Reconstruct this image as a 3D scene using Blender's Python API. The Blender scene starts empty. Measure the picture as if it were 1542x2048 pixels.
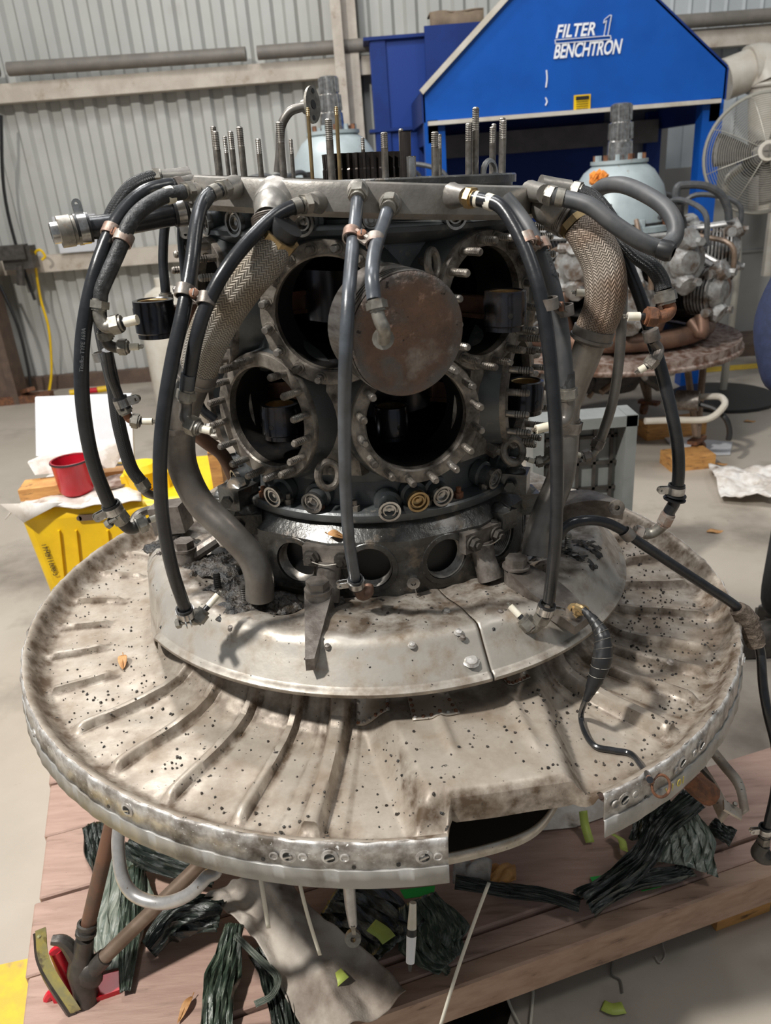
import bpy, bmesh, math, random
from mathutils import noise as mn
from mathutils import Matrix, Vector
random.seed(7)
C = bpy.context.scene.collection
SC = bpy.context.scene
R = math.radians
V = Vector

# ------------------------------------------------------------ camera
CAMH = 1.45
FPX = 1545.0
pitch = math.atan(1545 / math.hypot(276, 3506)); roll = -math.atan2(276, 3506)
def cam_rows(p, r):
    c, s = math.cos(p), math.sin(p)
    fw = V((0, c, -s)); up = V((0, s, c)); rt = V((1, 0, 0))
    cr, sr = math.cos(r), math.sin(r)
    return cr * rt + sr * up, -sr * rt + cr * up, fw
crt, cup, cfw = cam_rows(pitch, roll)
CAM = V((0, 0, CAMH))
cd = bpy.data.cameras.new('camera'); cam = bpy.data.objects.new('camera', cd); C.objects.link(cam)
cam.matrix_world = Matrix(((crt.x, cup.x, -cfw.x, 0), (crt.y, cup.y, -cfw.y, 0), (crt.z, cup.z, -cfw.z, CAMH), (0, 0, 0, 1)))
cd.sensor_fit = 'VERTICAL'; cd.sensor_height = 24.0; cd.lens = 24.0 * FPX / 2048
cd.clip_start = .02; cd.clip_end = 100
cd.dof.use_dof = True; cd.dof.focus_distance = 1.12; cd.dof.aperture_fstop = 5.0
SC.camera = cam

# ------------------------------------------------------------ light
w = bpy.data.worlds.new('world'); SC.world = w; w.use_nodes = True
bg = w.node_tree.nodes['Background']; bg.inputs[0].default_value = (.86, .93, 1.0, 1); bg.inputs[1].default_value = .34
def area(name, loc, target, size, power, col=(1, 1, 1), sy=None):
    l = bpy.data.lights.new(name, 'AREA'); l.energy = power; l.size = size; l.color = col
    if sy: l.shape = 'RECTANGLE'; l.size_y = sy
    o = bpy.data.objects.new(name, l); C.objects.link(o); o.location = loc
    o.rotation_euler = (V(target) - V(loc)).to_track_quat('-Z', 'Y').to_euler(); return o
area('high_bay_key', (-2.3, -.35, 4.7), (0, 1.2, .8), .26, 470, (1, .97, .92))
area('high_bay_side', (3.3, 0.4, 5.4), (0.3, 2.0, .6), .9, 70, (1, .97, .93))
area('high_bay_rear', (-.4, 1.6, 6.4), (0, 5.6, 1.0), 1.8, 250, (.97, .98, 1))
area('high_bay_left', (-1.6, 3.7, 4.8), (0, 1.3, .8), .6, 150, (1, .98, .95))
SC.view_settings.view_transform = 'Standard'; SC.view_settings.look = 'None'
SC.view_settings.exposure = -0.68; SC.view_settings.gamma = 1.0
SC.view_settings.use_curve_mapping = False

# ------------------------------------------------------------ frames
def ray(px, py):
    return crt * ((px - 771) / FPX) - cup * ((py - 1024) / FPX) + cfw
def P(px, py, Y):
    d = ray(px, py); return CAM + d * (Y / d.y)
def F(px, py, z):
    d = ray(px, py); return CAM + d * ((z - CAMH) / d.z)
e0, e1, e2 = cam_rows(.409, -.041)
def _rt(x):   # camera coords of an engine axis back to world
    c = V((e0[x], e1[x], e2[x])); return crt * c.x + cup * c.y + cfw * c.z
ex, ey, ez = _rt(0), _rt(1), _rt(2)
EO = V((-.0205, 1.274, CAMH - .699))
ENG = Matrix(((ex.x, ey.x, ez.x, EO.x), (ex.y, ey.y, ez.y, EO.y), (ex.z, ey.z, ez.z, EO.z), (0, 0, 0, 1)))
ENGI = ENG.inverted()
def L(a, r, z):
    a = R(a); return V((r * math.sin(a), -r * math.cos(a), z))
def Ew(a, r, z): return ENG @ L(a, r, z)
def PZ(px, py, z):
    o = ENGI @ CAM; d = (ENGI.to_3x3() @ ray(px, py)); return o + d * ((z - o.z) / d.z)
def PC(px, py, r):
    o = ENGI @ CAM; d = (ENGI.to_3x3() @ ray(px, py))
    A = d.x * d.x + d.y * d.y; B = 2 * (o.x * d.x + o.y * d.y); Cc = o.x ** 2 + o.y ** 2 - r * r
    D = max(0, B * B - 4 * A * Cc); return o + d * ((-B - math.sqrt(D)) / (2 * A))
def az_of(p): return math.degrees(math.atan2(p.x, -p.y))

# ------------------------------------------------------------ mesh builder
def frame(d, up=None):
    d = V(d).normalized(); u = V(up) if up else (V((0, 0, 1)) if abs(d.z) < .9 else V((1, 0, 0)))
    x = u.cross(d).normalized(); y = d.cross(x); return x, y, d
def smooth_path(pts, n=6):
    pts = [V(p) for p in pts]
    if len(pts) < 3: return pts
    out = []
    q = [pts[0] * 2 - pts[1]] + pts + [pts[-1] * 2 - pts[-2]]
    for i in range(1, len(q) - 2):
        a, b, c, d = q[i - 1:i + 3]
        for k in range(n):
            t = k / n
            out.append(.5 * ((2 * b) + (c - a) * t + (2 * a - 5 * b + 4 * c - d) * t * t + (3 * b - a - 3 * c + d) * t ** 3))
    out.append(pts[-1]); return out
class MB:
    def __init__(s, M=None): s.v = []; s.f = []; s.uv = []; s.M = M
    def add(s, vs, fs, uvs=None):
        o = len(s.v); s.v += [(s.M @ V(p)) if s.M else V(p) for p in vs]
        for i, f in enumerate(fs):
            s.f.append([o + k for k in f]); s.uv.append(uvs[i] if uvs else None)
        return s
    def box(s, c, size, rot=None):
        m = Matrix.Translation(V(c)) @ (rot.to_4x4() if rot else Matrix.Identity(4))
        x, y, z = [k / 2 for k in size]
        vs = [m @ V((a * x, b * y, c_ * z)) for c_ in (-1, 1) for b in (-1, 1) for a in (-1, 1)]
        return s.add(vs, [(0, 2, 3, 1), (4, 5, 7, 6), (0, 1, 5, 4), (2, 6, 7, 3), (0, 4, 6, 2), (1, 3, 7, 5)])
    def bar(s, a, b, wx, wy, up=None):
        a, b = V(a), V(b); x, y, d = frame(b - a, up)
        vs = [p + x * (i * wx / 2) + y * (j * wy / 2) for p in (a, b) for i, j in ((-1, -1), (1, -1), (1, 1), (-1, 1))]
        return s.add(vs, [(0, 3, 2, 1), (4, 5, 6, 7)] + [(i, (i + 1) % 4, 4 + (i + 1) % 4, 4 + i) for i in range(4)])
    def lathe(s, prof, seg=24, a=None, d=(0, 0, 1), closed=False, a0=0, a1=360, rot=0):
        a = V(a) if a else V((0, 0, 0)); x, y, z = frame(d, (0, 1, 0) if abs(V(d).normalized().z) > .9 else None)
        full = (a1 - a0) >= 360; n = seg if full else seg + 1; vs = []
        for r, h in prof:
            for k in range(n):
                t = R(a0 + rot + (a1 - a0) * k / seg); vs.append(a + x * (r * math.cos(t)) + y * (r * math.sin(t)) + z * h)
        fs = []; m = len(prof)
        for i in range(m if closed else m - 1):
            j = (i + 1) % m
            for k in range(seg):
                k2 = (k + 1) % n; fs.append((i * n + k, i * n + k2, j * n + k2, j * n + k))
        return s.add(vs, fs)
    def cyl(s, a, b, r0, r1=None, seg=12, cap=True, rot=0):
        r1 = r0 if r1 is None else r1; a, b = V(a), V(b); h = (b - a).length
        pr = [(r0, 0), (r1, h)]
        if cap: pr = [(0.0001, 0)] + pr + [(0.0001, h)]
        return s.lathe(pr, seg, a, b - a, rot=rot)
    def hexa(s, a, b, r, hole=0): return s.cyl(a, b, r, seg=6)
    def tube(s, pts, r, seg=12, cap=True, n=6, sm=True):
        rs = None
        if sm:
            if isinstance(r, (list, tuple)):
                m = len(pts); rs = [];
                for i in range(m - 1):
                    for k in range(n): rs.append(r[i] + (r[i + 1] - r[i]) * k / n)
                rs.append(r[-1])
                if m < 3: rs = list(r)
            pts = smooth_path(pts, n)
        else:
            pts = [V(p) for p in pts]
            if isinstance(r, (list, tuple)): rs = r
        if rs is None: rs = [r] * len(pts)
        N = len(pts); vs = []; t0 = (pts[1] - pts[0]).normalized(); x, y, _ = frame(t0); prev = t0; acc = [0]
        for i, p in enumerate(pts):
            t = (pts[min(i + 1, N - 1)] - pts[max(i - 1, 0)]).normalized()
            q = prev.rotation_difference(t); x = q @ x; y = q @ y; prev = t
            if i: acc.append(acc[-1] + (p - pts[i - 1]).length)
            for k in range(seg):
                a = 2 * math.pi * k / seg; vs.append(p + x * (rs[i] * math.cos(a)) + y * (rs[i] * math.sin(a)))
        fs = []; uv = []
        for i in range(N - 1):
            for k in range(seg):
                k2 = (k + 1) % seg; fs.append((i * seg + k, i * seg + k2, (i + 1) * seg + k2, (i + 1) * seg + k))
                u0, u1 = k / seg, (k + 1) / seg; uv.append([(u0, acc[i]), (u1, acc[i]), (u1, acc[i + 1]), (u0, acc[i + 1])])
        if cap:
            vs += [pts[0], pts[-1]]; c0 = N * seg
            for k in range(seg):
                k2 = (k + 1) % seg; fs.append((c0, k2, k)); fs.append((c0 + 1, (N - 1) * seg + k, (N - 1) * seg + k2)); uv += [[(0, 0)] * 3] * 2
        return s.add(vs, fs, uv)
    def torus(s, c, d, Rr, r, seg=28, ts=8, sx=1.0):
        x, y, z = frame(d); pts = [V(c) + x * (Rr * math.cos(2 * math.pi * k / seg)) + y * (Rr * sx * math.sin(2 * math.pi * k / seg)) for k in range(seg)]
        vs = []
        for k in range(seg):
            o = (pts[k] - V(c)).normalized()
            for j in range(ts):
                a = 2 * math.pi * j / ts; vs.append(pts[k] + o * (r * math.cos(a)) + z * (r * math.sin(a)))
        fs = [(k * ts + j, k * ts + (j + 1) % ts, ((k + 1) % seg) * ts + (j + 1) % ts, ((k + 1) % seg) * ts + j) for k in range(seg) for j in range(ts)]
        return s.add(vs, fs)
    def prism(s, poly, off):   # poly: list of 3D points, off: extrusion vector
        n = len(poly); vs = [V(p) for p in poly] + [V(p) + V(off) for p in poly]
        return s.add(vs, [tuple(range(n))[::-1], tuple(range(n, 2 * n))] + [(i, (i + 1) % n, n + (i + 1) % n, n + i) for i in range(n)])
    def grid(s, fn, nu, nv):
        vs = [fn(i / nu, j / nv) for j in range(nv + 1) for i in range(nu + 1)]
        fs = [(j * (nu + 1) + i, j * (nu + 1) + i + 1, (j + 1) * (nu + 1) + i + 1, (j + 1) * (nu + 1) + i) for j in range(nv) for i in range(nu)]
        uv = [[(i / nu, j / nv), ((i + 1) / nu, j / nv), ((i + 1) / nu, (j + 1) / nv), (i / nu, (j + 1) / nv)] for j in range(nv) for i in range(nu)]
        return s.add(vs, fs, uv)
    def blob(s, c, r, sub=1, jit=.2, sc=(1, 1, 1)):
        bm = bmesh.new(); bmesh.ops.create_icosphere(bm, subdivisions=sub, radius=1)
        vs = [V(c) + V((p.co.x * sc[0], p.co.y * sc[1], p.co.z * sc[2])) * r * (1 + random.uniform(-jit, jit)) for p in bm.verts]
        fs = [[v.index for v in f.verts] for f in bm.faces]; bm.free(); return s.add(vs, fs)

def loc_of(par):
    v = V((0, 0, 0))
    while par: v += par.location; par = par.parent
    return v
def mesh_of(name, mb, mat, loc, ang=35):
    me = bpy.data.meshes.new(name)
    me.from_pydata([tuple(p - loc) for p in mb.v], [], mb.f)
    if any(u for u in mb.uv):
        ul = me.uv_layers.new(name='uv'); i = 0
        for f, u in zip(mb.f, mb.uv):
            for k in range(len(f)):
                if u: ul.data[i].uv = u[k]
                i += 1
    me.materials.append(mat); me.validate(); me.update()
    if ang: me.shade_smooth(); me.set_sharp_from_angle(angle=R(ang))
    return me
def part(name, mb, mat, parent, label=None, ang=35, stuff=False):
    loc = loc_of(parent); o = bpy.data.objects.new(name, mesh_of(name, mb, mat, loc, ang)); C.objects.link(o); o.parent = parent
    if label: o['label'] = label
    if stuff: o['kind'] = 'stuff'
    return o
def thing(name, label, cat, loc, group=None, kind=None):
    o = bpy.data.objects.new(name, None); C.objects.link(o); o.location = loc; o.empty_display_size = .05
    if label: o['label'] = label
    if cat: o['category'] = cat
    if group: o['group'] = group
    if kind: o['kind'] = kind
    return o
def single(name, mb, mat, label, cat, group=None, kind=None, ang=35):
    lo = V((min(p.x for p in mb.v), min(p.y for p in mb.v), min(p.z for p in mb.v))); hi = V((max(p.x for p in mb.v), max(p.y for p in mb.v), 0))
    loc = V(((lo.x + hi.x) / 2, (lo.y + hi.y) / 2, lo.z))
    o = bpy.data.objects.new(name, mesh_of(name, mb, mat, loc, ang)); C.objects.link(o); o.location = loc
    if label: o['label'] = label
    if cat: o['category'] = cat
    if group: o['group'] = group
    if kind: o['kind'] = kind
    return o
def struct(name, mb, mat, ang=35):
    return single(name, mb, mat, None, None, kind='structure', ang=ang)
def solid(o, t, off=0):
    m = o.modifiers.new('thickness', 'SOLIDIFY'); m.thickness = t; m.offset = off

# ------------------------------------------------------------ materials
def mat(name, c1, c2=None, metal=0.0, rough=.5, scale=25, detail=6, lo=.4, hi=.6, bump=.0, bscale=None,
        dirt=None, dscale=8, dlo=.5, dhi=.65, dmetal=0.0, drough=.7, speck=None, sscale=140, slo=.7, stretch=None, spec=.5, trans=0, coat=0, rvar=.0, grime=None, uv=False):
    m = bpy.data.materials.new(name); m.use_nodes = True; nt = m.node_tree; N = nt.nodes; K = nt.links
    b = N['Principled BSDF']; tc = N.new('ShaderNodeTexCoord'); mp = N.new('ShaderNodeMapping'); K.new(tc.outputs['UV' if uv else 'Object'], mp.inputs[0])
    if stretch: mp.inputs['Scale'].default_value = stretch
    def noise(sc, det=detail, seed=0):
        n = N.new('ShaderNodeTexNoise'); n.inputs['Scale'].default_value = sc; n.inputs['Detail'].default_value = det; n.inputs['Roughness'].default_value = .6
        K.new(mp.outputs[0], n.inputs['Vector']); return n.outputs['Fac']
    def ramp(fac, a, bb):
        r = N.new('ShaderNodeMapRange'); r.clamp = True; r.inputs['From Min'].default_value = a; r.inputs['From Max'].default_value = bb; K.new(fac, r.inputs['Value']); return r.outputs[0]
    def mix(fac, a, bb):
        x = N.new('ShaderNodeMix'); x.data_type = 'RGBA'; K.new(fac, x.inputs[0])
        for val, i in ((a, 6), (bb, 7)):
            if isinstance(val, tuple): x.inputs[i].default_value = (*val, 1)
            else: K.new(val, x.inputs[i])
        return x.outputs[2]
    def mixf(fac, a, bb):
        x = N.new('ShaderNodeMix'); x.data_type = 'FLOAT'; K.new(fac, x.inputs[0])
        for val, i in ((a, 2), (bb, 3)):
            if isinstance(val, (int, float)): x.inputs[i].default_value = val
            else: K.new(val, x.inputs[i])
        return x.outputs[0]
    col = c1; me_ = metal; ro = rough
    n1 = ramp(noise(scale), lo, hi)
    if c2: col = mix(n1, c1, c2)
    if rvar: ro = mixf(n1, max(.02, rough - rvar), min(1, rough + rvar))
    if dirt:
        d = ramp(noise(dscale, 8), dlo, dhi); col = mix(d, col, dirt); me_ = mixf(d, me_, dmetal); ro = mixf(d, ro, drough)
    if grime:
        at_ = N.new('ShaderNodeAttribute'); at_.attribute_name = 'grime'
        s2 = N.new('ShaderNodeMath'); s2.operation = 'MULTIPLY'; K.new(at_.outputs['Fac'], s2.inputs[0]); K.new(ramp(noise(38, 8), .25, .62), s2.inputs[1])
        col = mix(s2.outputs[0], col, grime); me_ = mixf(s2.outputs[0], me_, 0.05); ro = mixf(s2.outputs[0], ro, .6)
    if speck:
        d = ramp(noise(sscale, 3), slo, slo + .04); col = mix(d, col, speck); ro = mixf(d, ro, .8); me_ = mixf(d, me_, 0.0)
    for val, key in ((col, 'Base Color'), (me_, 'Metallic'), (ro, 'Roughness')):
        if isinstance(val, tuple): b.inputs[key].default_value = (*val, 1)
        elif isinstance(val, (int, float)): b.inputs[key].default_value = val
        else: K.new(val, b.inputs[key])
    b.inputs['Specular IOR Level'].default_value = spec
    if trans: b.inputs['Transmission Weight'].default_value = trans
    if coat: b.inputs['Coat Weight'].default_value = coat; b.inputs['Coat Roughness'].default_value = .15
    if bump:
        bn = N.new('ShaderNodeBump'); bn.inputs['Strength'].default_value = min(1, bump); bn.inputs['Distance'].default_value = .002 * max(1, bump)
        K.new(noise(bscale or scale * 3, 4), bn.inputs['Height']); K.new(bn.outputs[0], b.inputs['Normal'])
    return m
def braid_mat(name, c1, c2, around=20, along=230, rough=.6, metal=.35, dirt=None):
    m = bpy.data.materials.new(name); m.use_nodes = True; nt = m.node_tree; N = nt.nodes; K = nt.links; b = N['Principled BSDF']
    tc = N.new('ShaderNodeTexCoord'); sp = N.new('ShaderNodeSeparateXYZ'); K.new(tc.outputs['UV'], sp.inputs[0])
    def mth(op, a, bb=None):
        n = N.new('ShaderNodeMath'); n.operation = op
        for i, v_ in enumerate((a, bb)):
            if v_ is None: continue
            if isinstance(v_, (int, float)): n.inputs[i].default_value = v_
            else: K.new(v_, n.inputs[i])
        return n.outputs[0]
    u = mth('MULTIPLY', sp.outputs[0], around); pp = mth('PINGPONG', u, .5)
    s = mth('SINE', mth('ADD', mth('MULTIPLY', sp.outputs[1], along * 6.283), mth('MULTIPLY', pp, 14)))
    h = mth('MULTIPLY', mth('ADD', s, 1), .5)
    x = N.new('ShaderNodeMix'); x.data_type = 'RGBA'; K.new(h, x.inputs[0]); x.inputs[6].default_value = (*c2, 1); x.inputs[7].default_value = (*c1, 1)
    col = x.outputs[2]
    if dirt:
        no = N.new('ShaderNodeTexNoise'); no.inputs['Scale'].default_value = 16; K.new(tc.outputs['Object'], no.inputs['Vector'])
        mr = N.new('ShaderNodeMapRange'); mr.inputs['From Min'].default_value = .45; mr.inputs['From Max'].default_value = .65; K.new(no.outputs['Fac'], mr.inputs['Value'])
        y = N.new('ShaderNodeMix'); y.data_type = 'RGBA'; K.new(mr.outputs[0], y.inputs[0]); K.new(col, y.inputs[6]); y.inputs[7].default_value = (*dirt, 1); y.blend_type = 'MULTIPLY'; col = y.outputs[2]
    K.new(col, b.inputs['Base Color']); b.inputs['Metallic'].default_value = metal; b.inputs['Roughness'].default_value = rough
    bn = N.new('ShaderNodeBump'); bn.inputs['Strength'].default_value = .8; bn.inputs['Distance'].default_value = .0012; K.new(h, bn.inputs['Height']); K.new(bn.outputs[0], b.inputs['Normal'])
    return m

M_dish = mat('soiled_aluminium', (.60, .54, .46), (.46, .40, .33), metal=.42, rough=.36, scale=14, lo=.35, hi=.7, dirt=(.22, .155, .10), dscale=17, dlo=.40, dhi=.80, drough=.6, dmetal=.15, speck=(.03, .025, .02), sscale=130, slo=.665, bump=.25, bscale=45, rvar=.08, grime=(.085, .055, .032))
M_strip = mat('rim_strip_metal', (.42, .41, .39), (.32, .31, .29), metal=.25, rough=.5, scale=20, dirt=(.22, .19, .15), dscale=14, dlo=.55, dhi=.7)
M_shroud = mat('cleaner_aluminium', (.60, .56, .50), (.47, .43, .37), metal=.5, rough=.34, scale=16, lo=.35, hi=.7, dirt=(.20, .14, .085), dscale=24, dlo=.48, dhi=.74, drough=.6, dmetal=.15, speck=(.03, .025, .02), sscale=140, slo=.69, bump=.2, bscale=40, rvar=.08, grime=(.085, .06, .04))
M_rim = mat('pitted_rim_metal', (.58, .56, .53), (.33, .30, .27), metal=.45, rough=.38, scale=60, lo=.42, hi=.62, dirt=(.10, .08, .06), dscale=18, dlo=.5, dhi=.66, drough=.6, speck=(.7, .69, .66), sscale=190, slo=.66, bump=.3, bscale=120)
M_case = mat('grey_painted_case', (.055, .062, .065), (.095, .10, .10), metal=.15, rough=.36, scale=12, lo=.35, hi=.65, dirt=(.20, .18, .15), dscale=26, dlo=.60, dhi=.70, drough=.6, bump=.25, bscale=90, coat=.2)
M_oily = mat('oily_case_metal', (.10, .10, .095), (.045, .042, .038), metal=.45, rough=.30, scale=22, dirt=(.16, .12, .08), dscale=30, dlo=.55, dhi=.7, speck=(.35, .33, .3), sscale=170, slo=.7, bump=.6, bscale=110, coat=.3)
M_flange = mat('grimy_flange', (.30, .27, .23), (.12, .105, .09), metal=.5, rough=.42, scale=40, lo=.38, hi=.62, dirt=(.045, .035, .028), dscale=30, dlo=.5, dhi=.66, bump=.5, bscale=130)
M_dark = mat('recess_shade_black', (.008, .008, .009), (.02, .018, .016), rough=.35, scale=20)  # near-black colour stands in for shade inside bores, holes and slots
M_stud = mat('stud_steel', (.33, .31, .28), (.20, .18, .16), metal=.75, rough=.36, scale=90)
M_bright = mat('polished_steel', (.60, .59, .57), (.33, .31, .29), metal=.95, rough=.25, scale=60, lo=.4, hi=.65)
M_gear = mat('dark_gear_steel', (.12, .10, .09), (.07, .06, .055), metal=.9, rough=.28, scale=30)
M_rod = mat('oiled_black_steel', (.035, .04, .055), (.06, .05, .045), metal=.8, rough=.22, scale=25, coat=.3)
M_copper = mat('coppery_rod', (.32, .17, .11), (.16, .09, .065), metal=.8, rough=.3, scale=25)
M_ring = mat('cast_manifold', (.36, .34, .31), (.23, .215, .195), metal=.65, rough=.42, scale=22, lo=.35, hi=.65, dirt=(.10, .085, .07), dscale=14, dlo=.55, dhi=.75, bump=.3, bscale=90)
M_fit = mat('nickel_fitting', (.34, .32, .28), (.20, .185, .16), metal=.7, rough=.46, scale=60, dirt=(.12, .08, .05), dscale=70, dlo=.58, dhi=.7)
M_brass = mat('brass_nut', (.55, .40, .20), (.38, .27, .14), metal=.85, rough=.35, scale=50)
M_rust = mat('rusted_steel', (.26, .11, .055), (.13, .065, .04), metal=.3, rough=.65, scale=55, bump=.5, bscale=160)
M_rustclamp = mat('rusty_clamp', (.27, .17, .13), (.36, .32, .28), metal=.5, rough=.5, scale=50, bump=.3)
M_rubber = mat('black_rubber', (.014, .015, .017), (.024, .025, .028), rough=.27, scale=30, spec=.5, bump=.2, bscale=60)
M_rubgrey = mat('worn_grey_rubber', (.085, .095, .11), (.05, .055, .062), rough=.30, scale=22, spec=.6, bump=.15, bscale=70)
M_crack = mat('cracked_rubber', (.028, .029, .03), (.06, .062, .065), rough=.5, scale=60, lo=.5, hi=.6, bump=1.0, bscale=120)
M_sleeve = mat('grey_sleeve', (.055, .058, .062), (.08, .08, .082), rough=.5, scale=40)
M_pipe = mat('grey_pipe_metal', (.22, .205, .185), (.15, .135, .12), metal=.6, rough=.36, scale=18, dirt=(.09, .07, .055), dscale=16, dlo=.55, dhi=.75, bump=.15)
M_bronzepipe = mat('warm_pipe_metal', (.24, .20, .16), (.14, .115, .09), metal=.7, rough=.32, scale=12, bump=.15)
M_braid = braid_mat('braided_sleeve', (.46, .44, .40), (.16, .145, .125), dirt=(.75, .66, .55))
M_braidr = braid_mat('warm_braided_sleeve', (.42, .36, .30), (.15, .12, .095), dirt=(.75, .60, .5))
M_braidblk = braid_mat('black_braided', (.05, .052, .055), (.008, .008, .008), around=14, along=420, rough=.5, metal=0)
M_ceram = mat('ceramic_white', (.72, .66, .52), (.80, .76, .66), rough=.3, scale=40)
M_piston = mat('carboned_crown', (.20, .115, .075), (.085, .058, .044), metal=.25, rough=.5, scale=16, lo=.35, hi=.7, dirt=(.42, .38, .33), dscale=11, dlo=.60, dhi=.78, drough=.45, bump=1.0, bscale=260, speck=(.03, .022, .02), sscale=90, slo=.66, grime=(.11, .105, .10))
M_pskirt = mat('piston_skirt', (.30, .28, .26), (.16, .14, .125), metal=.8, rough=.32, scale=24, stretch=(1, 1, 6))
M_steelbr = mat('bracket_steel', (.25, .225, .20), (.13, .11, .095), metal=.55, rough=.45, scale=35, bump=.4, bscale=90)
M_soot = mat('tarry_sludge', (.012, .012, .013), (.05, .04, .03), rough=.4, scale=60, bump=2, bscale=140, speck=(.3, .28, .25), sscale=200, slo=.72)
M_wood = mat('pallet_wood', (.46, .31, .25), (.34, .215, .17), rough=.62, scale=7, stretch=(1.2, 9, 9), lo=.3, hi=.7, dirt=(.16, .10, .075), dscale=5, dlo=.56, dhi=.78, bump=.4, bscale=30, speck=(.05, .035, .03), sscale=60, slo=.71)
M_woodf = mat('pallet_beam_wood', (.42, .28, .20), (.34, .215, .15), rough=.6, scale=6, stretch=(1.2, 9, 9), dirt=(.10, .06, .04), dscale=6, dlo=.6, dhi=.75, bump=.2, bscale=30)
M_conc = mat('concrete', (.45, .40, .335), (.35, .305, .25), rough=.62, scale=1.6, detail=10, lo=.3, hi=.7, dirt=(.16, .135, .11), dscale=1.5, dlo=.52, dhi=.72, bump=.3, bscale=60, drough=.5, speck=(.15, .12, .1), sscale=26, slo=.73)
M_wall = mat('wall_sheet_grey', (.49, .49, .46), (.42, .42, .39), metal=.0, rough=.5, scale=2, lo=.3, hi=.7, dirt=(.32, .28, .22), dscale=1.4, dlo=.62, dhi=.85)
M_wallb = mat('wall_sheet_pale', (.52, .55, .56), (.44, .47, .48), rough=.45, scale=2)
M_girt = mat('girt_paint', (.56, .50, .42), (.46, .40, .33), rough=.6, scale=8, dirt=(.28, .2, .14), dscale=9, dlo=.6, dhi=.75)
M_conduit = mat('grey_conduit', (.20, .18, .155), (.16, .145, .125), rough=.6, scale=10)
M_blue = mat('blue_enamel', (.004, .075, .36), (.005, .088, .41), rough=.36, scale=3, spec=.4)
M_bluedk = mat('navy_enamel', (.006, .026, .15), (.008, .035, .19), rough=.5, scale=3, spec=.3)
M_white = mat('white_print', (.85, .86, .88), rough=.5)
M_pvc = mat('white_pvc', (.60, .56, .49), (.52, .47, .39), rough=.4, scale=8, dirt=(.35, .27, .18), dscale=4, dlo=.6, dhi=.8)
M_panel = mat('grey_partition', (.30, .295, .275), (.26, .255, .24), rough=.4, scale=2)
M_yel = mat('yellow_plastic', (.84, .54, .004), (.75, .47, .005), rough=.42, scale=10, dirt=(.4, .27, .04), dscale=12, dlo=.66, dhi=.8)
M_red = mat('red_enamel', (.62, .01, .03), (.50, .01, .02), rough=.25, scale=10)
M_black = mat('black_plastic', (.015, .015, .016), rough=.4)
M_engblk = mat('engine_black', (.02, .02, .022), (.045, .04, .038), rough=.45, scale=30, metal=.3)
M_engalu = mat('dull_cast_aluminium', (.34, .34, .33), (.20, .19, .18), metal=.35, rough=.5, scale=20, dirt=(.09, .06, .04), dscale=18, dlo=.48, dhi=.62)
M_dome = mat('grey_nose_paint', (.40, .46, .47), (.34, .39, .40), metal=.1, rough=.4, scale=9, dirt=(.22, .18, .14), dscale=22, dlo=.64, dhi=.72)
M_exh = mat('rusty_exhaust', (.22, .125, .085), (.14, .085, .06), metal=.5, rough=.5, scale=14)
M_rustrim = mat('rusty_rim', (.36, .29, .25), (.14, .075, .05), metal=.3, rough=.6, scale=30, bump=.5)
M_rag = mat('dirty_rag', (.50, .45, .39), (.36, .31, .26), rough=.85, scale=9, dirt=(.17, .13, .10), dscale=8, dlo=.5, dhi=.68, bump=.5, bscale=220)
M_paper = mat('white_sheet', (.62, .62, .64), (.56, .56, .58), rough=.6, scale=8)
M_dirtypaper = mat('soiled_sheet', (.74, .71, .67), (.55, .49, .43), rough=.7, scale=20, dirt=(.25, .19, .15), dscale=14, dlo=.58, dhi=.7)
M_wrap = mat('green_stretch_film', (.05, .075, .052), (.24, .28, .21), rough=.2, scale=1, spec=.8, bump=1.0, bscale=1.6, trans=.25, lo=.5, hi=.66, uv=True, stretch=(30, 5, 1))
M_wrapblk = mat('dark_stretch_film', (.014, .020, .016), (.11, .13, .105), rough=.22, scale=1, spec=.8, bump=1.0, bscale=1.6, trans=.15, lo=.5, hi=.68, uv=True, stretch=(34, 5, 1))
M_wrapg = mat('pale_green_film', (.14, .18, .14), (.46, .49, .41), rough=.2, scale=1, spec=.8, bump=1, bscale=1.6, trans=.3, lo=.42, hi=.64, uv=True, stretch=(40, 4, 1))
M_tape = mat('lime_tape', (.50, .60, .12), (.42, .50, .10), rough=.5, scale=20)
M_green = mat('green_card', (.02, .42, .06), rough=.5)
M_leaf = mat('dry_leaf', (.58, .32, .13), (.42, .20, .07), rough=.6, scale=70)
M_orwood = mat('orange_wood', (.62, .32, .10), (.48, .23, .07), rough=.6, scale=14, stretch=(1, 1, 5), dirt=(.08, .045, .03), dscale=18, dlo=.56, dhi=.7)
M_crate = mat('grey_crate', (.24, .25, .24), (.19, .20, .19), rough=.5, scale=8)
M_legrust = mat('brown_stand_tube', (.19, .095, .06), (.13, .075, .05), metal=.25, rough=.5, scale=20, dirt=(.09, .07, .055), dscale=10, dlo=.5, dhi=.8)
M_legtan = mat('tan_stand_tube', (.23, .165, .12), (.16, .11, .075), metal=.3, rough=.45, scale=20)
M_silver = mat('silver_painted_tube', (.48, .47, .46), (.40, .39, .38), metal=.5, rough=.35, scale=60, speck=(.12, .09, .07), sscale=120, slo=.68)
M_castblk = mat('dark_casting', (.05, .045, .04), (.085, .075, .065), metal=.3, rough=.42, scale=25, bump=.4)
M_bandyel = mat('chipped_yellow_band', (.52, .45, .13), (.36, .34, .17), metal=.3, rough=.4, scale=34, dirt=(.14, .11, .07), dscale=26, dlo=.57, dhi=.66)
M_nylon = mat('nylon_tie', (.66, .62, .52), rough=.4)
M_navy = mat('navy_cloth', (.008, .014, .045), (.012, .02, .06), rough=.8, scale=60, bump=.3, bscale=400)
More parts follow.
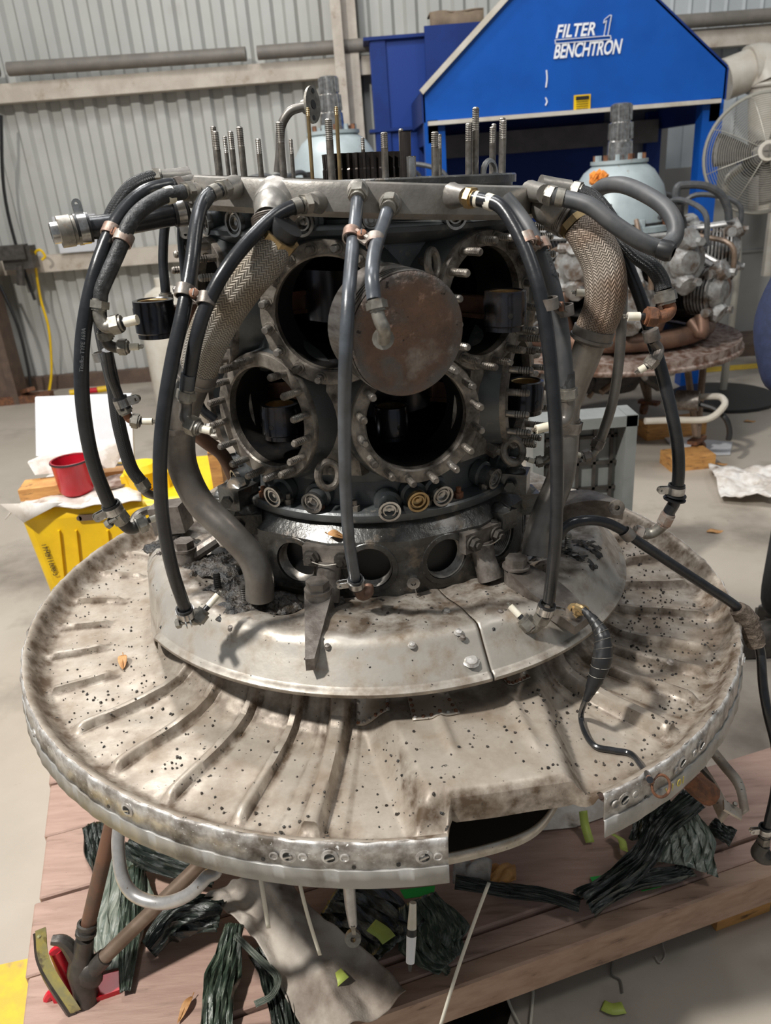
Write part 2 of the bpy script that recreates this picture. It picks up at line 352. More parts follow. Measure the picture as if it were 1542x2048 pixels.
M_trouser = mat('black_cloth', (.012, .012, .013), (.02, .02, .02), rough=.85, scale=60)
M_skin = mat('skin', (.55, .33, .24), rough=.5)
M_hair = mat('brown_hair', (.05, .03, .02), rough=.6)
M_wire = mat('cream_wire', (.38, .36, .31), metal=.4, rough=.4)
M_yline = mat('yellow_floor_paint', (.72, .48, .04), (.62, .41, .05), rough=.6, scale=30, dirt=(.30, .24, .15), dscale=12, dlo=.62, dhi=.74)
M_oil = mat('oil_stain', (.006, .005, .005), (.015, .012, .01), rough=.25, scale=30)
M_brown = mat('brown_steel', (.13, .085, .06), (.09, .06, .045), rough=.6, scale=12)

# ============================================================ SETTING
mb = MB(); mb.grid(lambda u, v: V((-6 + 12 * u, -3.5 + 10.6 * v, 0)), 8, 8)
struct('floor', mb, M_conc, ang=0)
WY = 6.45
wall = thing('wall_back', None, None, (0, WY, 0), kind='structure')
def sheet(x0, x1, z0, z1, per, d, mat_, flat=.36, y=WY):
    mb = MB(); pts = []; x = x0
    while x < x1 - 1e-4:
        for fx, yy in ((0, 0), (flat, 0), (flat + .14, -d), (.86, -d), (1, 0)): pts.append((min(x + per * fx, x1), yy))
        x += per
    n = len(pts); mb.add([V((a, y + b, z0)) for a, b in pts] + [V((a, y + b, z1)) for a, b in pts], [(i, i + 1, n + i + 1, n + i) for i in range(n - 1)])
    return mb
xx = -5.1
k = 0
while xx < 1.7:
    part('cladding_sheet', sheet(xx, xx + .85, 0.05, 2.12, .17, .035, M_wall), M_wall, wall, ang=20)
    part('cladding_sheet', sheet(xx, xx + .85, 2.10, 4.6, .17, .035, M_wall, y=WY - .004), M_wall, wall, ang=20)
    xx += .85
while xx < 4.4:
    part('ribbed_panel', sheet(xx, xx + .65, 1.15, 4.6, .13, .016, M_wallb, flat=.74), M_wallb, wall, ang=20)
    xx += .65
# front side of the shed, behind the camera, and ceiling are open to the hangar's light
mb = MB(); mb.bar((-5.6, WY - .10, 2.15), (3.8, WY - .10, 2.15), .13, .12, up=(0, 0, 1)); struct('trim_1', mb, M_girt)
mb = MB(); mb.tube([(-5.6, WY - .20, 2.30), (-2.45, WY - .20, 2.29)], .045, 12, sm=False); mb.tube([(-2.38, WY - .20, 2.29), (-.72, WY - .20, 2.27)], .045, 12, sm=False); mb.tube([(-.64, WY - .20, 2.27), (3.8, WY - .20, 2.25)], .045, 12, sm=False); struct('trim_2', mb, M_conduit)
mb = MB(); mb.bar((-5.6, WY - .10, .99), (.9, WY - .10, .99), .15, .12, up=(0, 0, 1)); struct('trim_3', mb, M_girt)
mb = MB(); mb.box((-1.6, WY - .06, .055), (8, .08, .11)); struct('baseboard_back', mb, M_brown)
mb = MB()
for dx in (-.085, .085): mb.box((-.02 + dx * 0, WY - .12 - dx, 2.3), (.17, .014, 4.6))
mb.box((-.02, WY - .12, 2.3), (.012, .17, 4.6)); mb.box((-.07, WY - .3, 2.3), (.07, .05, 4.6)); struct('trim_4', mb, M_girt)
mb = MB(); mb.box((-2.98, WY - .35, 1.0), (.30, .3, 2.0)); mb.box((-2.80, WY - .42, .62), (.06, .2, 1.24)); struct('trim_5', mb, M_brown)
mb = MB()
for i in range(6): mb.box((1.95 + i * .62 - .31, 6.12, .66), (.612, .05, 1.32))
mb.box((3.4, 6.09, .70), (4.0, .02, .018)); struct('wall_partition', mb, M_panel)
mb = MB(); mb.box((3.2, 5.9, .045), (3.6, .5, .09)); struct('baseboard_right', mb, M_brown)
mb = MB(); mb.box((3.0, 5.35, .003), (2.6, .12, .004)); struct('trim_6', mb, M_yline)
p = F(0, 1935, 0); q = F(50, 1918, 0)
mb = MB(); mb.prism([V((p.x - .45, p.y - .30, .001)), V((-.60, .55, .001)), V((q.x + .2, q.y + .03, .001)), V((p.x - .45, p.y - .07, .001))], (0, 0, .002)); struct('trim_7', mb, M_yline)

# yellow cord and thin lines on the wall
mb = MB(); mb.tube([P(97, 792, 6.2), P(103, 740, 6.25), P(98, 660, 6.25), P(82, 600, 6.25), P(72, 540, 6.22), P(70, 508, 6.18), P(80, 500, 6.15), P(90, 512, 6.15), P(84, 520, 6.15)], .010, 6)
single('hanging_cord', mb, M_yel, 'thin yellow cord hanging down the corrugated wall at far left', 'cord')
mb = MB(); mb.tube([P(2, 230, 6.2), P(8, 380, 6.2), P(35, 500, 6.2), P(70, 600, 6.2)], .012, 6); mb.tube([P(0, 570, 6.1), P(35, 650, 6.1), P(55, 730, 6.1), P(62, 775, 6.1)], .012, 6)
single('wall_cable', mb, M_black, 'dark cable strung down the wall beside the brown post', 'cable')
mb = MB(); mb.box(P(40, 515, 6.15), (.22, .12, .16)); mb.box(P(20, 505, 6.1), (.25, .1, .1)); mb.tube([P(40, 530, 6.1), P(42, 570, 6.1)], .03, 8)
single('wall_fixture', mb, M_castblk, 'small dark metal box fixed on the lower wall rail at far left', 'fixture')
mb = MB(); p = P(142, 468, 6.25); mb.box(p + V((.05, 0, 0)), (.32, .02, .26)); single('wall_notice', mb, M_paper, 'pale sheet fixed on the wall above the lower rail', 'notice')
t = thing('wiping_stick', 'yellow and red striped stick lying on floor by wall base', 'stick', F(180, 782, 0))
mb = MB(); mb.cyl(F(140, 786, .02), F(165, 783, .02), .025); mb.cyl(F(195, 780, .02), F(222, 776, .02), .025); part('yellow_band', mb, M_yel, t)
mb = MB(); mb.cyl(F(165, 783, .02), F(195, 780, .02), .022); part('red_band', mb, M_red, t)
mb = MB(); mb.box(F(45, 797, .03), (.45, .12, .06), Matrix.Rotation(.1, 3, 'Z')); mb.bar(F(30, 790, .02), F(62, 778, .12), .06, .03); single('scrap_iron', mb, M_rust, 'rusty scrap angle iron lying at the base of the brown post', 'scrap')
mb = MB(); mb.lathe([(.0001, 0), (.17, 0), (.18, .05), (.18, .75), (.12, .86), (.05, .90), (.05, .95), (.0001, .95)], 20, (P(350, 700, 5.0).x, 5.0, 0)); single('plastic_drum', mb, M_pvc, 'cream plastic drum standing by the wall behind the hoses', 'drum')

# ---------------- blue filter booth
HY = 5.0
t = thing('filter_booth', 'large royal blue extraction booth with sloping hood against the wall', 'extraction booth', (1.27, HY, 0))
def at(px, py, Y=HY): return P(px, py, Y)
x0, x1 = at(848, 240).x, at(1448, 205).x; zb = (at(848, 240).z + at(1440, 205).z) / 2; zk = at(1451, 135).z; zk0 = at(846, 185).z
tl = at(1012, 0); tr = at(1316, 0); zt = 2.50
def slope_x(p0, p1, z): return p0[0] + (p1[0] - p0[0]) * (z - p0[1]) / (p1[1] - p0[1])
xl = slope_x((x0, zk0), (tl.x, tl.z), zt); xr = slope_x((x1, zk), (tr.x, tr.z), zt)
front = [V((x0, HY, zb)), V((x1, HY, zb)), V((x1, HY, zk)), V((xr, HY, zt)), V((xl, HY, zt)), V((x0, HY, zk0))]
mb = MB(); mb.prism(front, (0, .03, 0)); part('hood_front', mb, M_blue, t, ang=0)
DY = .9
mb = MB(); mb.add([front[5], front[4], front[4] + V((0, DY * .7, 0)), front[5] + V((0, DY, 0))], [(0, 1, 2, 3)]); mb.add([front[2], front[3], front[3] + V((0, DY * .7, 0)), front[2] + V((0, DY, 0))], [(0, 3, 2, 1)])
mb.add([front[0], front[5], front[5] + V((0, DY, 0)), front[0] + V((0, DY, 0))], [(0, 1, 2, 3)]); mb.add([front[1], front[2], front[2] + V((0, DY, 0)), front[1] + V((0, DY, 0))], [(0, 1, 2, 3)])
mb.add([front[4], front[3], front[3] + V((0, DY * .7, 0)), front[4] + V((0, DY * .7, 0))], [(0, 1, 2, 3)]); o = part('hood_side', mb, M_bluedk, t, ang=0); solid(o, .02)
mb = MB(); mb.bar(front[0] + V((.02, -.03, -.008)), front[1] + V((-.04, -.03, -.008)), .05, .022, up=(0, 0, 1)); part('hood_lip', mb, M_pvc, t)
mb = MB(); mb.bar(front[5] + V((-.01, -.01, 0)), front[4] + V((-.01, -.01, 0)), .035, .03); part('edge_trim', mb, M_pvc, t)
for nm, xa in (('post', x0 + .06), ('post', x1 - .06)):
    mb = MB(); mb.box((xa, HY + .05, zb / 2), (.12, .1, zb)); part(nm, mb, M_blue, t)
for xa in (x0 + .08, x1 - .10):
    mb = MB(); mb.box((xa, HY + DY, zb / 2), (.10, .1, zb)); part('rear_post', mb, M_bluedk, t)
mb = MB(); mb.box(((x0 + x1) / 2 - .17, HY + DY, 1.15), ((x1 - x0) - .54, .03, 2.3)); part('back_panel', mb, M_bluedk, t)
mb = MB(); mb.box((x1 - .26, HY + DY + .03, .90), (.56, .02, 1.72)); part('rear_sheet', mb, M_panel, t)
mb = MB(); mb.box((x1 - .42, HY + DY + .015, 1.28), (.14, .004, .11)); part('pinned_note', mb, M_paper, t)
for xa in (x0 + .05, x1 - .05):
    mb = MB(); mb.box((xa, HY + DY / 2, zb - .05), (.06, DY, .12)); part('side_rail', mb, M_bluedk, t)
mb = MB(); mb.box(((x0 + x1) / 2, HY + DY - .08, zb - .12), (x1 - x0 - .2, .1, .14)); part('light_housing', mb, M_conduit, t)
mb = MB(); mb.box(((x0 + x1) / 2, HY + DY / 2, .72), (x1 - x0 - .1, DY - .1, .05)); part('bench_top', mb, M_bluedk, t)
mb = MB(); c = at(1164, 206, HY - .01); mb.box(c, (.095, .008, .085)); pl = part('warning_label', mb, M_yel, t, 'yellow warning label with black header')
mb = MB(); mb.box(c + V((0, -.007, .026)), (.075, .003, .018)); part('label_header', mb, M_black, pl)
mb = MB()
for i in range(4): mb.box(c + V((0, -.007, .008 - i * .012)), (.07, .003, .002))
part('label_line', mb, M_black, pl)
mb = MB(); mb.tube([at(1093, 140, HY - .006), at(1094, 158, HY - .006), at(1092, 175, HY - .006)], .004, 6); mb.tube([at(1091, 195, HY - .006), at(1094, 203, HY - .006), at(1091, 211, HY - .006)], .004, 6); part('paint_scratch', mb, M_white, t)
def text(parent, s, c, size, mat_, shear=0, bold=0, xdir=(1, 0, 0), ydir=(0, 0, 1), ext=.002, sx=1, name='lettering', align='LEFT', space=1):
    cu = bpy.data.curves.new('t', 'FONT'); cu.body = s; cu.size = size; cu.shear = shear; cu.offset = bold; cu.extrude = ext; cu.align_x = align; cu.space_character = space; cu.resolution_u = 3
    to = bpy.data.objects.new('t', cu); C.objects.link(to); dg = bpy.context.evaluated_depsgraph_get(); me = bpy.data.meshes.new_from_object(to.evaluated_get(dg))
    x = V(xdir).normalized(); y = V(ydir).normalized(); z = x.cross(y); c = V(c)
    mb = MB(); mb.add([c + x * (v.co.x * sx) + y * v.co.y + z * v.co.z for v in me.vertices], [tuple(p.vertices) for p in me.polygons])
    bpy.data.objects.remove(to); bpy.data.curves.remove(cu); bpy.data.meshes.remove(me)
    return part(name, mb, mat_, parent, ang=0)
YF = HY - .008
bl = at(1105, 113, YF); trr = at(1218, 80, YF)
wd = at(1219, 100, YF).x - at(1107, 113, YF).x
text(t, 'BENCHTRON', at(1106, 117, YF), .100, M_white, shear=.28, bold=.002, ext=.0004, sx=.65, space=.95)
text(t, 'FILTER', at(1110, 76, YF), .088, M_white, shear=.28, bold=.0018, ext=.0004, sx=.85, space=1.02)
mb = MB()
for z_ in (.0, -.018): a = at(1110, 80, YF) + V((0, 0, z_)); mb.bar(a, a + V((wd - .005, 0, .0)), .008, .003)
a = at(1110, 80, YF); mb.bar(a, a + V((0.004, 0, -.018)), .008, .003); b = a + V((wd - .005, 0, 0)); mb.bar(b, b + V((0.004, 0, -.018)), .008, .003); part('underline', mb, M_white, t)
mb = MB(); o1 = b + V((-.055, 0, 0)); pts = [(0, 0), (.018, .0), (.030, .075), (.014, .062), (.018, .080), (.046, .098), (.056, .098), (.040, 0), (.052, 0)]
for i in range(len(pts) - 1): mb.bar(o1 + V((pts[i][0], 0, pts[i][1])), o1 + V((pts[i + 1][0], 0, pts[i + 1][1])), .006, .003)
part('numeral_one', mb, M_white, t)
# neighbouring blue duct box behind
t = thing('duct_box', 'dark blue sheet metal duct box behind the left side of the booth', 'duct', (.4, 6.0, 0))
XA, XB = P(738, 75, 5.98).x, P(905, 75, 5.98).x; ZT = P(738, 75, 5.98).z
mb = MB(); mb.box(((XA + XB) / 2, 6.11, ZT / 2 + .55), (XB - XA, .24, ZT - 1.1)); part('box_body', mb, mat('duct_blue', (.006, .04, .24), rough=.4), t, ang=0)
mb = MB(); mb.box((XA + .055, 5.985, ZT / 2 + .55), (.10, .03, ZT - 1.12)); part('corner_strip', mb, M_bluedk, t)
for z_ in (ZT - .01, ZT - .56):
    mb = MB(); mb.box(((XA + XB) / 2 - .01, 6.10, z_), (XB - XA + .06, .29, .02)); part('flange_seam', mb, M_bluedk, t)
for z_ in (.5,):
    mb = MB(); mb.box(((XA + XB) / 2, 6.11, .55), (XB - XA - .1, .2, 1.1)); part('plinth', mb, M_conduit, t)
mb = MB(); a, b = P(860, 44, 5.93), P(968, 46, 5.93); mb.grid(lambda u, v: V((a.x + (b.x - a.x) * u, 5.93 + .2 * v, a.z + .05 + .004 * math.sin(u * 9))), 10, 3); mb.grid(lambda u, v: V((a.x + (b.x - a.x) * u, 5.93 - .008 * math.sin(u * 12), a.z + .05 - .12 * v + .01 * math.sin(u * 7))), 10, 2)
o = single('cardboard_flap', mb, mat('brown_card', (.24, .18, .12), (.19, .14, .095), rough=.8, scale=12), 'bent brown cardboard lying on top of the dark blue duct box', 'cardboard'); solid(o, .01)

# ---------------- white pvc duct and pedestal fan
mb = MB(); c = P(1528, 130, 5.9)
mb.tube([P(1448, 160, 5.9), P(1500, 140, 5.9)], .13, 20, sm=False); mb.tube([P(1496, 141, 5.9), P(1516, 136, 5.9), P(1532, 142, 5.88), P(1538, 165, 5.86)], .15, 20); mb.tube([P(1536, 160, 5.86), P(1534, 215, 5.86), P(1533, 420, 5.86)], .12, 20, sm=False)
mb.torus(P(1535, 170, 5.86), (0, 0, 1), .125, .015); single('vent_duct', mb, M_pvc, 'white plastic vent duct with elbow above the pedestal fan', 'duct')
FY = 4.45; fc = P(1527, 307, FY); t = thing('pedestal_fan', 'large pedestal fan with beige wire cage beside the booth', 'fan', (fc.x, FY, 0))
FR = fc.x - P(1413, 307, FY).x - .01
fd = V((-.28, -1, .12)).normalized(); fx, fy, fz = frame(fd)
mb = MB()
for sgn in (1,):
    for i in range(24):
        rr = FR * (.12 + .88 * (i + 1) / 24); bulge = .11 * math.sqrt(max(0, 1 - (rr / FR) ** 2)) * sgn
        mb.torus(fc + fd * bulge, fd, rr, .0017, seg=40, ts=4)
part('cage_rings', mb, M_wire, t, stuff=True)
for k in range(8):
    a = k * math.pi / 4 + .3; mb = MB(); pts = []
    for j in range(7): rr = FR * j / 6; pts.append(fc + fd * (.118 * math.sqrt(max(0, 1 - (rr / FR) ** 2))) + (fx * math.cos(a) + fy * math.sin(a)) * rr)
    mb.tube(pts, .0024, 5, sm=False); part('cage_spoke', mb, M_wire, t)
mb = MB(); mb.torus(fc, fd, FR, .009, seg=48, ts=6); part('cage_rim', mb, M_wire, t)
for k in range(3):
    a = k * 2.094 + .9; mb = MB()
    def bl_(u, v, a=a):
        rr = .06 + (FR - .1) * u; aa = a + (v - .5) * (.9 - .2 * u); return fc + (fx * math.cos(aa) + fy * math.sin(aa)) * rr + fd * (.06 * (v - .5))
    mb.grid(bl_, 8, 6); o = part('blade', mb, M_castblk if k == 1 else M_conduit, t); solid(o, .004)
mb = MB(); mb.cyl(fc - fd * .12, fc + fd * .128, .05, seg=20); part('hub', mb, M_pvc, t)
mb = MB(); mb.cyl(fc + fd * .128, fc + fd * .134, .032, seg=12); mb.bar(fc + fd * .135 - fx * .025, fc + fd * .135 + fx * .025, .008, .004); mb.bar(fc + fd * .135 - fy * .025, fc + fd * .135 + fy * .025, .008, .004); part('hub_badge', mb, M_conduit, t)
mb = MB(); mb.cyl(fc - fd * .30, fc - fd * .12, .09, .08, seg=18); part('motor', mb, M_castblk, t)
bx = V((P(1478, 480, FY + .2).x, FY + .2, 0)); mb = MB(); mb.tube([fc - fd * .2, V((fc.x - .1, FY + .2, fc.z - .15)), V((bx.x, bx.y, .9)), V((bx.x, bx.y, .03))], .022, 10); part('pole', mb, M_wire, t)
mb = MB(); mb.lathe([(.0001, 0), (.32, 0), (.32, .02), (.06, .06), (.0001, .06)], 24, bx); part('base', mb, M_black, t)
mb = MB(); mb.box((P(1530, 560, 5.6).x, 5.6, P(1530, 440, 5.6).z), (.05, .04, .75)); single('white_rail', mb, M_pvc, 'narrow white upright board leaning behind the fan and person', 'board')

# ---------------- background radial engines
def bg_engine(cx, cy, label, cz=0):
    t = thing('parked_engine', label, 'engine', (cx, cy, cz), None)
    o = V((cx, cy, cz)); RR = .63
    def b(name, m, mat_, lab=None, par=t, **k): return part(name, m, mat_, par, lab, **k)
    mb = MB(); mb.lathe([(.30, .60), (.42, .585), (.56, .56), (RR - .02, .565), (RR, .575), (RR, .54), (RR + .012, .535), (RR + .012, .52)], 64, o); d = b('firewall_dish', mb, M_rustrim); solid(d, .004)
    mb = MB(); mb.lathe([(.2, .52), (.34, .53), (.34, .60), (.22, .64)], 32, o); b('rear_case', mb, M_engblk)
    mb = MB(); mb.torus(o + V((0, 0, .635)), (0, 0, 1), .46, .045, seg=64, ts=12); b('exhaust_collector', mb, M_exh)
    mb = MB(); mb.lathe([(.0001, .60), (.22, .60), (.24, .70), (.24, 1.02), (.26, 1.08), (.26, 1.14), (.0001, 1.14)], 28, o); b('crankcase', mb, M_engblk)
    mb = MB(); mb.lathe([(.285, 1.10), (.285, 1.125), (.245, 1.13), (.238, 1.20), (.212, 1.30), (.165, 1.37), (.125, 1.40), (.135, 1.405), (.135, 1.42), (.0001, 1.42)], 36, o); b('nose_dome', mb, M_dome)
    mb = MB(); pr = [(.062, 1.42), (.058, 1.50), (.052, 1.505), (.052, 1.58), (.045, 1.585), (.045, 1.66), (.03, 1.665), (.0001, 1.665)]; mb.lathe(pr, 24, o)
    for k in range(16):
        a = 2 * math.pi * k / 16; dv = V((math.cos(a), math.sin(a), 0)); mb.bar(o + dv * .055 + V((0, 0, 1.51)), o + dv * .053 + V((0, 0, 1.58)), .006, .008)
        mb.bar(o + dv * .047 + V((0, 0, 1.59)), o + dv * .047 + V((0, 0, 1.655)), .005, .007)
    b('propeller_shaft', mb, M_bright)
    for k in range(12):
        a = 2 * math.pi * (k + .3) / 12; dv = V((math.cos(a), math.sin(a), 0)); mb = MB(); mb.cyl(o + dv * .265 + V((0, 0, 1.125)), o + dv * .265 + V((0, 0, 1.16)), .014, seg=6); b('dome_nut', mb, M_rust if k % 3 else M_dome)
        mb = MB(); mb.cyl(o + dv * .112 + V((0, 0, 1.42)), o + dv * .112 + V((0, 0, 1.445)), .011, seg=6); b('collar_nut', mb, M_rust if k % 2 else M_dome)
    for k in range(14):
        a = 2 * math.pi * (k + .15) / 14; dv = V((math.cos(a), math.sin(a), 0)); sd = V((-dv.y, dv.x, 0)); zc = .99 if k % 2 else .83
        cyl = MB(); c0 = o + V((0, 0, zc))
        pr = [(.08, .23)]
        for i in range(9): h = .26 + i * .018; pr += [(.08, h - .004), (.098, h), (.098, h + .004), (.08, h + .008)]
        pr += [(.08, .44)]; cyl.lathe(pr, 16, c0, dv); cy_ = b('cylinder', cyl, M_engblk)
        hd = MB()
        for i in range(7): h = .43 + i * .016; hd.lathe([(.07, h), (.112, h), (.112, h + .007), (.07, h + .007)], 18, c0, dv)
        hd.lathe([(.075, .42), (.085, .54), (.05, .575), (.0001, .58)], 16, c0, dv); part('cylinder_head', hd, M_engalu, cy_)
        for sg in (1, -1):
            rk = MB(); q = c0 + dv * .53 + V((0, 0, sg * .085)); rk.lathe([(.0001, -.05), (.045, -.05), (.055, 0), (.045, .045), (.0001, .05)], 10, q, dv + V((0, 0, sg * .5))); rk.cyl(q + sd * .03 + dv * .03, q + sd * .03 + dv * .075, .018, seg=6); rk.cyl(q - sd * .035, q - sd * .09, .022, seg=8); part('rocker_cover', rk, M_engalu, cy_)
            pt = MB(); pt.cyl(o + dv * .25 + V((0, 0, 1.08)) + sd * sg * .03, c0 + dv * .52 + V((0, 0, .12)) + sd * sg * .035, .012, seg=8); part('pushrod_tube', pt, M_silver, cy_)
        ex_ = MB(); ex_.tube([c0 + dv * .50 - sd * .06 + V((0, 0, -.10)), c0 + dv * .52 - sd * .08 + V((0, 0, -.18)), c0 + dv * .46 - sd * .07 + V((0, 0, .70 - zc))], .032, 12); part('exhaust_stub', ex_, M_exh, cy_)
        ht = MB(); ht.tube([o + dv * .27 + V((0, 0, 1.16)) + sd * .05, c0 + dv * .36 + V((0, 0, .25)) + sd * .06, c0 + dv * .55 + V((0, 0, .20)) + sd * .07, c0 + dv * .57 + V((0, 0, .06)) + sd * .08], .012, 8); part('ignition_lead', ht, M_sleeve if k % 2 else M_legtan, cy_)
        bf = MB(); a2 = a + math.pi / 9; dv2 = V((math.cos(a2), math.sin(a2), 0)); bf.box(o + dv2 * .40 + V((0, 0, zc - .06)), (.16, .10, .012), Matrix.Rotation(a2, 3, 'Z')); part('baffle', bf, M_engblk, cy_)
    for k in range(5):
        a = 2 * math.pi * k / 5 + .5; dv = V((math.cos(a), math.sin(a), 0)); mb = MB(); mb.cyl(o + dv * .2 + V((0, 0, 1.10)), o + dv * .34 + V((0, 0, 1.13)), .035, seg=10); mb.cyl(o + dv * .31 + V((0, 0, 1.12)), o + dv * .31 + V((0, 0, 1.24)), .028, .022, seg=8); b('governor', mb, M_engblk)
    random.seed(5)
    for k in range(14):
        a = random.uniform(0, 6.28); r0 = random.uniform(.05, .4); q = o + V((math.cos(a) * r0, math.sin(a) * r0, .47)); q2 = q + V((random.uniform(-.15, .15), random.uniform(-.15, .15), -random.uniform(.08, .2)))
        mb = MB(); mb.tube([q, (q + q2) / 2 + V((random.uniform(-.06, .06), 0, 0)), q2], random.uniform(.01, .03), 8); b('accessory_pipe', mb, random.choice([M_legtan, M_castblk, M_silver, M_engblk]))
    mb = MB(); mb.lathe([(.0001, .30), (.14, .30), (.2, .40), (.24, .50)], 20, o); b('accessory_case', mb, M_engblk)
    for k in range(4):
        a = math.pi / 4 + k * math.pi / 2; dv = V((math.cos(a), math.sin(a), 0)); f = o + dv * .50
        lg = MB(); lg.tube([f + V((0, 0, .08)), o + dv * .42 + V((0, 0, .45))], .018, 8, sm=False); sd = V((-dv.y, dv.x, 0)); lg.tube([f + V((0, 0, .08)), f + sd * .12 - dv * .05 + V((0, 0, .45))], .018, 8, sm=False); l_ = b('stand_leg', lg, M_legtan)
        cs = MB(); cs.bar(f + V((0, 0, .09)) - sd * .06, f + V((0, 0, .09)) + sd * .06, .05, .02); cs.lathe([(.0001, -.012), (.035, -.012), (.035, .012), (.0001, .012)], 14, f + sd * .03 + V((0, 0, .045)), sd); part('caster', cs, M_rust, l_)
    return t
E2 = bg_engine(1.255, 4.05, 'grey domed radial engine with rusty dish rim standing right of the stripped engine')
E3 = bg_engine(-.115, 4.35, 'grey domed radial engine directly behind the stripped engine, mostly hidden', .235)
mb = MB(); mb.box((-.115, 4.35, .2), (1.2, 1.2, .07)); mb.box((-.6, 4.35, .08), (.12, 1.2, .16)); mb.box((.4, 4.35, .08), (.12, 1.2, .16)); single('rear_pallet', mb, M_wood, 'timber pallet under the hidden background engine', 'pallet')
mb = MB()
for i in range(14): mb.blob(P(1195 + random.uniform(-12, 14), 356 + random.uniform(-9, 8), 3.86), .02, 1, .4)
single('orange_rag', mb, mat('orange_rag', (.75, .25, .04), rough=.9), 'bright orange rag stuffed on the edge of the grey dome', 'rag')
mb = MB(); mb.tube([P(1352, 398, 3.8), P(1355, 375, 3.8), P(1372, 370, 3.8), P(1410, 372, 3.8), P(1440, 388, 3.8), P(1455, 415, 3.8), P(1458, 440, 3.8)], .018, 10)
single('looped_hose', mb, M_sleeve, 'grey hose arching over the right side of the background engine', 'hose')
mb = MB(); mb.tube([P(1290, 842, 3.55), P(1350, 840, 3.55), P(1415, 838, 3.5), P(1448, 812, 3.5), P(1443, 795, 3.55), P(1420, 793, 3.6), P(1395, 795, 3.65)], .016, 10)
single('bent_handle', mb, M_pvc, 'white bent tube handle sticking out below the background engine', 'handle')
mb = MB(); mb.tube([P(1400, 808, 3.6), P(1430, 818, 3.55), P(1452, 838, 3.5), P(1459, 862, 3.5), P(1457, 880, 3.5)], .014, 8); single('drooping_hose', mb, M_black, 'short black hose drooping to the floor beside the white handle', 'hose')
mb = MB(); mb.cyl(P(1352, 800, 3.65), P(1398, 802, 3.6), .05, seg=14); single('starter_barrel', mb, M_steelbr, 'grey cylindrical accessory hanging beneath the background engine', 'accessory')
mb = MB(); q = F(1350, 865, .045); mb.box((q.x + .02, q.y + .1, .045), (.34, .12, .09), Matrix.Rotation(.1, 3, 'Z')); single('orange_block', mb, M_orwood, 'orange timber block under the background engine stand', 'wood block')
q = F(1395, 938, 0); mb = MB(); mb.box((q.x - .03, q.y + .06, .035), (.22, .14, .07), Matrix.Rotation(.05, 3, 'Z')); single('timber_chock', mb, M_orwood, 'orange timber chock under the right caster of background engine', 'wood block')
mb = MB(); a, b, c, d = F(1325, 872, .004), F(1465, 885, .004), F(1460, 910, .004), F(1360, 912, .004); mb.prism([a, d, c, b], (0, 0, .004)); single('floor_sheet', mb, M_paper, 'white sheet lying on floor under the background engine', 'sheet', ang=0)
mb = MB()
def crump(u, v):
    a = F(1415, 945, 0); b = F(1545, 950, 0); c = F(1440, 1008, 0); d = F(1560, 1020, 0); p = (a * (1 - u) + b * u) * (1 - v) + (c * (1 - u) + d * u) * v
    return p + V((0, 0, .028 + .05 * mn.noise(p * 5) + .03 * abs(mn.noise(p * 11)) + .015 * (1 - abs(mn.noise(p * 18)))))
mb.grid(crump, 50, 34); o = single('crumpled_rag', mb, M_dirtypaper, 'large crumpled dirty white absorbent mat on the floor at right', 'mat', ang=25); solid(o, .004)
for px, py in ((1430, 1062), (1442, 928), (1500, 842)):
    mb = MB(); c = F(px, py, .004); mb.grid(lambda u, v: c + V(((u - .5) * .07, (v - .5) * .04 * math.sin(math.pi * min(1, max(.05, u))), .004 * math.sin(u * 6))), 6, 3)
    o = single('floor_leaf', mb, M_leaf, {1430: 'orange leaf alone on floor beyond the dish rim', 1442: 'brown leaf on the floor above the crumpled mat', 1500: 'brown leaf on floor right of the white sheet'}[px], 'leaf'); solid(o, .001)

# grey crate behind
CY = 2.35; t = thing('plastic_crate', 'grey ribbed plastic crate standing on its end behind the engine', 'crate', (P(1190, 1000, CY).x, CY, 0))
xa, xb = P(1060, 900, CY).x, P(1266, 900, CY).x; zt_ = P(1200, 828, CY).z
xm, hw = (xa + xb) / 2, (xb - xa) / 2; zb_ = .06
mb = MB()
mb.box((xm, CY + .02, zt_ - .02), (2 * hw, .11, .035)); mb.box((xm, CY + .02, zb_), (2 * hw, .11, .035))
for s_ in (-1, 1): mb.box((xm + s_ * (hw - .02), CY + .02, (zt_ + zb_) / 2), (.035, .11, zt_ - zb_))
part('crate_wall', mb, M_crate, t)
mb = MB(); mb.box((xm, CY + .065, (zt_ + zb_) / 2), (2 * hw - .04, .02, zt_ - zb_ - .03)); part('crate_floor', mb, M_crate, t)
for i in range(1, 7):
    mb = MB(); mb.box((xm, CY + .05, zb_ + (zt_ - zb_) * i / 7), (2 * hw - .06, .014, .010)); part('rib', mb, M_castblk, t)
for i in range(1, 6):
    mb = MB(); mb.box((xm - hw + 2 * hw * i / 6, CY + .05, (zt_ + zb_) / 2), (.010, .014, zt_ - zb_ - .05)); part('rib', mb, M_castblk, t)
mb = MB(); mb.bar(V((P(430, 900, 2.0).x, 2.0, .0)), P(430, 895, 2.0), .07, .03); single('upright_plank', mb, M_orwood, 'orange wood plank end standing behind the left lower hoses', 'plank')

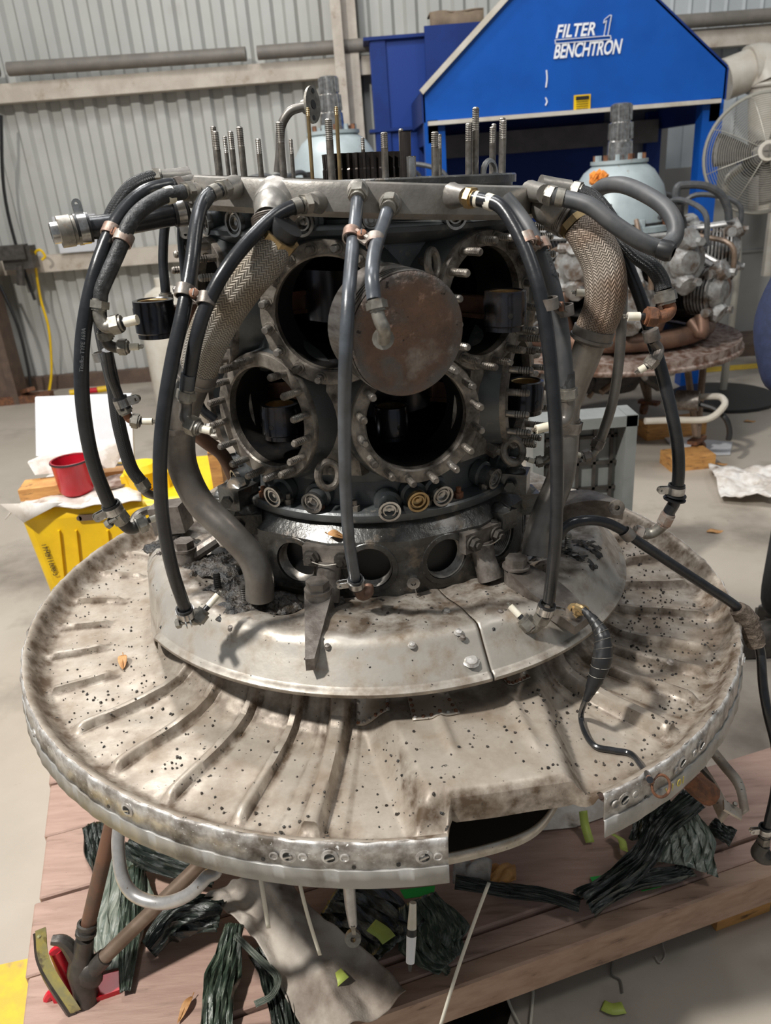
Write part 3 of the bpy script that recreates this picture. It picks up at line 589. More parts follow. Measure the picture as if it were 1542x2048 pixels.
# yellow box with pot
YB = 2.05
def yb(px, py, dy=0): return P(px, py, YB + dy)
t = thing('yellow_box', 'bright yellow moulded plastic box with hand slot, behind dish at left', 'box', (yb(190, 1100).x, YB + .2, 0))
a = yb(35, 1040); b = yb(335, 985); zt_ = (a.z * .5 + b.z * .5)
xl_, xr_ = a.x, b.x + .12
sh = .06   # taper
vs = [V((xl_ + sh, YB, 0)), V((xr_, YB, 0)), V((xr_, YB, zt_)), V((xl_, YB, zt_)), V((xl_ + sh, YB + .4, 0)), V((xr_, YB + .4, 0)), V((xr_, YB + .40, zt_)), V((xl_, YB + .40, zt_))]
mb = MB(); mb.add(vs, [(0, 1, 2, 3), (5, 4, 7, 6), (4, 0, 3, 7), (1, 5, 6, 2), (3, 2, 6, 7), (0, 4, 5, 1)])
bd = part('box_body', mb, M_yel, t); bv = bd.modifiers.new('bevel', 'BEVEL'); bv.width = .03; bv.segments = 3
mb = MB(); q = yb(181, 1034, -.004); mb.box(q, (.062, .01, .016)); mb.cyl(q + V((-.031, -.005, 0)), q + V((-.031, .004, 0)), .008, seg=12); mb.cyl(q + V((.031, -.005, 0)), q + V((.031, .004, 0)), .008, seg=12); part('hand_slot', mb, M_brown, t)
for px in (118, 152, 215):
    mb = MB(); mb.bar(yb(px, 1060, -.002), yb(px + 14, 1190, -.002), .014, .006); part('moulded_rib', mb, M_yel, t)
mb = MB(); mb.lathe([(.02, 0), (.045, 0), (.055, .05), (.04, .07), (.0001, .07)], 14, yb(285, 945, .12) - V((0, 0, .04))); mb.box(yb(300, 960, .15), (.14, .1, .07)); part('raised_rim', mb, M_yel, t)
text(t, '17MB11008-3', yb(82, 1088, -.006), .020, M_black, xdir=(.10, 0, -1), ydir=(1, 0, .10), ext=.0005, sx=.95)
# cloth sheet over box
def cl(u, v):
    A = [yb(0, 1005, .02), yb(150, 985, -.02), yb(280, 990, -.01)]; B = [yb(60, 935, .30), yb(170, 920, .34), yb(280, 925, .34)]
    def bz(Q, t): i = min(1, int(t * 2)); s = t * 2 - i; return Q[i] * (1 - s) + Q[i + 1] * s
    p = bz(A, u) * (1 - v) + bz(B, u) * v; z = zt_ + .008 + .004 * math.sin(u * 22 + v * 5)
    if p.x < xl_: z -= (xl_ - p.x) * .8
    return V((p.x, p.y, z))
mb = MB(); mb.grid(cl, 24, 10); mb.add([yb(0, 1008, -.0), yb(125, 1005, -.012), yb(48, 1045, -.03)], [(0, 1, 2)]); o = single('cover_sheet', mb, M_dirtypaper, 'soiled white paper sheet spread on the yellow box top', 'sheet', ang=40); solid(o, .003)
mb = MB(); a, b, c, d = yb(72, 912, .26), yb(268, 925, .30), yb(262, 788, .42), yb(70, 795, .38); mb.prism([a, b, c, d], (0, .012, 0)); single('white_board', mb, M_paper, 'plain white board standing upright behind the red pot', 'board', ang=0)
mb = MB(); mb.prism([yb(55, 925, .16), yb(70, 950, .14), yb(230, 935, .18), yb(260, 880, .22), yb(150, 884, .22)], (0, .008, .002)); o = single('leaning_paper', mb, M_dirtypaper, 'oil smeared paper leaning on the white board', 'paper', ang=0)
t = thing('red_pot', 'glossy red metal pot with black smeared rim on the yellow box', 'pot', (yb(155, 985, .12).x, YB + .12, zt_ + .03))
q = yb(157, 985, .10); q.z = zt_ + .012; hp = .098; mb = MB(); mb.lathe([(.0001, 0), (.043, 0), (.050, .01), (.056, hp), (.058, hp + .003), (.053, hp + .003), (.048, .01), (.0001, .006)], 28, q); part('pot_body', mb, M_red, t)
mb = MB(); mb.torus(q + V((0, 0, hp)), (0, 0, 1), .056, .0035, 30); mb.lathe([(.0001, .07), (.05, .07)], 20, q); part('smeared_rim', mb, M_black, t)
mb = MB(); mb.box(yb(95, 975, .12) * 1, (.14, .09, .035), Matrix.Rotation(.15, 3, 'Z')); single('wood_offcut', mb, M_orwood, 'charred orange wood offcut left of the red pot', 'wood block')
mb = MB(); mb.box(yb(235, 948, .24), (.13, .05, .035), Matrix.Rotation(.1, 3, 'Z')); single('wood_offcut', mb, M_orwood, 'charred orange wood offcut right of the red pot', 'wood block')
mb = MB(); mb.lathe([(.0001, 0), (.05, 0), (.055, .008), (.0001, .008)], 20, yb(235, 965, .14)); single('oily_lid', mb, M_rustrim, 'round oily lid lying on the sheet beside the red pot', 'lid')

# ---------------- person at right edge
px0 = F(1545, 1290, 0); t = thing('person', 'person in navy jacket and black trousers standing at the right edge', 'person', V((px0.x + .12, px0.y + .03, 0)))
bx_, by_ = px0.x + .085, px0.y + .05
def skin(name, verts, edges, mat_, parent, sub=2, label=None):
    me = bpy.data.meshes.new(name); loc = loc_of(parent); me.from_pydata([tuple(V(v[:3]) - loc) for v in verts], edges, [])
    o = bpy.data.objects.new(name, me); C.objects.link(o); o.parent = parent
    sm = o.modifiers.new('skin', 'SKIN'); sk = me.skin_vertices[0].data if me.skin_vertices else me.attributes
    if not me.skin_vertices: pass
    ss = o.modifiers.new('sub', 'SUBSURF'); ss.levels = sub; ss.render_levels = sub
    return o, me
def skinned(name, verts, edges, mat_, parent, sub=2, label=None):
    bm = bmesh.new(); lay = bm.verts.layers.skin.verify(); loc = loc_of(parent); bv_ = []
    for v in verts:
        b_ = bm.verts.new(V(v[:3]) - loc); b_[lay].radius = (v[3], v[4] if len(v) > 4 else v[3]); bv_.append(b_)
    bv_[0][lay].use_root = True
    for e in edges: bm.edges.new((bv_[e[0]], bv_[e[1]]))
    me = bpy.data.meshes.new(name); bm.to_mesh(me); bm.free()
    o = bpy.data.objects.new(name, me); C.objects.link(o)
    o.modifiers.new('skin', 'SKIN').use_smooth_shade = True; s2 = o.modifiers.new('sub', 'SUBSURF'); s2.levels = s2.render_levels = sub
    dg = bpy.context.evaluated_depsgraph_get(); m2 = bpy.data.meshes.new_from_object(o.evaluated_get(dg)); bpy.data.objects.remove(o)
    m2.materials.clear(); m2.materials.append(mat_); m2.shade_smooth()
    o = bpy.data.objects.new(name, m2); C.objects.link(o); o.parent = parent
    if label: o['label'] = label
    return o
# body faces left-back; hips at (bx_,by_)
def g(x, y, z, *r): return (bx_ + x, by_ + y, z) + r
legs = [g(.06, .0, .93, .105, .10), g(-.04, -.06, .80, .095), g(-.065, -.07, .50, .08), g(-.075, -.06, .10, .078), g(.13, .08, .80, .09), g(.15, .10, .50, .075), g(.16, .10, .10, .075)]
skinned('trousers', legs, [(0, 1), (1, 2), (2, 3), (0, 4), (4, 5), (5, 6)], M_trouser, t)
jk = [g(.06, .0, .865, .135, .12), g(.06, .0, 1.0, .14, .12), g(.06, .0, 1.22, .14, .11), g(.06, .01, 1.41, .125, .095), g(.065, .01, 1.50, .062, .062),
      g(-.06, -.12, 1.40, .075), tuple(P(1548, 640, by_ - .17)) + (.064,), tuple(P(1572, 790, by_ - .26)) + (.05,), g(.13, .15, 1.40, .07), g(.16, .24, 1.14, .058), g(.09, .26, .93, .045)]
skinned('jacket', jk, [(0, 1), (1, 2), (2, 3), (3, 4), (3, 5), (5, 6), (6, 7), (3, 8), (8, 9), (9, 10)], M_navy, t)
bdv = [g(.07, .01, 1.40, .055), g(.065, .005, 1.50, .046), g(.05, .0, 1.55, .055, .06), g(.045, .0, 1.605, .076, .088), g(.05, .0, 1.67, .082, .096), g(.055, .0, 1.725, .055, .065)]
hd = skinned('body', bdv, [(0, 1), (1, 2), (2, 3), (3, 4), (4, 5)], M_skin, t)
mb = MB(); hc = V((bx_ + .05, by_ + .01, 1.66)); mb.lathe([(.0001, .085), (.05, .075), (.088, .03), (.098, -.02), (.09, -.06)], 20, hc + V((.012, .012, .025))); part('hair', mb, M_hair, t)
_wp = P(1572, 790, by_ - .26)
for hx, hy, hz_ in ((_wp.x - bx_, _wp.y - by_, _wp.z - .945), (.09, .26, -.02)):
    g = lambda x, y, z, *r: (bx_ + x, by_ + y, z + hz_) + r
    hv = [g(hx, hy, .93, .022, .03), g(hx + .005, hy - .01, .85, .02, .04), g(hx + .01, hy - .015, .81, .02, .035)]; he = [(0, 1), (1, 2)]
    for i, (dx, ln) in enumerate(((-.03, .055), (-.01, .065), (.01, .06), (.03, .045))):
        hv += [g(hx + .01, hy - .015 + dx, .79, .009), g(hx + .015, hy - .015 + dx, .79 - ln * .6, .0085), g(hx + .025, hy - .015 + dx, .79 - ln, .0075)]; n = len(hv); he += [(2, n - 3), (n - 3, n - 2), (n - 2, n - 1)]
    hv += [g(hx - .005, hy - .045, .85, .011), g(hx, hy - .06, .82, .009), g(hx + .005, hy - .065, .795, .008)]; n = len(hv); he += [(0, n - 3), (n - 3, n - 2), (n - 2, n - 1)]
    skinned('hand', hv, he, M_skin, t)
mb = MB()
for s_ in (-1, 1): mb.blob(hc + V((-.066, -.030 * s_ - .010, -.018)), .0085, 2, 0)
for s_ in (-1, 1): mb.blob(hc + V((.004, .082 * s_ - .010, -.03)), .02, 2, .02, (.8, .35, 1.3))
part('face_features', mb, M_skin, t)
mb = MB()
for s_ in (-1, 1): mb.blob(hc + V((-.0715, -.030 * s_ - .010, -.018)), .0045, 1, 0)
part('pupils', mb, M_hair, t)
mb = MB(); mb.blob(hc + V((-.078, -.010, -.042)), .014, 2, .03, (1, .75, 1.5)); part('nose', mb, M_skin, t)
mb = MB(); mb.bar(hc + V((-.066, -.030, -.078)), hc + V((-.066, .012, -.078)), .010, .008); part('mouth', mb, M_rustclamp, t)
for dx, dy in ((-.09, -.07), (.14, .09)):
    mb = MB(); mb.grid(lambda u, v: V((bx_ + dx + .06 - .27 * u, by_ + dy + (.05 * math.sin(math.pi * min(1, u * .9 + .12)) ** .4) * math.cos(math.pi * v), .005 + (.115 - .06 * u) * math.sin(math.pi * v) ** .6)), 10, 10)
    mb.box((bx_ + dx - .07, by_ + dy, .012), (.25, .09, .024)); part('boot', mb, M_castblk, t)

# ============================================================ ENGINE DISH (cowl diaphragm)
def sstep(a, b, x):
    t = max(0, min(1, (x - a) / (b - a))); return t * t * (3 - 2 * t)
PR = [(.345, .105), (.352, .08), (.360, .05), (.372, .018), (.388, -.008), (.408, -.024), (.435, -.033), (.47, -.036), (.583, -.036), (.593, -.031), (.602, -.020), (.611, -.004), (.616, 0), (.620, 0)]
def prof_z(r):
    for (a, za), (b, zb_) in zip(PR, PR[1:]):
        if r <= b: return za + (zb_ - za) * max(0, (r - a)) / (b - a)
    return 0.0
ribs = []
for a in (-113, -104, -93, -83.5, -74): ribs.append((a, .495, .592, .0075, .010))
ribs.append((-63.6, .487, .59, .008, .010))
for a in (-51.5, -40, -29.3, -18.6): ribs.append((a, .345, .578, .0095, .013))
for a in (53, 60.5, 67.5, 78.5, 90, 101, 112): ribs.append((a, .345, .580, .0085, .014))
for k in range(11): ribs.append((123 + k * 10.7, .345, .578, .010, .010))
big = [(-9.0, .345, .590, .016, .022), (43.5, .345, .588, .014, .020)]
HUMP = [(-.012, -.405), (.034, -.562), (.246, -.532), (.245, -.36)]
def edge_d(p, a, b):
    dx, dy = b[0] - a[0], b[1] - a[1]; return ((p[0] - a[0]) * dy - (p[1] - a[1]) * dx) / math.hypot(dx, dy) * -1
def hump_in(x, y):
    return min(edge_d((x, y), HUMP[0], HUMP[1]), edge_d((x, y), HUMP[1], HUMP[2]) + .020, edge_d((x, y), HUMP[2], HUMP[3]))
def wig(a, r): return math.sin(a * .19 + r * 30) * math.cos(a * .07 - r * 17) + .5 * math.sin(a * .61 + r * 71)
def dish_pt(a, r):
    a = (a + 180) % 360 - 180
    z = prof_z(r); e = .002
    t = V((2 * e, prof_z(r + e) - prof_z(r - e))).normalized() if False else None
    dz = prof_z(r + e) - prof_z(r - e); ln = math.hypot(2 * e, dz); nr, nz = -dz / ln, 2 * e / ln
    d = 0
    for ra, r0, r1, w_, h_ in ribs + big:
        da = (a - ra + 180) % 360 - 180
        x = abs(R(da) * r)
        if x < w_ * 1.6:
            win = sstep(r1 + .006, r1 - .012, r) * (sstep(r0 - .004, r0 + .012, r) if r0 > .36 else 1)
            d = max(d, h_ * win * (1 - sstep(w_ * .45, w_ * 1.05, x)))
    for ra, r0, r1, w_, h_ in big:
        da = (a - ra + 180) % 360 - 180
        if abs(da) < 4.2 and r < .592: d += .0016
    d += .0009 * wig(a, r) * sstep(.61, .58, r)
    x, y = r * math.sin(R(a)), -r * math.cos(R(a)); hi = hump_in(x, y)
    hz = 0
    if -20 < a < 50 and r < .60:
        k = sstep(-.016, .024, hi); tgt = .010
        if z < tgt: hz = (tgt - z) * k
        for ux, u2 in ((.075, .10), (.185, .205)):   # shallow beads on the raised platform
            xx_ = ux + (u2 - ux) * (-y - .40) / .14
            hz += .006 * max(0, 1 - abs(x - xx_) / .011) ** 1 * sstep(.0, .03, hi) * sstep(-.50, -.47, y) if -y < .52 else 0
    return V((r * math.sin(R(a)) + nr * d * math.sin(R(a)), -r * math.cos(R(a)) - nr * d * math.cos(R(a)), z + nz * d + hz))
CUT0, CUT1 = 6.6, 25.3
def rc(a):
    s_, c_ = math.sin(R(a)), -math.cos(R(a)); (ax, ay), (bx2, by2) = HUMP[1], HUMP[2]
    dx, dy = bx2 - ax, by2 - ay; nl = math.hypot(dx, dy); off = .006
    nx, ny = dy / nl, -dx / nl; t = ((ax * nx + ay * ny) + off) / (s_ * nx + c_ * ny)
    r = t
    r = r + (.620 - r) * sstep(23.0, 25.3, a) * .55 + (.620 - r) * sstep(8.2, 6.6, a) * .6
    return min(.62, r)
t_dish = thing('cowl_dish', 'wide round soiled aluminium dish under the stripped engine, with ribs and drilled rim', 'engine panel', ENG @ V((0, 0, -.07)))
rst = []
r = .345
while r < .620: rst.append(r); r += .0035 if r < .42 else (.006 if r < .57 else .0035)
rst.append(.620)
mb = MB(ENG)
def polar(mb, azs, rf, wrap=False):
    nr = len(rst); vs = []
    for a in azs:
        R_ = rf(a)
        for r in rst:
            rr = r if R_ >= .6199 or r < .44 else .44 + (r - .44) * (R_ - .44) / .18
            vs.append(dish_pt(a, rr))
    fs = [(i * nr + j, (i + 1) * nr + j, (i + 1) * nr + j + 1, i * nr + j + 1) for i in range(len(azs) - 1) for j in range(nr - 1)]
    mb.add(vs, fs)
NA = 860
polar(mb, [CUT1 + (360 - CUT1 + CUT0) * i / NA for i in range(NA + 1)], lambda a: .62)
polar(mb, [CUT0 + (CUT1 - CUT0) * i / 36 for i in range(37)], rc)
vs = []
for i in range(37):
    a = CUT0 + (CUT1 - CUT0) * i / 36; p = dish_pt(a, rc(a)); o_ = V((math.sin(R(a)), -math.cos(R(a)), 0)); dn = .034 * sstep(CUT0, CUT0 + 2, a) * sstep(CUT1 + .5, CUT1 - 2.5, a)
    vs += [p, p + o_ * .004 - V((0, 0, dn * .35)), p + o_ * .005 - V((0, 0, dn))]
mb.add(vs, [(i * 3 + j, (i + 1) * 3 + j, (i + 1) * 3 + j + 1, i * 3 + j + 1) for i in range(36) for j in range(2)])
dsh = part('dish_panel', mb, M_dish, t_dish, ang=60)
def grime_and_shade(p):  # brown grime, with occlusion-like shade painted into creases and dark doubler edge lines
    q = ENGI @ p; r = math.hypot(q.x, q.y); a = az_of(q); gb_ = .5 * (math.exp(-((abs(a + 9.0) - 4.3) / .35) ** 2) + math.exp(-((abs(a - 43.5) - 4.3) / .35) ** 2)); g_ = gb_ + 1.0 * math.exp(-((r - .596) / .017) ** 2) + .25 + .45 * math.exp(-((r - .400) / .03) ** 2)
    for ra, r0, r1, w_, h_ in ribs + big:
        da = (a - ra + 180) % 360 - 180; x = R(da) * r
        if r0 - .01 < r < r1 + .02: g_ += .95 * math.exp(-((abs(x) - w_ * 1.15) / .0045) ** 2) * (1.2 if x > 0 else .6)
    if CUT0 - 4 < a < CUT1 + 3: hi = hump_in(q.x, q.y); g_ += .8 * math.exp(-((hi - .006) / .012) ** 2) + .6 * sstep(rc(a) - .012, rc(a) - .002, r)
    if 45 < a < 112: g_ += .35
    return min(1, g_)
def paint_grime(o, fn):
    at_ = o.data.attributes.new('grime', 'FLOAT', 'POINT'); lc = loc_of(o.parent)
    for i, v in enumerate(o.data.vertices): at_.data[i].value = fn(v.co + lc)
paint_grime(dsh, grime_and_shade)
mb = MB(ENG); azs = [CUT1 + (360 - CUT1 + CUT0) * i / NA for i in range(NA + 1)]
pr = [(.6195, 0), (.6225, -.004), (.6245, -.038)]; pr2 = [(.6245, -.038), (.6265, -.0385), (.629, -.062)]
for nm, pp, mm in (('rim_flange', pr, M_rim), ('rim_strip', pr2, M_strip)):
    mb = MB(ENG); vs = []
    for a in azs:
        for j, (r, z) in enumerate(pp): wv = .0008 * math.sin(a * .9) + .0006 * math.sin(a * 2.3 + 1); vs.append(L(a, r + wv, z + wv * (j > 0)))
    n = len(pp); mb.add(vs, [(i * n + j, i * n + n * 1 + j, i * n + n + j + 1, i * n + j + 1) for i in range(len(azs) - 1) for j in range(n - 1)])
    o = part(nm, mb, mm, t_dish, ang=50); solid(o, .0016)
def lip_disc(px, py, r, name='rim_hole', ring=True):
    q = PC(px, py, .6235); a = az_of(q); n = V((math.sin(R(a)), -math.cos(R(a)), .05)).normalized(); c = L(a, .6236, q.z)
    mb = MB(ENG); mb.lathe([(.0001, .0016), (r, .0016), (r, 0)], 16, c, n); h = part(name, mb, M_dark, t_dish)
    if ring:
        mb = MB(ENG); mb.lathe([(r, .0005), (r * 1.05, .003), (r * 1.6, .002), (r * 1.65, 0)], 18, c, n); part('washer', mb, M_rim, h)
        mb = MB(ENG); mb.bar(c + n * .003 + V((0, 0, -r * .35)) - V((math.cos(R(a)), math.sin(R(a)), 0)) * r * .8, c + n * .003 + V((0, 0, r * .35)) + V((math.cos(R(a)), math.sin(R(a)), 0)) * r * .8, .0022, .002); part('spring_wire', mb, M_bright, h)
for px, py in ((256, 1618), (577, 1710), (660, 1713), (848, 1712), (1247, 1598), (1362, 1525), (1400, 1490), (72, 1470), (52, 1437), (1487, 1320)): lip_disc(px, py, .0062)
for px, py in ((218, 1612), (285, 1648), (357, 1675), (445, 1703), (527, 1717), (708, 1733), (797, 1728), (163, 1578), (81, 1505), (1290, 1594), (1345, 1557), (1425, 1425), (1459, 1378), (1468, 1290)): lip_disc(px, py, .0026, 'rim_hole', False)
mb = MB(ENG)
for px, py in ((548, 1711), (606, 1713), (690, 1715), (876, 1712), (1230, 1608), (1270, 1588), (1351, 1540), (1388, 1505)):
    q = PC(px, py, .624); n = V((q.x, q.y, 0)).normalized(); mb.lathe([(.0058, 0), (.0058, .0018), (.0046, .0022), (.0036, .001), (.0001, .001)], 14, q, n)
part('rim_dimple', mb, M_rim, t_dish)
c_ = PC(1330, 1592, .6285); text(t_dish, 'V1 01', ENG @ c_, .017, mat('yellow_crayon', (.62, .50, .10), rough=.6), xdir=(.82, .52, .0), ydir=(0, 0, 1), ext=.0004, name='chalk_marks')
# riveted patch plates on the bell under the shroud
def patch(a0, a1, r0, r1, nm='patch_plate'):
    mb = MB(ENG)
    def fn(u, v):
        a = a0 + (a1 - a0) * u; r = r0 + (r1 - r0) * v; p = dish_pt(a, r); return p + V((math.sin(R(a)) * .0015, -math.cos(R(a)) * .0015, .002))
    mb.grid(fn, 10, 10); o = part(nm, mb, M_dish, t_dish); solid(o, .0012)
    for i in range(6):
        for u, v in ((i / 5 * .88 + .06, .93), (.06, i / 5 * .86 + .05), (.94, i / 5 * .86 + .05)):
            p = fn(u, v); mb = MB(ENG); mb.blob(p + V((0, 0, .001)), .0032, 1, .05); part('rivet', mb, M_rust if random.random() < .7 else M_rim, o)
patch(-5.5, 1.5, .352, .398); patch(5.5, 14.5, .352, .425); patch(27, 33, .355, .40)
# black tray seen through the gap
tray = [PZ(px, py, -.105) for px, py in ((868, 1720), (960, 1700), (1040, 1675), (1085, 1645), (1115, 1600), (1135, 1558))]
tray += [L(28, .42, -.105), L(0, .40, -.105), L(0, .56, -.105)]
mb = MB(ENG); mb.prism(tray, (0, 0, -.006)); tb = part('drain_tray', mb, M_black, t_dish, 'glossy black tray under the gap in the dish', ang=0)
mb = MB(ENG); pts = smooth_path(tray[:6], 8); vs = []
for p in pts: vs += [p + V((0, 0, -.012)), p + V((0, 0, .006))]
mb.add(vs, [(2 * i, 2 * i + 2, 2 * i + 3, 2 * i + 1) for i in range(len(pts) - 1)]); o = part('tray_edge', mb, M_shroud, t_dish); solid(o, .003)

# ---------------- upper shroud
t_shr = thing('upper_shroud', 'smaller cleaner aluminium shroud ring raised above the dish, around the engine base', 'engine panel', ENG @ V((0, 0, .06)))
SP = [(.436, .061), (.4365, .066), (.432, .0695), (.428, .0705), (.4265, .0722), (.405, .101), (.394, .117), (.387, .123), (.378, .1245), (.34, .123), (.30, .118), (.22, .112)]
def shr_pt(a, r, z):
    kk = sstep(-50, -64, a) * sstep(-150, -136, a) if a < 180 else sstep(-50, -64, a - 360) * sstep(-150, -136, a - 360)
    if r > .405 and kk: f_ = (r - .405) / .031; r = r * (1 - kk) + kk * (.405 + .010 * f_); z = z - kk * .07 * f_ ** 1.0
    n = .0025 * wig(a * 1.3, r) * sstep(.40, .37, r)
    n += -.016 * sstep(.355, .33, r) * (sstep(-18, -26, a) * sstep(-62, -54, a))
    n += .010 * sstep(.375, .35, r) * sstep(.30, .33, r) * (math.exp(-((a + 15) / 6) ** 2) + math.exp(-((a - 52) / 7) ** 2))
    return L(a, r, z + n)
def interp(sp, m):
    out = []
    for (r0, z0), (r1, z1) in zip(sp, sp[1:]):
        k = max(1, int(math.hypot(r1 - r0, z1 - z0) / .006))
        out += [(r0 + (r1 - r0) * i / k, z0 + (z1 - z0) * i / k) for i in range(k)]
    return out + [sp[-1]]
SPI = interp(SP, 1); n = len(SPI)
def shr_grime(p):
    q = ENGI @ p; r = math.hypot(q.x, q.y); a = az_of(q)
    return min(1, .50 * sstep(.392, .372, r) + .5 * sstep(.365, .315, r) + .12 + .55 * math.exp(-((r - .432) / .006) ** 2) + .3 * sstep(.40, .37, r))
for a0, a1, nm in ((-75, 20.3, 'shroud_segment'), (20.7, 110, 'shroud_segment'), (110.4, 284.6, 'shroud_segment')):
    mb = MB(ENG); na = int((a1 - a0) * 1.6); vs = []
    for i in range(na + 1):
        for r, z in SPI: vs.append(shr_pt(a0 + (a1 - a0) * i / na, r, z))
    mb.add(vs, [(i * n + j, (i + 1) * n + j, (i + 1) * n + j + 1, i * n + j + 1) for i in range(na) for j in range(n - 1)]); o = part(nm, mb, M_shroud, t_shr, ang=45); solid(o, .0015); paint_grime(o, shr_grime)
mb = MB(ENG); pts = [shr_pt(-45 + i * 1.5, .4270, .0718) for i in range(98)]; mb.tube(pts, .0006, 4, sm=False); part('edge_seam', mb, M_soot, t_shr)
mb = MB(ENG); vs = []
for i in range(0):
    a = -125 + 62 * i / 40; vs += [L(a, .437, .068), L(a, .437, .03), L(a, .428, -.02)]

def on_shr(px, py):
    for (r0, z0), (r1, z1) in zip(SPI, SPI[1:]):
        q = PZ(px, py, (z0 + z1) / 2); rr = math.hypot(q.x, q.y)
        if min(r0, r1) - .003 <= rr <= max(r0, r1) + .003 and rr < .436: return q
    return PZ(px, py, .113)
for px, py, rr in ((942, 1322, .0095), (462, 1257, .004), (893, 1223, .005), (888, 1275, .004), (655, 1294, .004), (1000, 1225, .004), (824, 1291, .0045), (917, 1265, .005), (925, 1276, .004), (318, 1108, .004), (303, 1136, .003), (1340, 1325, .004)):
    q = on_shr(px, py); mb = MB(ENG); nn = V((q.x, q.y, .3)).normalized(); mb.lathe([(rr * 1.3, 0), (rr, .002), (rr * .9, .004), (.0001, .005)], 10, q, V((nn.x * .4, nn.y * .4, 1))); part('screw_head', mb, M_rim if rr > .004 else M_steelbr, t_shr)
# sludge patches on the shroud and granules
def sludge(cx, cy, r, mm=M_soot, z=.118):
    mb = MB(ENG); q = PZ(cx, cy, z); seed = random.uniform(0, 9); vs = [q + V((0, 0, .009))]; n = 36
    for ring in (.45, .8, 1.0):
        for k in range(n): a = 2 * math.pi * k / n; rr = r * ring * (1 + .25 * math.sin(3 * a + seed) + .2 * math.sin(7 * a + seed * 2)); p = q + V((math.cos(a) * rr, math.sin(a) * rr * .8, {.45: .006, .8: .002, 1.0: -.004}[ring] + random.uniform(-.0015, .003))); vs.append(p)
    fs = [(0, 1 + k, 1 + (k + 1) % n) for k in range(n)]
    for g_ in range(2): fs += [(1 + g_ * n + k, 1 + (g_ + 1) * n + k, 1 + (g_ + 1) * n + (k + 1) % n, 1 + g_ * n + (k + 1) % n) for k in range(n)]
    mb.add(vs, fs); return mb
def sludge(cx, cy, r, mm=None, z=.123):
    mb = MB(ENG); q = PZ(cx, cy, z); sd_ = random.uniform(0, 50); n = 54; NRG = 14; vs = [q + V((0, 0, .006))]
    for g_ in range(1, NRG + 1):
        for k in range(n):
            a = 2 * math.pi * k / n; dv = V((math.cos(a), math.sin(a), 0)); R_ = r * (1 + .45 * mn.noise(dv * 1.3 + V((sd_, 0, 0))) + .2 * mn.noise(dv * 4 + V((0, sd_, 0)))); u = g_ / NRG; p = q + V((dv.x * R_ * u, dv.y * R_ * .85 * u, 0))
            vs.append(p + V((0, 0, .004 * (1 - u ** 2.5) - .006 * u ** 6 + .0055 * mn.noise(p * 90 + V((sd_, 0, 0))) + .003 * mn.noise(p * 260))))
    fs = [(0, 1 + k, 1 + (k + 1) % n) for k in range(n)]
    for g_ in range(NRG - 1): fs += [(1 + g_ * n + k, 1 + (g_ + 1) * n + k, 1 + (g_ + 1) * n + (k + 1) % n, 1 + g_ * n + (k + 1) % n) for k in range(n)]
    mb.add(vs, fs); return mb
t_sl = thing('grease_sludge', 'black tarry sludge caked on the shroud around the engine base', 'grease', ENG @ V((0, -.3, .115)), kind='stuff')
for c in ((500, 1205, .05), (560, 1200, .035), (390, 1130, .045), (440, 1120, .06), (350, 1090, .05), (470, 1170, .05), (1130, 1110, .05), (1165, 1095, .04), (1080, 1180, .03), (650, 1195, .03)):
    part('sludge_patch', sludge(*c), M_soot, t_sl, stuff=True)
mb = MB(ENG); rng = random.Random(3)
def gran(a, r, s_):
    p = dish_pt(a, r); mb.blob(p + V((0, 0, s_ * .5)), s_, 0 if False else 1, .35)
clus = [(rng.uniform(-110, 112), rng.uniform(.44, .58)) for _ in range(26)] + [(rng.uniform(48, 112), rng.uniform(.44, .58)) for _ in range(30)]
for ca, cr in clus:
    for _ in range(rng.randint(3, 12)):
        a = ca + rng.gauss(0, 3); r = min(.585, max(.42, cr + rng.gauss(0, .014)))
        if CUT0 - 1 < a < CUT1 + 1 and r > rc(a) - .02: continue
        gran(a, r, rng.uniform(.0011, .0026))
for _ in range(330):
    a = rng.uniform(-112, 112); r = rng.uniform(.42, .588)
    if CUT0 - 1 < a < CUT1 + 1 and r > rc(a) - .02: continue
    gran(a, r, rng.uniform(.0009, .002))
single('soot_granules', mb, M_soot, 'scattered black soot granules lying over the dish', 'granules', kind='stuff', ang=0)
mb = MB(ENG)
for _ in range(330):
    a = rng.uniform(-75, 75); r = rng.uniform(.27, .425)
    for (r0, z0), (r1, z1) in zip(SPI, SPI[1:]):
        if r1 <= r <= r0: z = z1 + (z0 - z1) * (r - r1) / (r0 - r1); break
    else: continue
    if r < .36 or rng.random() < .25: mb.blob(shr_pt(a, r, z) + V((0, 0, .0006)), rng.uniform(.0008, .0026), 1, .4)
single('carbon_crumbs', mb, M_soot, 'fine black crumbs scattered over the upper shroud', 'crumbs', kind='stuff', ang=0)
def leaf(name, a3, ln, wd, dirv, label, mm=M_leaf, M=None, nz=(0, 0, 1)):
    mb = MB(M); d = V(dirv).normalized(); z = V(nz).normalized(); x = z.cross(d).normalized()
    def fn(u, v):
        w_ = wd * math.sin(math.pi * min(1, .04 + u * .95)) ** .8 * (1 - .35 * u); return V(a3) + d * (ln * (u - .5)) + x * (w_ * (v - .5)) + z * (.004 * math.sin(u * 5) + .10 * ln * abs(v - .5) ** 1.5 + .002)
    mb.grid(fn, 12, 6); mb.tube([fn(0, .5), fn(0, .5) - d * ln * .15 + z * .003], .0006, 4, sm=False); mb.tube([fn(.0, .5) + z * .0006, fn(.5, .5) + z * .0006, fn(1, .5) + z * .0006], .0005, 4)
    o = single(name, mb, mm, label, 'leaf'); solid(o, .0005); return o
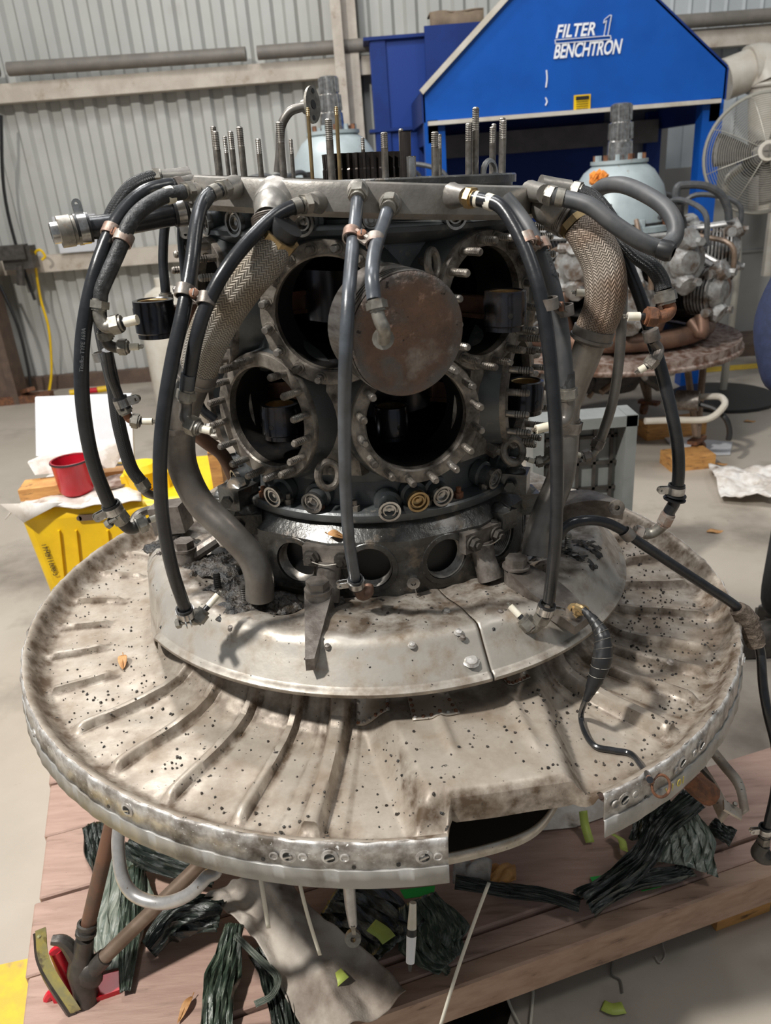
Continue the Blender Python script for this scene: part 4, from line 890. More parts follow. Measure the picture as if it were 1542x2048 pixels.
p1 = PZ(246, 1325, -.03); leaf('dry_leaf', p1, .036, .018, PZ(246, 1348, -.03) - PZ(248, 1300, -.03), 'tan dry leaf lying on the left side of the dish', M=ENG)
p1 = PC(674, 1075, .262); leaf('dry_leaf', p1 + V((0, 0, .003)), .026, .014, (1, 0, -.2), 'orange dry leaf on the engine rear case beside the centre hose', M=ENG, nz=(0, -.6, .8))

# ============================================================ STRIPPED RADIAL ENGINE
t_eng = thing('radial_engine', 'stripped black radial engine crankcase with open cylinder holes, standing on the dish', 'engine', ENG @ V((0, 0, .1)))
def ep(name, mb, mm, parent=None, label=None, **k): return part(name, mb, mm, parent or t_eng, label, **k)
UP, LO = .531, .383
upz = [-10.9 + 51.43 * k for k in range(7)]; loz = [14.8 + 51.43 * k for k in range(7)]
def norm(a): return (a + 180) % 360 - 180
holes = [(norm(a), UP) for a in upz] + [(norm(a), LO) for a in loz]
HR, MR = .073, .094
# body shell with true openings
body = MB(ENG); body.lathe([(.150, .285), (.222, .285), (.224, .30), (.219, .33), (.219, .44), (.212, .455), (.219, .47), (.219, .60), (.214, .615), (.214, .645), (.225, .65), (.228, .688), (.155, .688), (.155, .655), (.203, .640), (.205, .30), (.150, .295)], 56, closed=True)
bo = ep('crankcase_body', body, M_case, ang=30)
cut = MB(ENG)
for a, z in holes: d = V((math.sin(R(a)), -math.cos(R(a)), 0)); cut.cyl(L(a, .13, z), L(a, .30, z), .0745, seg=40)
co = part('cutter', cut, M_dark, t_eng); bm_ = bo.modifiers.new('b', 'BOOLEAN'); bm_.operation = 'DIFFERENCE'; bm_.object = co; bm_.solver = 'EXACT'; bm_.use_self = True
dg = bpy.context.evaluated_depsgraph_get(); me = bpy.data.meshes.new_from_object(bo.evaluated_get(dg)); bo.modifiers.clear(); bo.data = me; bpy.data.objects.remove(co)
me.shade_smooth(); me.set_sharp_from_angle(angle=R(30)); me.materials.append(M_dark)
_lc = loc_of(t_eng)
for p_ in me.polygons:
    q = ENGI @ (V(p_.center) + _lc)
    if math.hypot(q.x, q.y) < .212: p_.material_index = 1  # inner walls coloured near-black for the shade inside the case
mb = MB(ENG); mb.lathe([(.195, .30), (.195, .675)], 30, a0=-8, a1=188); ep('rear_light_block', mb, M_dark)  # added dark half drum, blocks light and view through the rear holes
# inner works: dark crank hub and webs
mb = MB(ENG); mb.lathe([(.0001, .30), (.045, .30), (.045, .345), (.11, .35), (.11, .42), (.05, .425), (.05, .49), (.11, .495), (.11, .57), (.045, .575), (.045, .66), (.0001, .66)], 28); ep('crankshaft', mb, M_rod)
mb = MB(ENG); mb.lathe([(.0001, .298), (.204, .298)], 28); mb.lathe([(.10, .453), (.204, .453), (.204, .461), (.10, .461)], 28); ep('inner_web', mb, M_engblk)
for a, z in holes:
    if abs(a) > 130: continue
    c0 = L(a, 0, z); d = V((math.sin(R(a)), -math.cos(R(a)), 0))
    mb = MB(ENG); mb.lathe([(HR + .0005, .243), (HR + .0005, .246), (MR, .246), (MR + .003, .235), (MR + .010, .205), (MR + .012, .19)], 48, c0, d); bz = ep('cylinder_boss', mb, M_case)
    mb = MB(ENG); mb.lathe([(HR + .0008, .17), (HR + .0008, .243)], 40, c0, d); part('bore_shade', mb, M_dark, bz)  # near-black tube paints in the shade of the bore
    mb = MB(ENG); mb.lathe([(HR, .240), (HR, .2525), (HR + .0025, .2545), (MR - .0015, .2545), (MR, .252), (MR, .245)], 48, c0, d); fl = part('cylinder_flange', mb, M_flange, bz)
    x, y, _ = frame(d)
    for k in range(16):
        b = 2 * math.pi * (k + .5) / 16; rr = .0835 + (.001 if k % 2 else 0); q = c0 + d * .254 + (x * math.cos(b) + y * math.sin(b)) * rr
        ln = .030 if z < .45 else .0175
        if abs(a) > 38: ln = .032
        ln += random.uniform(-.002, .003)
        if random.random() < .05: continue
        mb = MB(ENG); pr = [(.0052, -.004), (.0052, ln * .4)]
        for i in range(5): h = ln * (.42 + .11 * i); pr += [(.0048, h), (.0056, h + ln * .05)]
        pr += [(.005, ln * .98), (.004, ln + .001), (.0001, ln + .001)]
        mb.lathe(pr, 9, q, d); part('stud', mb, M_flange if random.random() < .5 else M_stud, bz)
        if z > .45 and abs(a) < 50: mb = MB(ENG); mb.lathe([(.0085, 0), (.008, .002), (.0052, .002)], 10, q, d); part('stud_collar', mb, M_flange, bz)
# vertical ribs and webs between bosses, parting line flanges
for a in [norm(-10.9 + 51.43 * k + 25.7) for k in range(7)]:
    if abs(a) > 110: continue
    mb = MB(ENG); mb.add([L(a - 6, .217, .61), L(a + 6, .217, .61), L(a + 4, .238, .46), L(a - 4, .238, .46), L(a - 8, .217, .445), L(a + 8, .217, .445)], [(0, 1, 2, 3), (3, 2, 5, 4)]); mb.box(L(a, .236, .462), (.05, .02, .010), Matrix.Rotation(R(a), 3, 'Z')); ep('case_web', mb, M_case)
    mb = MB(ENG); q = L(a + 3, .232, .477); mb.lathe([(.0001, -.0), (.009, 0), (.009, .010), (.006, .012), (.006, .024), (.0001, .024)], 6, q); ep('parting_nut', mb, M_flange)
for a in [norm(14.8 + 51.43 * k + 25.7) for k in range(7)]:
    if abs(a) > 110: continue
    mb = MB(ENG); mb.add([L(a - 5, .221, .455), L(a + 5, .221, .455), L(a + 10, .221, .30), L(a - 10, .221, .30), L(a - 3, .240, .44), L(a + 3, .240, .44), L(a + 7, .236, .30), L(a - 7, .236, .30)], [(4, 5, 6, 7), (0, 4, 7, 3), (1, 2, 6, 5), (0, 1, 5, 4)]); ep('case_web', mb, M_flange)
mb = MB(ENG); mb.lathe([(.214, .612), (.236, .618), (.246, .628), (.246, .634), (.228, .640), (.214, .640)], 72); ep('front_band', mb, M_case)
# pushrod guide sockets above and below
def socket(a, z, r0, rr=.0165, tilt=0, mesh=False):
    d = V((math.sin(R(a)), -math.cos(R(a)), tilt)).normalized(); c = L(a, r0, z)
    mb = MB(ENG); mb.lathe([(rr * 1.25, 0), (rr * 1.25, .012), (rr * .95, .014), (rr * .95, .030)], 20, c, d); s_ = ep('pushrod_socket', mb, M_case)
    mb = MB(ENG); mb.lathe([(rr * .95, .028), (rr, .034), (rr, .036), (rr * .80, .036), (rr * .78, .031), (rr * .62, .030), (rr * .60, .034), (rr * .48, .034), (rr * .45, .028), (rr * .2, .027), (rr * .18, .031), (.0001, .031)], 24, c, d); part('socket_ring', mb, M_bright if not mesh else M_brass, s_)
    mb = MB(ENG); mb.lathe([(rr * .78, .0305), (rr * .62, .0302)], 20, c, d); part('socket_gap', mb, M_dark, s_)
for a, z, m_ in ((-36.6, .265, 0), (-20.9, .266, 0), (4.9, .255, 0), (14.5, .265, 1), (23.2, .267, 0), (46.4, .268, 0), (-60, .266, 0), (60, .267, 0), (75, .267, 0), (-78, .266, 0)): socket(a, z, .221, .0165, -.12, m_)
for a in (-43.8, -17.9, 29.7, 3, 57, 75, -64): socket(a, .646, .212, .0175, -.05)
# eye bolts
def eyebolt(px, py, rr, tilt, label):
    q = PC(px, py, .262); a = az_of(q); d = V((math.cos(R(tilt)), 0, math.sin(R(tilt))))
    mb = MB(ENG); nrm = V((math.sin(R(a + 38)), -math.cos(R(a + 38)), .1)); mb.torus(q, nrm, rr, rr * .38, 26, 10, 1.25); mb.cyl(q + V((q.x, q.y, 0)).normalized() * -.045 + V((0, 0, .0)), q - V((q.x, q.y, 0)).normalized() * rr, rr * .4, seg=10); ep('lifting_eye', mb, M_flange, None, label)
eyebolt(656, 950, .015, 80, None); eyebolt(865, 527, .013, 90, None)
q = PC(1018, 902, .262); mb = MB(ENG); mb.torus(q + V((.006, 0, 0)), V((.2, -.9, .35)), .0155, .0062, 26, 10, 1.2); mb.cyl(q - V((.055, -.02, -.006)), q - V((.012, 0, 0)), .0075, seg=8); mb.cyl(q - V((.032, -.01, -.006)), q - V((.018, 0, 0)), .012, seg=6); ep('lifting_eye', mb, M_flange)
# link rods
def rod(a, z, r1, sm=1.0, mat_end=M_rod, ro=.029, h=.05, beam=M_copper, off=0):
    c = L(a, r1, z) + V((off, 0, 0)); d = V((math.sin(R(a)), -math.cos(R(a)), 0))
    mb = MB(ENG); mb.lathe([(.0215, -h / 2), (.0235, -h / 2 - .001), (ro - .002, -h / 2 - .001), (ro - .002, -h / 2 + .005), (ro, -h / 2 + .007), (ro, h / 2 - .010), (ro - .001, h / 2 - .008), (ro - .001, h / 2), (.0235, h / 2 + .001), (.0215, h / 2)], 36, c, closed=True); s_ = ep('link_rod', mb, mat_end)
    mb = MB(ENG); mb.lathe([(.0214, -h / 2 + .001), (.0214, h / 2 - .001), (.0200, h / 2 - .002), (.0200, -h / 2 + .002)], 30, c, closed=True); part('bushing', mb, M_brass, s_)
    mb = MB(ENG); s2 = V((-d.y, d.x, 0)); a0_, b0_ = c - d * (ro - .003), L(a, .09, z)
    for zz in (-.011, .011): mb.bar(a0_ + V((0, 0, zz)), b0_ + V((0, 0, zz)), .006, .016, up=(0, 0, 1)) if False else mb.bar(a0_ + V((0, 0, zz)), b0_ + V((0, 0, zz * 1.3)), .018, .006, up=(0, 0, 1))
    mb.bar(a0_, b0_, .006, .024, up=(0, 0, 1)); part('rod_beam', mb, beam, s_)
    for sg in (.0, 1.2):
        mb = MB(ENG); dd = V((math.sin(R(a - 35 + sg * 40)), -math.cos(R(a - 35 + sg * 40)), 0)); mb.lathe([(.0001, .0), (.0036, 0), (.0001, .0004)], 10, c + dd * (ro + .0003) + V((0, 0, -.004)), dd); part('oil_hole', mb, M_dark, s_)
rod(41.0, .523, .286); rod(-62.3, .522, .338); rod(-36.6, .372, .222); rod(12.0, .352, .145, ro=.027); rod(66.2, .372, .262); rod(-88, .372, .24)
# piston hanging out of upper centre hole
pd = V((.40, -.915, -.05)).normalized(); pc = V((.050, -.408, .530)) 
mb = MB(ENG); x_, y_, z_ = frame(pd); vs = [pc.copy()]; NR_, NS_ = 44, 120
for i in range(1, NR_ + 1):
    r_ = .0695 * i / NR_
    for k in range(NS_):
        a_ = 2 * math.pi * k / NS_; q = x_ * (r_ * math.cos(a_)) + y_ * (r_ * math.sin(a_)); h_ = (.0011 * mn.noise(q * 150) + .0008 * mn.noise(q * 380) + .0016 * mn.noise(q * 45)) * sstep(.0695, .060, r_)
        vs.append(pc + q + z_ * (h_ - .0015 * sstep(.066, .0695, r_)))
fs = [(0, 1 + k, 1 + (k + 1) % NS_) for k in range(NS_)]
for i in range(NR_ - 1): fs += [(1 + i * NS_ + k, 1 + (i + 1) * NS_ + k, 1 + (i + 1) * NS_ + (k + 1) % NS_, 1 + i * NS_ + (k + 1) % NS_) for k in range(NS_)]
mb.add(vs, fs); pc_o = ep('piston', mb, M_piston, None, 'rust and carbon coated piston crown', ang=70)
def pg(p):
    q = ENGI @ p - pc; r_ = q.length; return min(1, .9 * sstep(.050, .066, r_) + .8 * sstep(.30, .55, mn.noise(q * 28 + V((3, 1, 7)))))
paint_grime(pc_o, pg)
mb = MB(ENG); pr = [(.070, -.003), (.070, -.009)]
for h in (.011, .0165, .022): pr += [(.070, -h + .001), (.0665, -h + .0008), (.0665, -h - .0018), (.070, -h - .002)]
pr += [(.070, -.034), (.0695, -.072), (.064, -.074), (.062, -.04), (.0001, -.04)]
mb.lathe(pr, 56, pc, pd); part('piston_skirt', mb, M_pskirt, pc_o)
mb = MB(ENG)
for h in (.012, .0175, .023): mb.lathe([(.067, -h), (.0704, -h), (.0704, -h - .0012), (.067, -h - .0012)], 56, pc, pd)
part('piston_ring', mb, M_bright, pc_o)
mb = MB(ENG); mb.bar(pc - pd * .05, L(-11, .10, .53), .028, .02); part('rod_beam', mb, M_copper, pc_o)
# blower / rear section with intake ports
mb = MB(ENG)
def lath14(pr, seg=14, rot=0): mb.lathe([(r / math.cos(math.pi / 14), z) for r, z in pr], 14, a=(0, 0, 0), rot=rot)
rot0 = 0
t_b = MB(ENG); AP = .262
prb = [(AP - .03, .100), (AP, .118), (AP, .208), (AP - .006, .216)]
k14 = 1 / math.cos(math.pi / 14); vs = []
def poly_ring(r, z, ph): return [L(ph + 360 * (k + .5) / 14, r * k14, z) for k in range(14)]
ph = -2.3
rings = [poly_ring(.20, .098, ph), poly_ring(AP - .012, .10, ph), poly_ring(AP, .116, ph), poly_ring(AP, .206, ph), poly_ring(AP - .008, .215, ph), poly_ring(.236, .232, ph)]
for rg in rings: vs += rg
mb = MB(ENG); mb.add(vs, [(i * 14 + k, i * 14 + (k + 1) % 14, (i + 1) * 14 + (k + 1) % 14, (i + 1) * 14 + k) for i in range(5) for k in range(14)])
# inner liner to close thickness
vs = poly_ring(AP - .05, .10, ph) + poly_ring(AP - .05, .235, ph) + poly_ring(.236, .232, ph)
mb.add(vs, [(i * 14 + (k + 1) % 14, i * 14 + k, (i + 1) * 14 + k, (i + 1) * 14 + (k + 1) % 14) for i in range(2) for k in range(14)]); mb.add(poly_ring(.20, .098, ph) + poly_ring(AP - .05, .10, ph), [(k, (k + 1) % 14, 14 + (k + 1) % 14, 14 + k) for k in range(14)])
bb = ep('blower_case', mb, M_oily, ang=30)
cut = MB(ENG)
for k in range(14): a = ph + 360 * k / 14; cut.cyl(L(a, AP - .035, .163), L(a, .30, .163), .0335, seg=28)
co = part('cutter', cut, M_dark, t_eng); m_ = bb.modifiers.new('b', 'BOOLEAN'); m_.operation = 'DIFFERENCE'; m_.object = co; m_.solver = 'EXACT'; m_.use_self = True
dg = bpy.context.evaluated_depsgraph_get(); me = bpy.data.meshes.new_from_object(bb.evaluated_get(dg)); bb.modifiers.clear(); bb.data = me; bpy.data.objects.remove(co); me.shade_smooth(); me.set_sharp_from_angle(angle=R(30))
for k in range(14):
    a = norm(ph + 360 * k / 14)
    if abs(a) > 100: continue
    d = V((math.sin(R(a)), -math.cos(R(a)), 0)); mb = MB(ENG); pr = [(.0335, AP - .0), (.0335, AP + .0015), (.041, AP + .0012), (.042, AP)]
    mb.lathe(pr, 32, L(a, 0, .163), d); f_ = ep('port_seat', mb, M_oily)
    mb = MB(ENG); pr = []
    for i in range(8): h = AP - .002 - i * .003; pr += [(.0325, h), (.0308, h - .0015)]
    pr += [(.030, AP - .028), (.026, AP - .030), (.026, AP - .036)]
    mb.lathe(pr, 32, L(a, 0, .163), d); part('port_thread', mb, M_stud, f_)
    mb = MB(ENG); mb.lathe([(.0001, AP - .022), (.0315, AP - .022)], 20, L(a, 0, .163), d); part('port_shade', mb, M_dark, f_)  # black disc painted in for the shade down the port
# mounting flange above blower with nuts
mb = MB(ENG); mb.lathe([(.222, .232), (.252, .232), (.254, .236), (.254, .244), (.251, .247), (.222, .249), (.219, .29), (.214, .29)], 80); ep('rear_flange', mb, M_case)
for k in range(28):
    a = norm(6 + 360 * k / 28)
    if abs(a) > 105: continue
    mb = MB(ENG); c = L(a, .240, .247); mb.cyl(c, c + V((0, 0, .009)), .0075, seg=6); mb.cyl(c, c + V((0, 0, .017)), .004, seg=8); ep('flange_nut', mb, M_flange if k % 2 else M_rust)
# fittings with two bolts on the blower between ports, gearbox lugs
def bracket_pad(a, arm):
    d = V((math.sin(R(a)), -math.cos(R(a)), 0)); s_ = V((-d.y, d.x, 0)); c = L(a, AP + .006, .186)
    mb = MB(ENG); mb.box(c, (.075, .016, .032), Matrix.Rotation(R(a), 3, 'Z')); mb.cyl(c + s_ * .022 - V((0, 0, .0)), L(a, AP + .02, .118), .014, seg=10) if False else mb.tube([c + V((0, 0, -.01)), L(a, AP + .016, .15), L(a, AP + .03, .122)], [.020, .017, .020], 12)
    p_ = ep('mount_pad', mb, M_steelbr)
    for sg in (-1, 1):
        mb = MB(ENG); q = c + s_ * .024 * sg + d * .008; mb.cyl(q, q + d * .004, .0125, seg=14); mb.cyl(q + d * .004, q + d * .012, .010, seg=6); mb.cyl(q + d * .012, q + d * .016, .005, seg=8); part('pad_bolt', mb, M_castblk, p_)
    mb = MB(ENG); mb.tube([c + s_ * .024 + d * .022, c + d * .024 - V((0, 0, .004)), c - s_ * .024 + d * .022], .0009, 5); part('lock_wire', mb, M_fit, p_)
    return p_
A0 = -15.2
pad1 = bracket_pad(A0, 1)
# forked arm pointing to the viewer
top = PZ(636, 1180, .158); tip = PZ(620, 1322, .112)
def arm_prism(p_, a_, b_, c_, name='mount_arm'):
    pass
mb = MB(ENG); d = (tip - top); d.z = 0; d.normalize(); s_ = V((-d.y, d.x, 0))
mb.cyl(top + V((0, 0, -.03)), top + V((0, 0, .0)), .022, .019, seg=12)
A_, B_ = top + V((0, 0, -.004)), tip
for sg, w_ in ((1, 1),):
    q = [A_ + s_ * .020, A_ - s_ * .020, B_ - s_ * .006 + d * .002, B_ + s_ * .006]
    mb.add([q[0], q[1], q[2] + V((0, 0, .004)), q[3] + V((0, 0, .004)), q[0] + V((0, 0, -.022)), q[1] + V((0, 0, -.022)), q[2] + V((0, 0, -.014)), q[3] + V((0, 0, -.014))], [(0, 1, 2, 3), (4, 7, 6, 5), (0, 3, 7, 4), (1, 5, 6, 2), (3, 2, 6, 7), (0, 4, 5, 1)])
arm = ep('mount_arm', mb, M_steelbr, pad1 if False else None, 'pointed steel arm')
mb = MB(ENG); mb.lathe([(.0001, 0), (.004, 0)], 8, B_ - d * .02 + V((0, 0, .001))); part('arm_hole', mb, M_dark, arm)
mb = MB(ENG); mb.cyl(top, top + V((0, 0, .003)), .020, seg=16); mb.cyl(top + V((0, 0, .003)), top + V((0, 0, .015)), .017, seg=6); part('arm_bolt', mb, M_steelbr, arm)
# right arms
pad2 = bracket_pad(36.3, 1)
top = PZ(1032, 1138, .145); tip = PZ(1168, 1222, .118)
mb = MB(ENG); mb.cyl(top + V((0, 0, -.055)), top, .017, .018, seg=12); d = (tip - top).normalized(); s_ = V((-d.y, d.x, 0)).normalized()
def ch(u): return top + (tip - top) * u
vs = []
for i in range(9):
    u = i / 8; w_ = .020 + .010 * math.sin(u * 3.0); z_ = .004 - .02 * u * u; hh = .030 * (1 - .55 * u)
    c = ch(u); vs += [c + s_ * w_ + V((0, 0, z_)), c - s_ * w_ + V((0, 0, z_)), c - s_ * w_ + V((0, 0, z_ - hh)), c + s_ * w_ + V((0, 0, z_ - hh))]
mb.add(vs, [(i * 4 + j, i * 4 + 4 + j, i * 4 + 4 + (j + 1) % 4, i * 4 + (j + 1) % 4) for i in range(8) for j in range(4)] + [(0, 1, 2, 3), (35, 34, 33, 32)])
arm2 = ep('mount_arm', mb, M_steelbr, None, 'broad flat steel arm')
mb = MB(ENG); mb.cyl(top + V((0, 0, .004)), top + V((0, 0, .007)), .021, seg=18); mb.cyl(top + V((0, 0, .007)), top + V((0, 0, .020)), .0165, seg=6); part('arm_bolt', mb, M_steelbr, arm2)
mb = MB(ENG); q = ch(.88) + V((0, 0, -.008)); mb.lathe([(.005, .0), (.011, 0), (.011, .004), (.005, .004)], 14, q, s_ * -1 + V((0, 0, .4))); mb.lathe([(.0001, 0), (.012, 0), (.012, .005), (.0001, .005)], 14, ch(.95) - V((0, 0, .004))); part('arm_eye', mb, M_brass, arm2)
a_, b_ = P(1120, 1000, 1.13), P(1246, 1008, 1.10); mb = MB(); vs = []
for i in range(9):
    u = i / 8; c = a_ * (1 - u) + b_ * u + V((0, 0, .012 * math.sin(u * 3.1))); hh = .045 * (1 - .4 * u); w_ = .022 * (1.1 - u ** 3 * .8); y_ = V((0, 1, 0)); vs += [c - y_ * w_, c + y_ * w_, c + y_ * w_ - V((0, 0, hh)), c - y_ * w_ * .2 - V((0, 0, hh))]
mb.add(vs, [(i * 4 + j, i * 4 + 4 + j, i * 4 + 4 + (j + 1) % 4, i * 4 + (j + 1) % 4) for i in range(8) for j in range(4)] + [(0, 1, 2, 3), (35, 34, 33, 32)])
arm3 = ep('mount_arm', mb, M_steelbr)
mb = MB(); c = P(1232, 1014, 1.075); mb.lathe([(.004, 0), (.012, 0), (.012, .006), (.004, .006)], 16, c, (0, -1, .2)); part('arm_eye', mb, M_flange, arm3)
# left bolted rod fitting
q = PZ(373, 1122, .122); mb = MB(ENG); mb.cyl(q, q + V((0, 0, .022)), .021, .019, seg=14); mb.cyl(q + V((0, 0, .022)), q + V((0, 0, .026)), .020, seg=16); mb.tube([q + V((.012, 0, .010)), PZ(432, 1080, .15)], .012, 10, sm=False); f_ = ep('mount_arm', mb, M_steelbr, None, 'short round arm with bolted eye')
mb = MB(ENG); mb.cyl(q + V((0, 0, .026)), q + V((0, 0, .038)), .0165, seg=6); part('arm_bolt', mb, M_steelbr, f_)
a_, b_ = P(312, 1036, 1.26), P(372, 1030, 1.25); mb = MB(); mb.bar(a_, b_, .042, .05, up=(0, 0, 1)); ep('channel_bracket', mb, M_steelbr)
mb = MB(); mb.tube([P(262, 1058, 1.28), P(275, 1030, 1.30), P(310, 1018, 1.32), P(350, 1018, 1.3)], .008, 8); ep('drain_pipe', mb, M_pipe)
# oily generator lump left rear
for px, py, s_, c3 in ((478, 990, .024, 1), (445, 1005, .020, 2), (500, 1040, .022, 3), (465, 1030, .024, 4), (1000, 1035, .020, 5), (1030, 960, .022, 6), (1045, 1000, .024, 7)):
    q = PC(px, py, .262); mb = MB(ENG)
    mb.box(q, (s_ * 1.9, s_ * 1.8, s_ * 1.5), Matrix.Rotation(az_of(q) * .0174 + .3 * c3, 3, 'Z')); mb.blob(q + V((0, 0, s_ * .4)), s_ * .9, 2, .12); mb.cyl(q + V((-s_ * .6, -s_, .0)), q + V((-s_ * .6, -s_ * 1.4, 0)), s_ * .4, seg=6); ep('case_lug', mb, M_oily)
mb = MB(ENG); q = PC(826, 1158, AP + .004); mb.cyl(q, q + V((0, -.012, 0)), .008, seg=8); mb.lathe([(.004, .012), (.010, .012), (.010, .014), (.004, .014)], 10, q, (0, -1, 0)); mb.tube([q + V((0, -.012, -.002)), q + V((.004, -.014, -.02)), q + V((-.002, -.012, -.038))], .001, 5); ep('plug_screw', mb, M_bright)
# threaded bolts poking from shroud
for px, py in ((437, 1180), (490, 1205), (1118, 1085), (1135, 1100)):
    q = PZ(px, py, .122); mb = MB(ENG); pr = [(.011, -.004), (.012, .004), (.006, .005)]
    for i in range(6): pr += [(.0045, .007 + i * .0035), (.006, .0085 + i * .0035)]
    pr += [(.004, .030), (.0001, .030)]; mb.lathe(pr, 10, q); ep('threaded_bolt', mb, M_castblk if px < 1000 else M_fit)
# nose: plate, studs, gear
mb = MB(ENG); mb.lathe([(.0001, .676), (.150, .676), (.156, .692), (.230, .692), (.232, .690), (.232, .680)], 72); ep('nose_plate', mb, M_oily)
mb = MB(ENG); gp = []
GT = 34; GR = .064
for k in range(GT):
    for fr, rr in ((.0, GR - .008), (.22, GR - .008), (.34, GR), (.62, GR), (.76, GR - .008)): gp.append(((k + fr) / GT * 2 * math.pi, rr))
n = len(gp); cc_ = V((.006, .0, 0)); vs = [cc_ + V((math.cos(a) * r, math.sin(a) * r, z)) for z in (.692, .705, .707, .727) for a, r in [(a_, (r_ - .001 if z in (.707, .709) else r_)) for a_, r_ in gp]]
mb.add(vs, [(j * n + i, j * n + (i + 1) % n, (j + 1) * n + (i + 1) % n, (j + 1) * n + i) for j in range(3) for i in range(n)] + [tuple(range(3 * n, 4 * n))]); ep('reduction_gear', mb, M_gear, ang=25)
def nose_stud(px, ytop, r, az=None, ybase=None, rr=.205, thr=.35, nm='long_stud', mm=M_stud, front=True):
    # place on a circle of radius rr whose projection hits px
    best = None
    for k in range(720):
        a = -180 + k * .5
        if front and abs(a) > 90: continue
        if not front and abs(a) < 90: continue
        w_ = ENG @ L(a, rr, .70); v_ = w_ - CAM; xx_ = 771 + FPX * v_.dot(crt) / v_.dot(cfw)
        vz = (ENG @ L(a, rr, .76)) - CAM; e = abs(xx_ - px)
        if best is None or e < best[0]: best = (e, a)
    a = best[1]; zb = .690; lo_, hi_ = .69, 1.0
    for _ in range(30):
        m = (lo_ + hi_) / 2; v_ = (ENG @ L(a, rr, m)) - CAM; yy = 1024 - FPX * v_.dot(cup) / v_.dot(cfw)
        if yy > ytop: lo_ = m
        else: hi_ = m
    h = lo_ - zb; mb = MB(ENG); pr = [(.0001, -.004), (r, -.004), (r, h * (1 - thr)), (r * 1.06, h * (1 - thr) + .0005)]
    nthr = max(4, int(h * thr / .0022))
    for i in range(nthr): z_ = h * (1 - thr) + h * thr * .95 * (i + .2) / nthr; pr += [(r * .88, z_), (r * 1.06, z_ + h * thr * .5 / nthr)]
    pr += [(r * .9, h * .985), (r * .6, h), (.0001, h)]
    mb.lathe(pr, 12, L(a, rr, zb)); ep(nm, mb, mm)
for px, yt, r, front in ((416, 252, .0042, True), (427, 272, .0032, False), (437, 262, .0044, True), (467, 262, .0038, True), (485, 253, .0044, True), (518, 277, .0036, True), (562, 243, .0046, True), (583, 278, .0034, False), (659, 237, .0046, True), (768, 264, .0044, True), (803, 257, .0040, False), (870, 263, .0048, True), (880, 268, .0036, False), (937, 246, .0042, True), (951, 214, .0046, True), (984, 253, .0040, True), (1003, 235, .0046, True), (1017, 247, .0036, False), (1026, 240, .0042, True)):
    nose_stud(px + (0 if px > 800 else 4), yt, r, front=front, rr=.212 if front else .20)
nose_stud(812, 262, .0075, rr=.19, thr=.02, mm=M_gear); nose_stud(822, 312, .0062, rr=.205, thr=.03, mm=M_bright)
for px, yt in ((624, 215), (680, 213)):
    nose_stud(px, yt, .0026, rr=.12, thr=.12, nm='long_stud', mm=M_brass, front=True)
nose_stud(728, 275, .0028, rr=.05, thr=.3)
mb = MB(ENG); mb.torus(L(52, .222, .692), (math.sin(R(52)), -math.cos(R(52)), 0), .016, .004, 20, 6); ep('hose_clip_ring', mb, M_bright)
# crossover oil tube with flange standing behind
mb = MB(); Yt = 1.20
mb.tube([P(556, 345, Yt), P(560, 300, Yt), P(562, 255, Yt), P(578, 225, Yt), P(600, 215, Yt), P(614, 214, Yt)], .0062, 12); tb_ = ep('oil_tube', mb, M_pipe)
mb = MB(); c = P(622, 210, Yt); nx = V((.85, -.5, .12)).normalized(); up_ = V((0.05, 0.2, 1)).normalized(); sx_ = nx.cross(up_).normalized()
pl = [c + up_ * .024 * math.cos(k * math.pi / 12) + sx_ * (.0135 * math.sin(k * math.pi / 12) * (1 + .3 * abs(math.sin(k * math.pi / 12)))) for k in range(24)]; mb.prism(pl, nx * .004); mb.cyl(c - nx * .012, c, .0095, seg=12); part('tube_flange', mb, M_fit, tb_)
mb = MB(); mb.lathe([(.0001, .0045), (.006, .0045)], 14, c, nx); mb.lathe([(.0001, .0045), (.0035, .0045)], 10, c + up_ * .017, nx); mb.lathe([(.0001, .0045), (.0035, .0045)], 10, c - up_ * .017, nx); part('flange_bore', mb, M_dark, tb_)
# flanking plate seen at left end of ring

# ============================================================ IGNITION MANIFOLD RING (slightly tilted)
TL = Matrix.Translation(V((0, 0, .67))) @ Matrix.Rotation(R(3.9), 4, 'Y') @ Matrix.Translation(V((0, 0, -.67)))
ERG = ENG @ TL
t_ring = thing('manifold_ring', 'cast aluminium ignition manifold ring around the engine top, tilted slightly', 'manifold', ERG @ V((0, 0, .65)))
mb = MB(ERG); NS = 96; vs = []
for k in range(NS):
    a = 360 * k / NS; fl_ = .004 * math.cos(R(a * 7 + 20)); ro_ = .275 + fl_ * .6; ri_ = .243
    for r, z in ((ri_, .652), (ro_ - .008, .648), (ro_ - .001, .655), (ro_, .680), (ro_ - .003, .688), (ro_ - .008, .690), (ri_, .690)): vs.append(L(a, r, z))
mb.add(vs, [(i * 7 + j, i * 7 + (j + 1) % 7, ((i + 1) % NS) * 7 + (j + 1) % 7, ((i + 1) % NS) * 7 + j) for i in range(NS) for j in range(7)])
part('ring_casting', mb, M_ring, t_ring, ang=40)
def RC(px, py, r):  # point on tilted ring cylinder
    o = ERG.inverted() @ CAM; d = (ERG.inverted().to_3x3() @ ray(px, py)); A = d.x ** 2 + d.y ** 2; B = 2 * (o.x * d.x + o.y * d.y); Cc = o.x ** 2 + o.y ** 2 - r * r; D = max(0, B * B - 4 * A * Cc)
    return ERG @ (o + d * ((-B - math.sqrt(D)) / (2 * A)))
def boss(pa, pb, r0, r1, nm='lead_boss', mm=None):
    mb = MB(); mb.tube([pa, (pa + pb) / 2, pb], [r0, (r0 * .35 + r1 * .65), r1], 14, n=3); return part(nm, mb, mm or M_ring, t_ring)
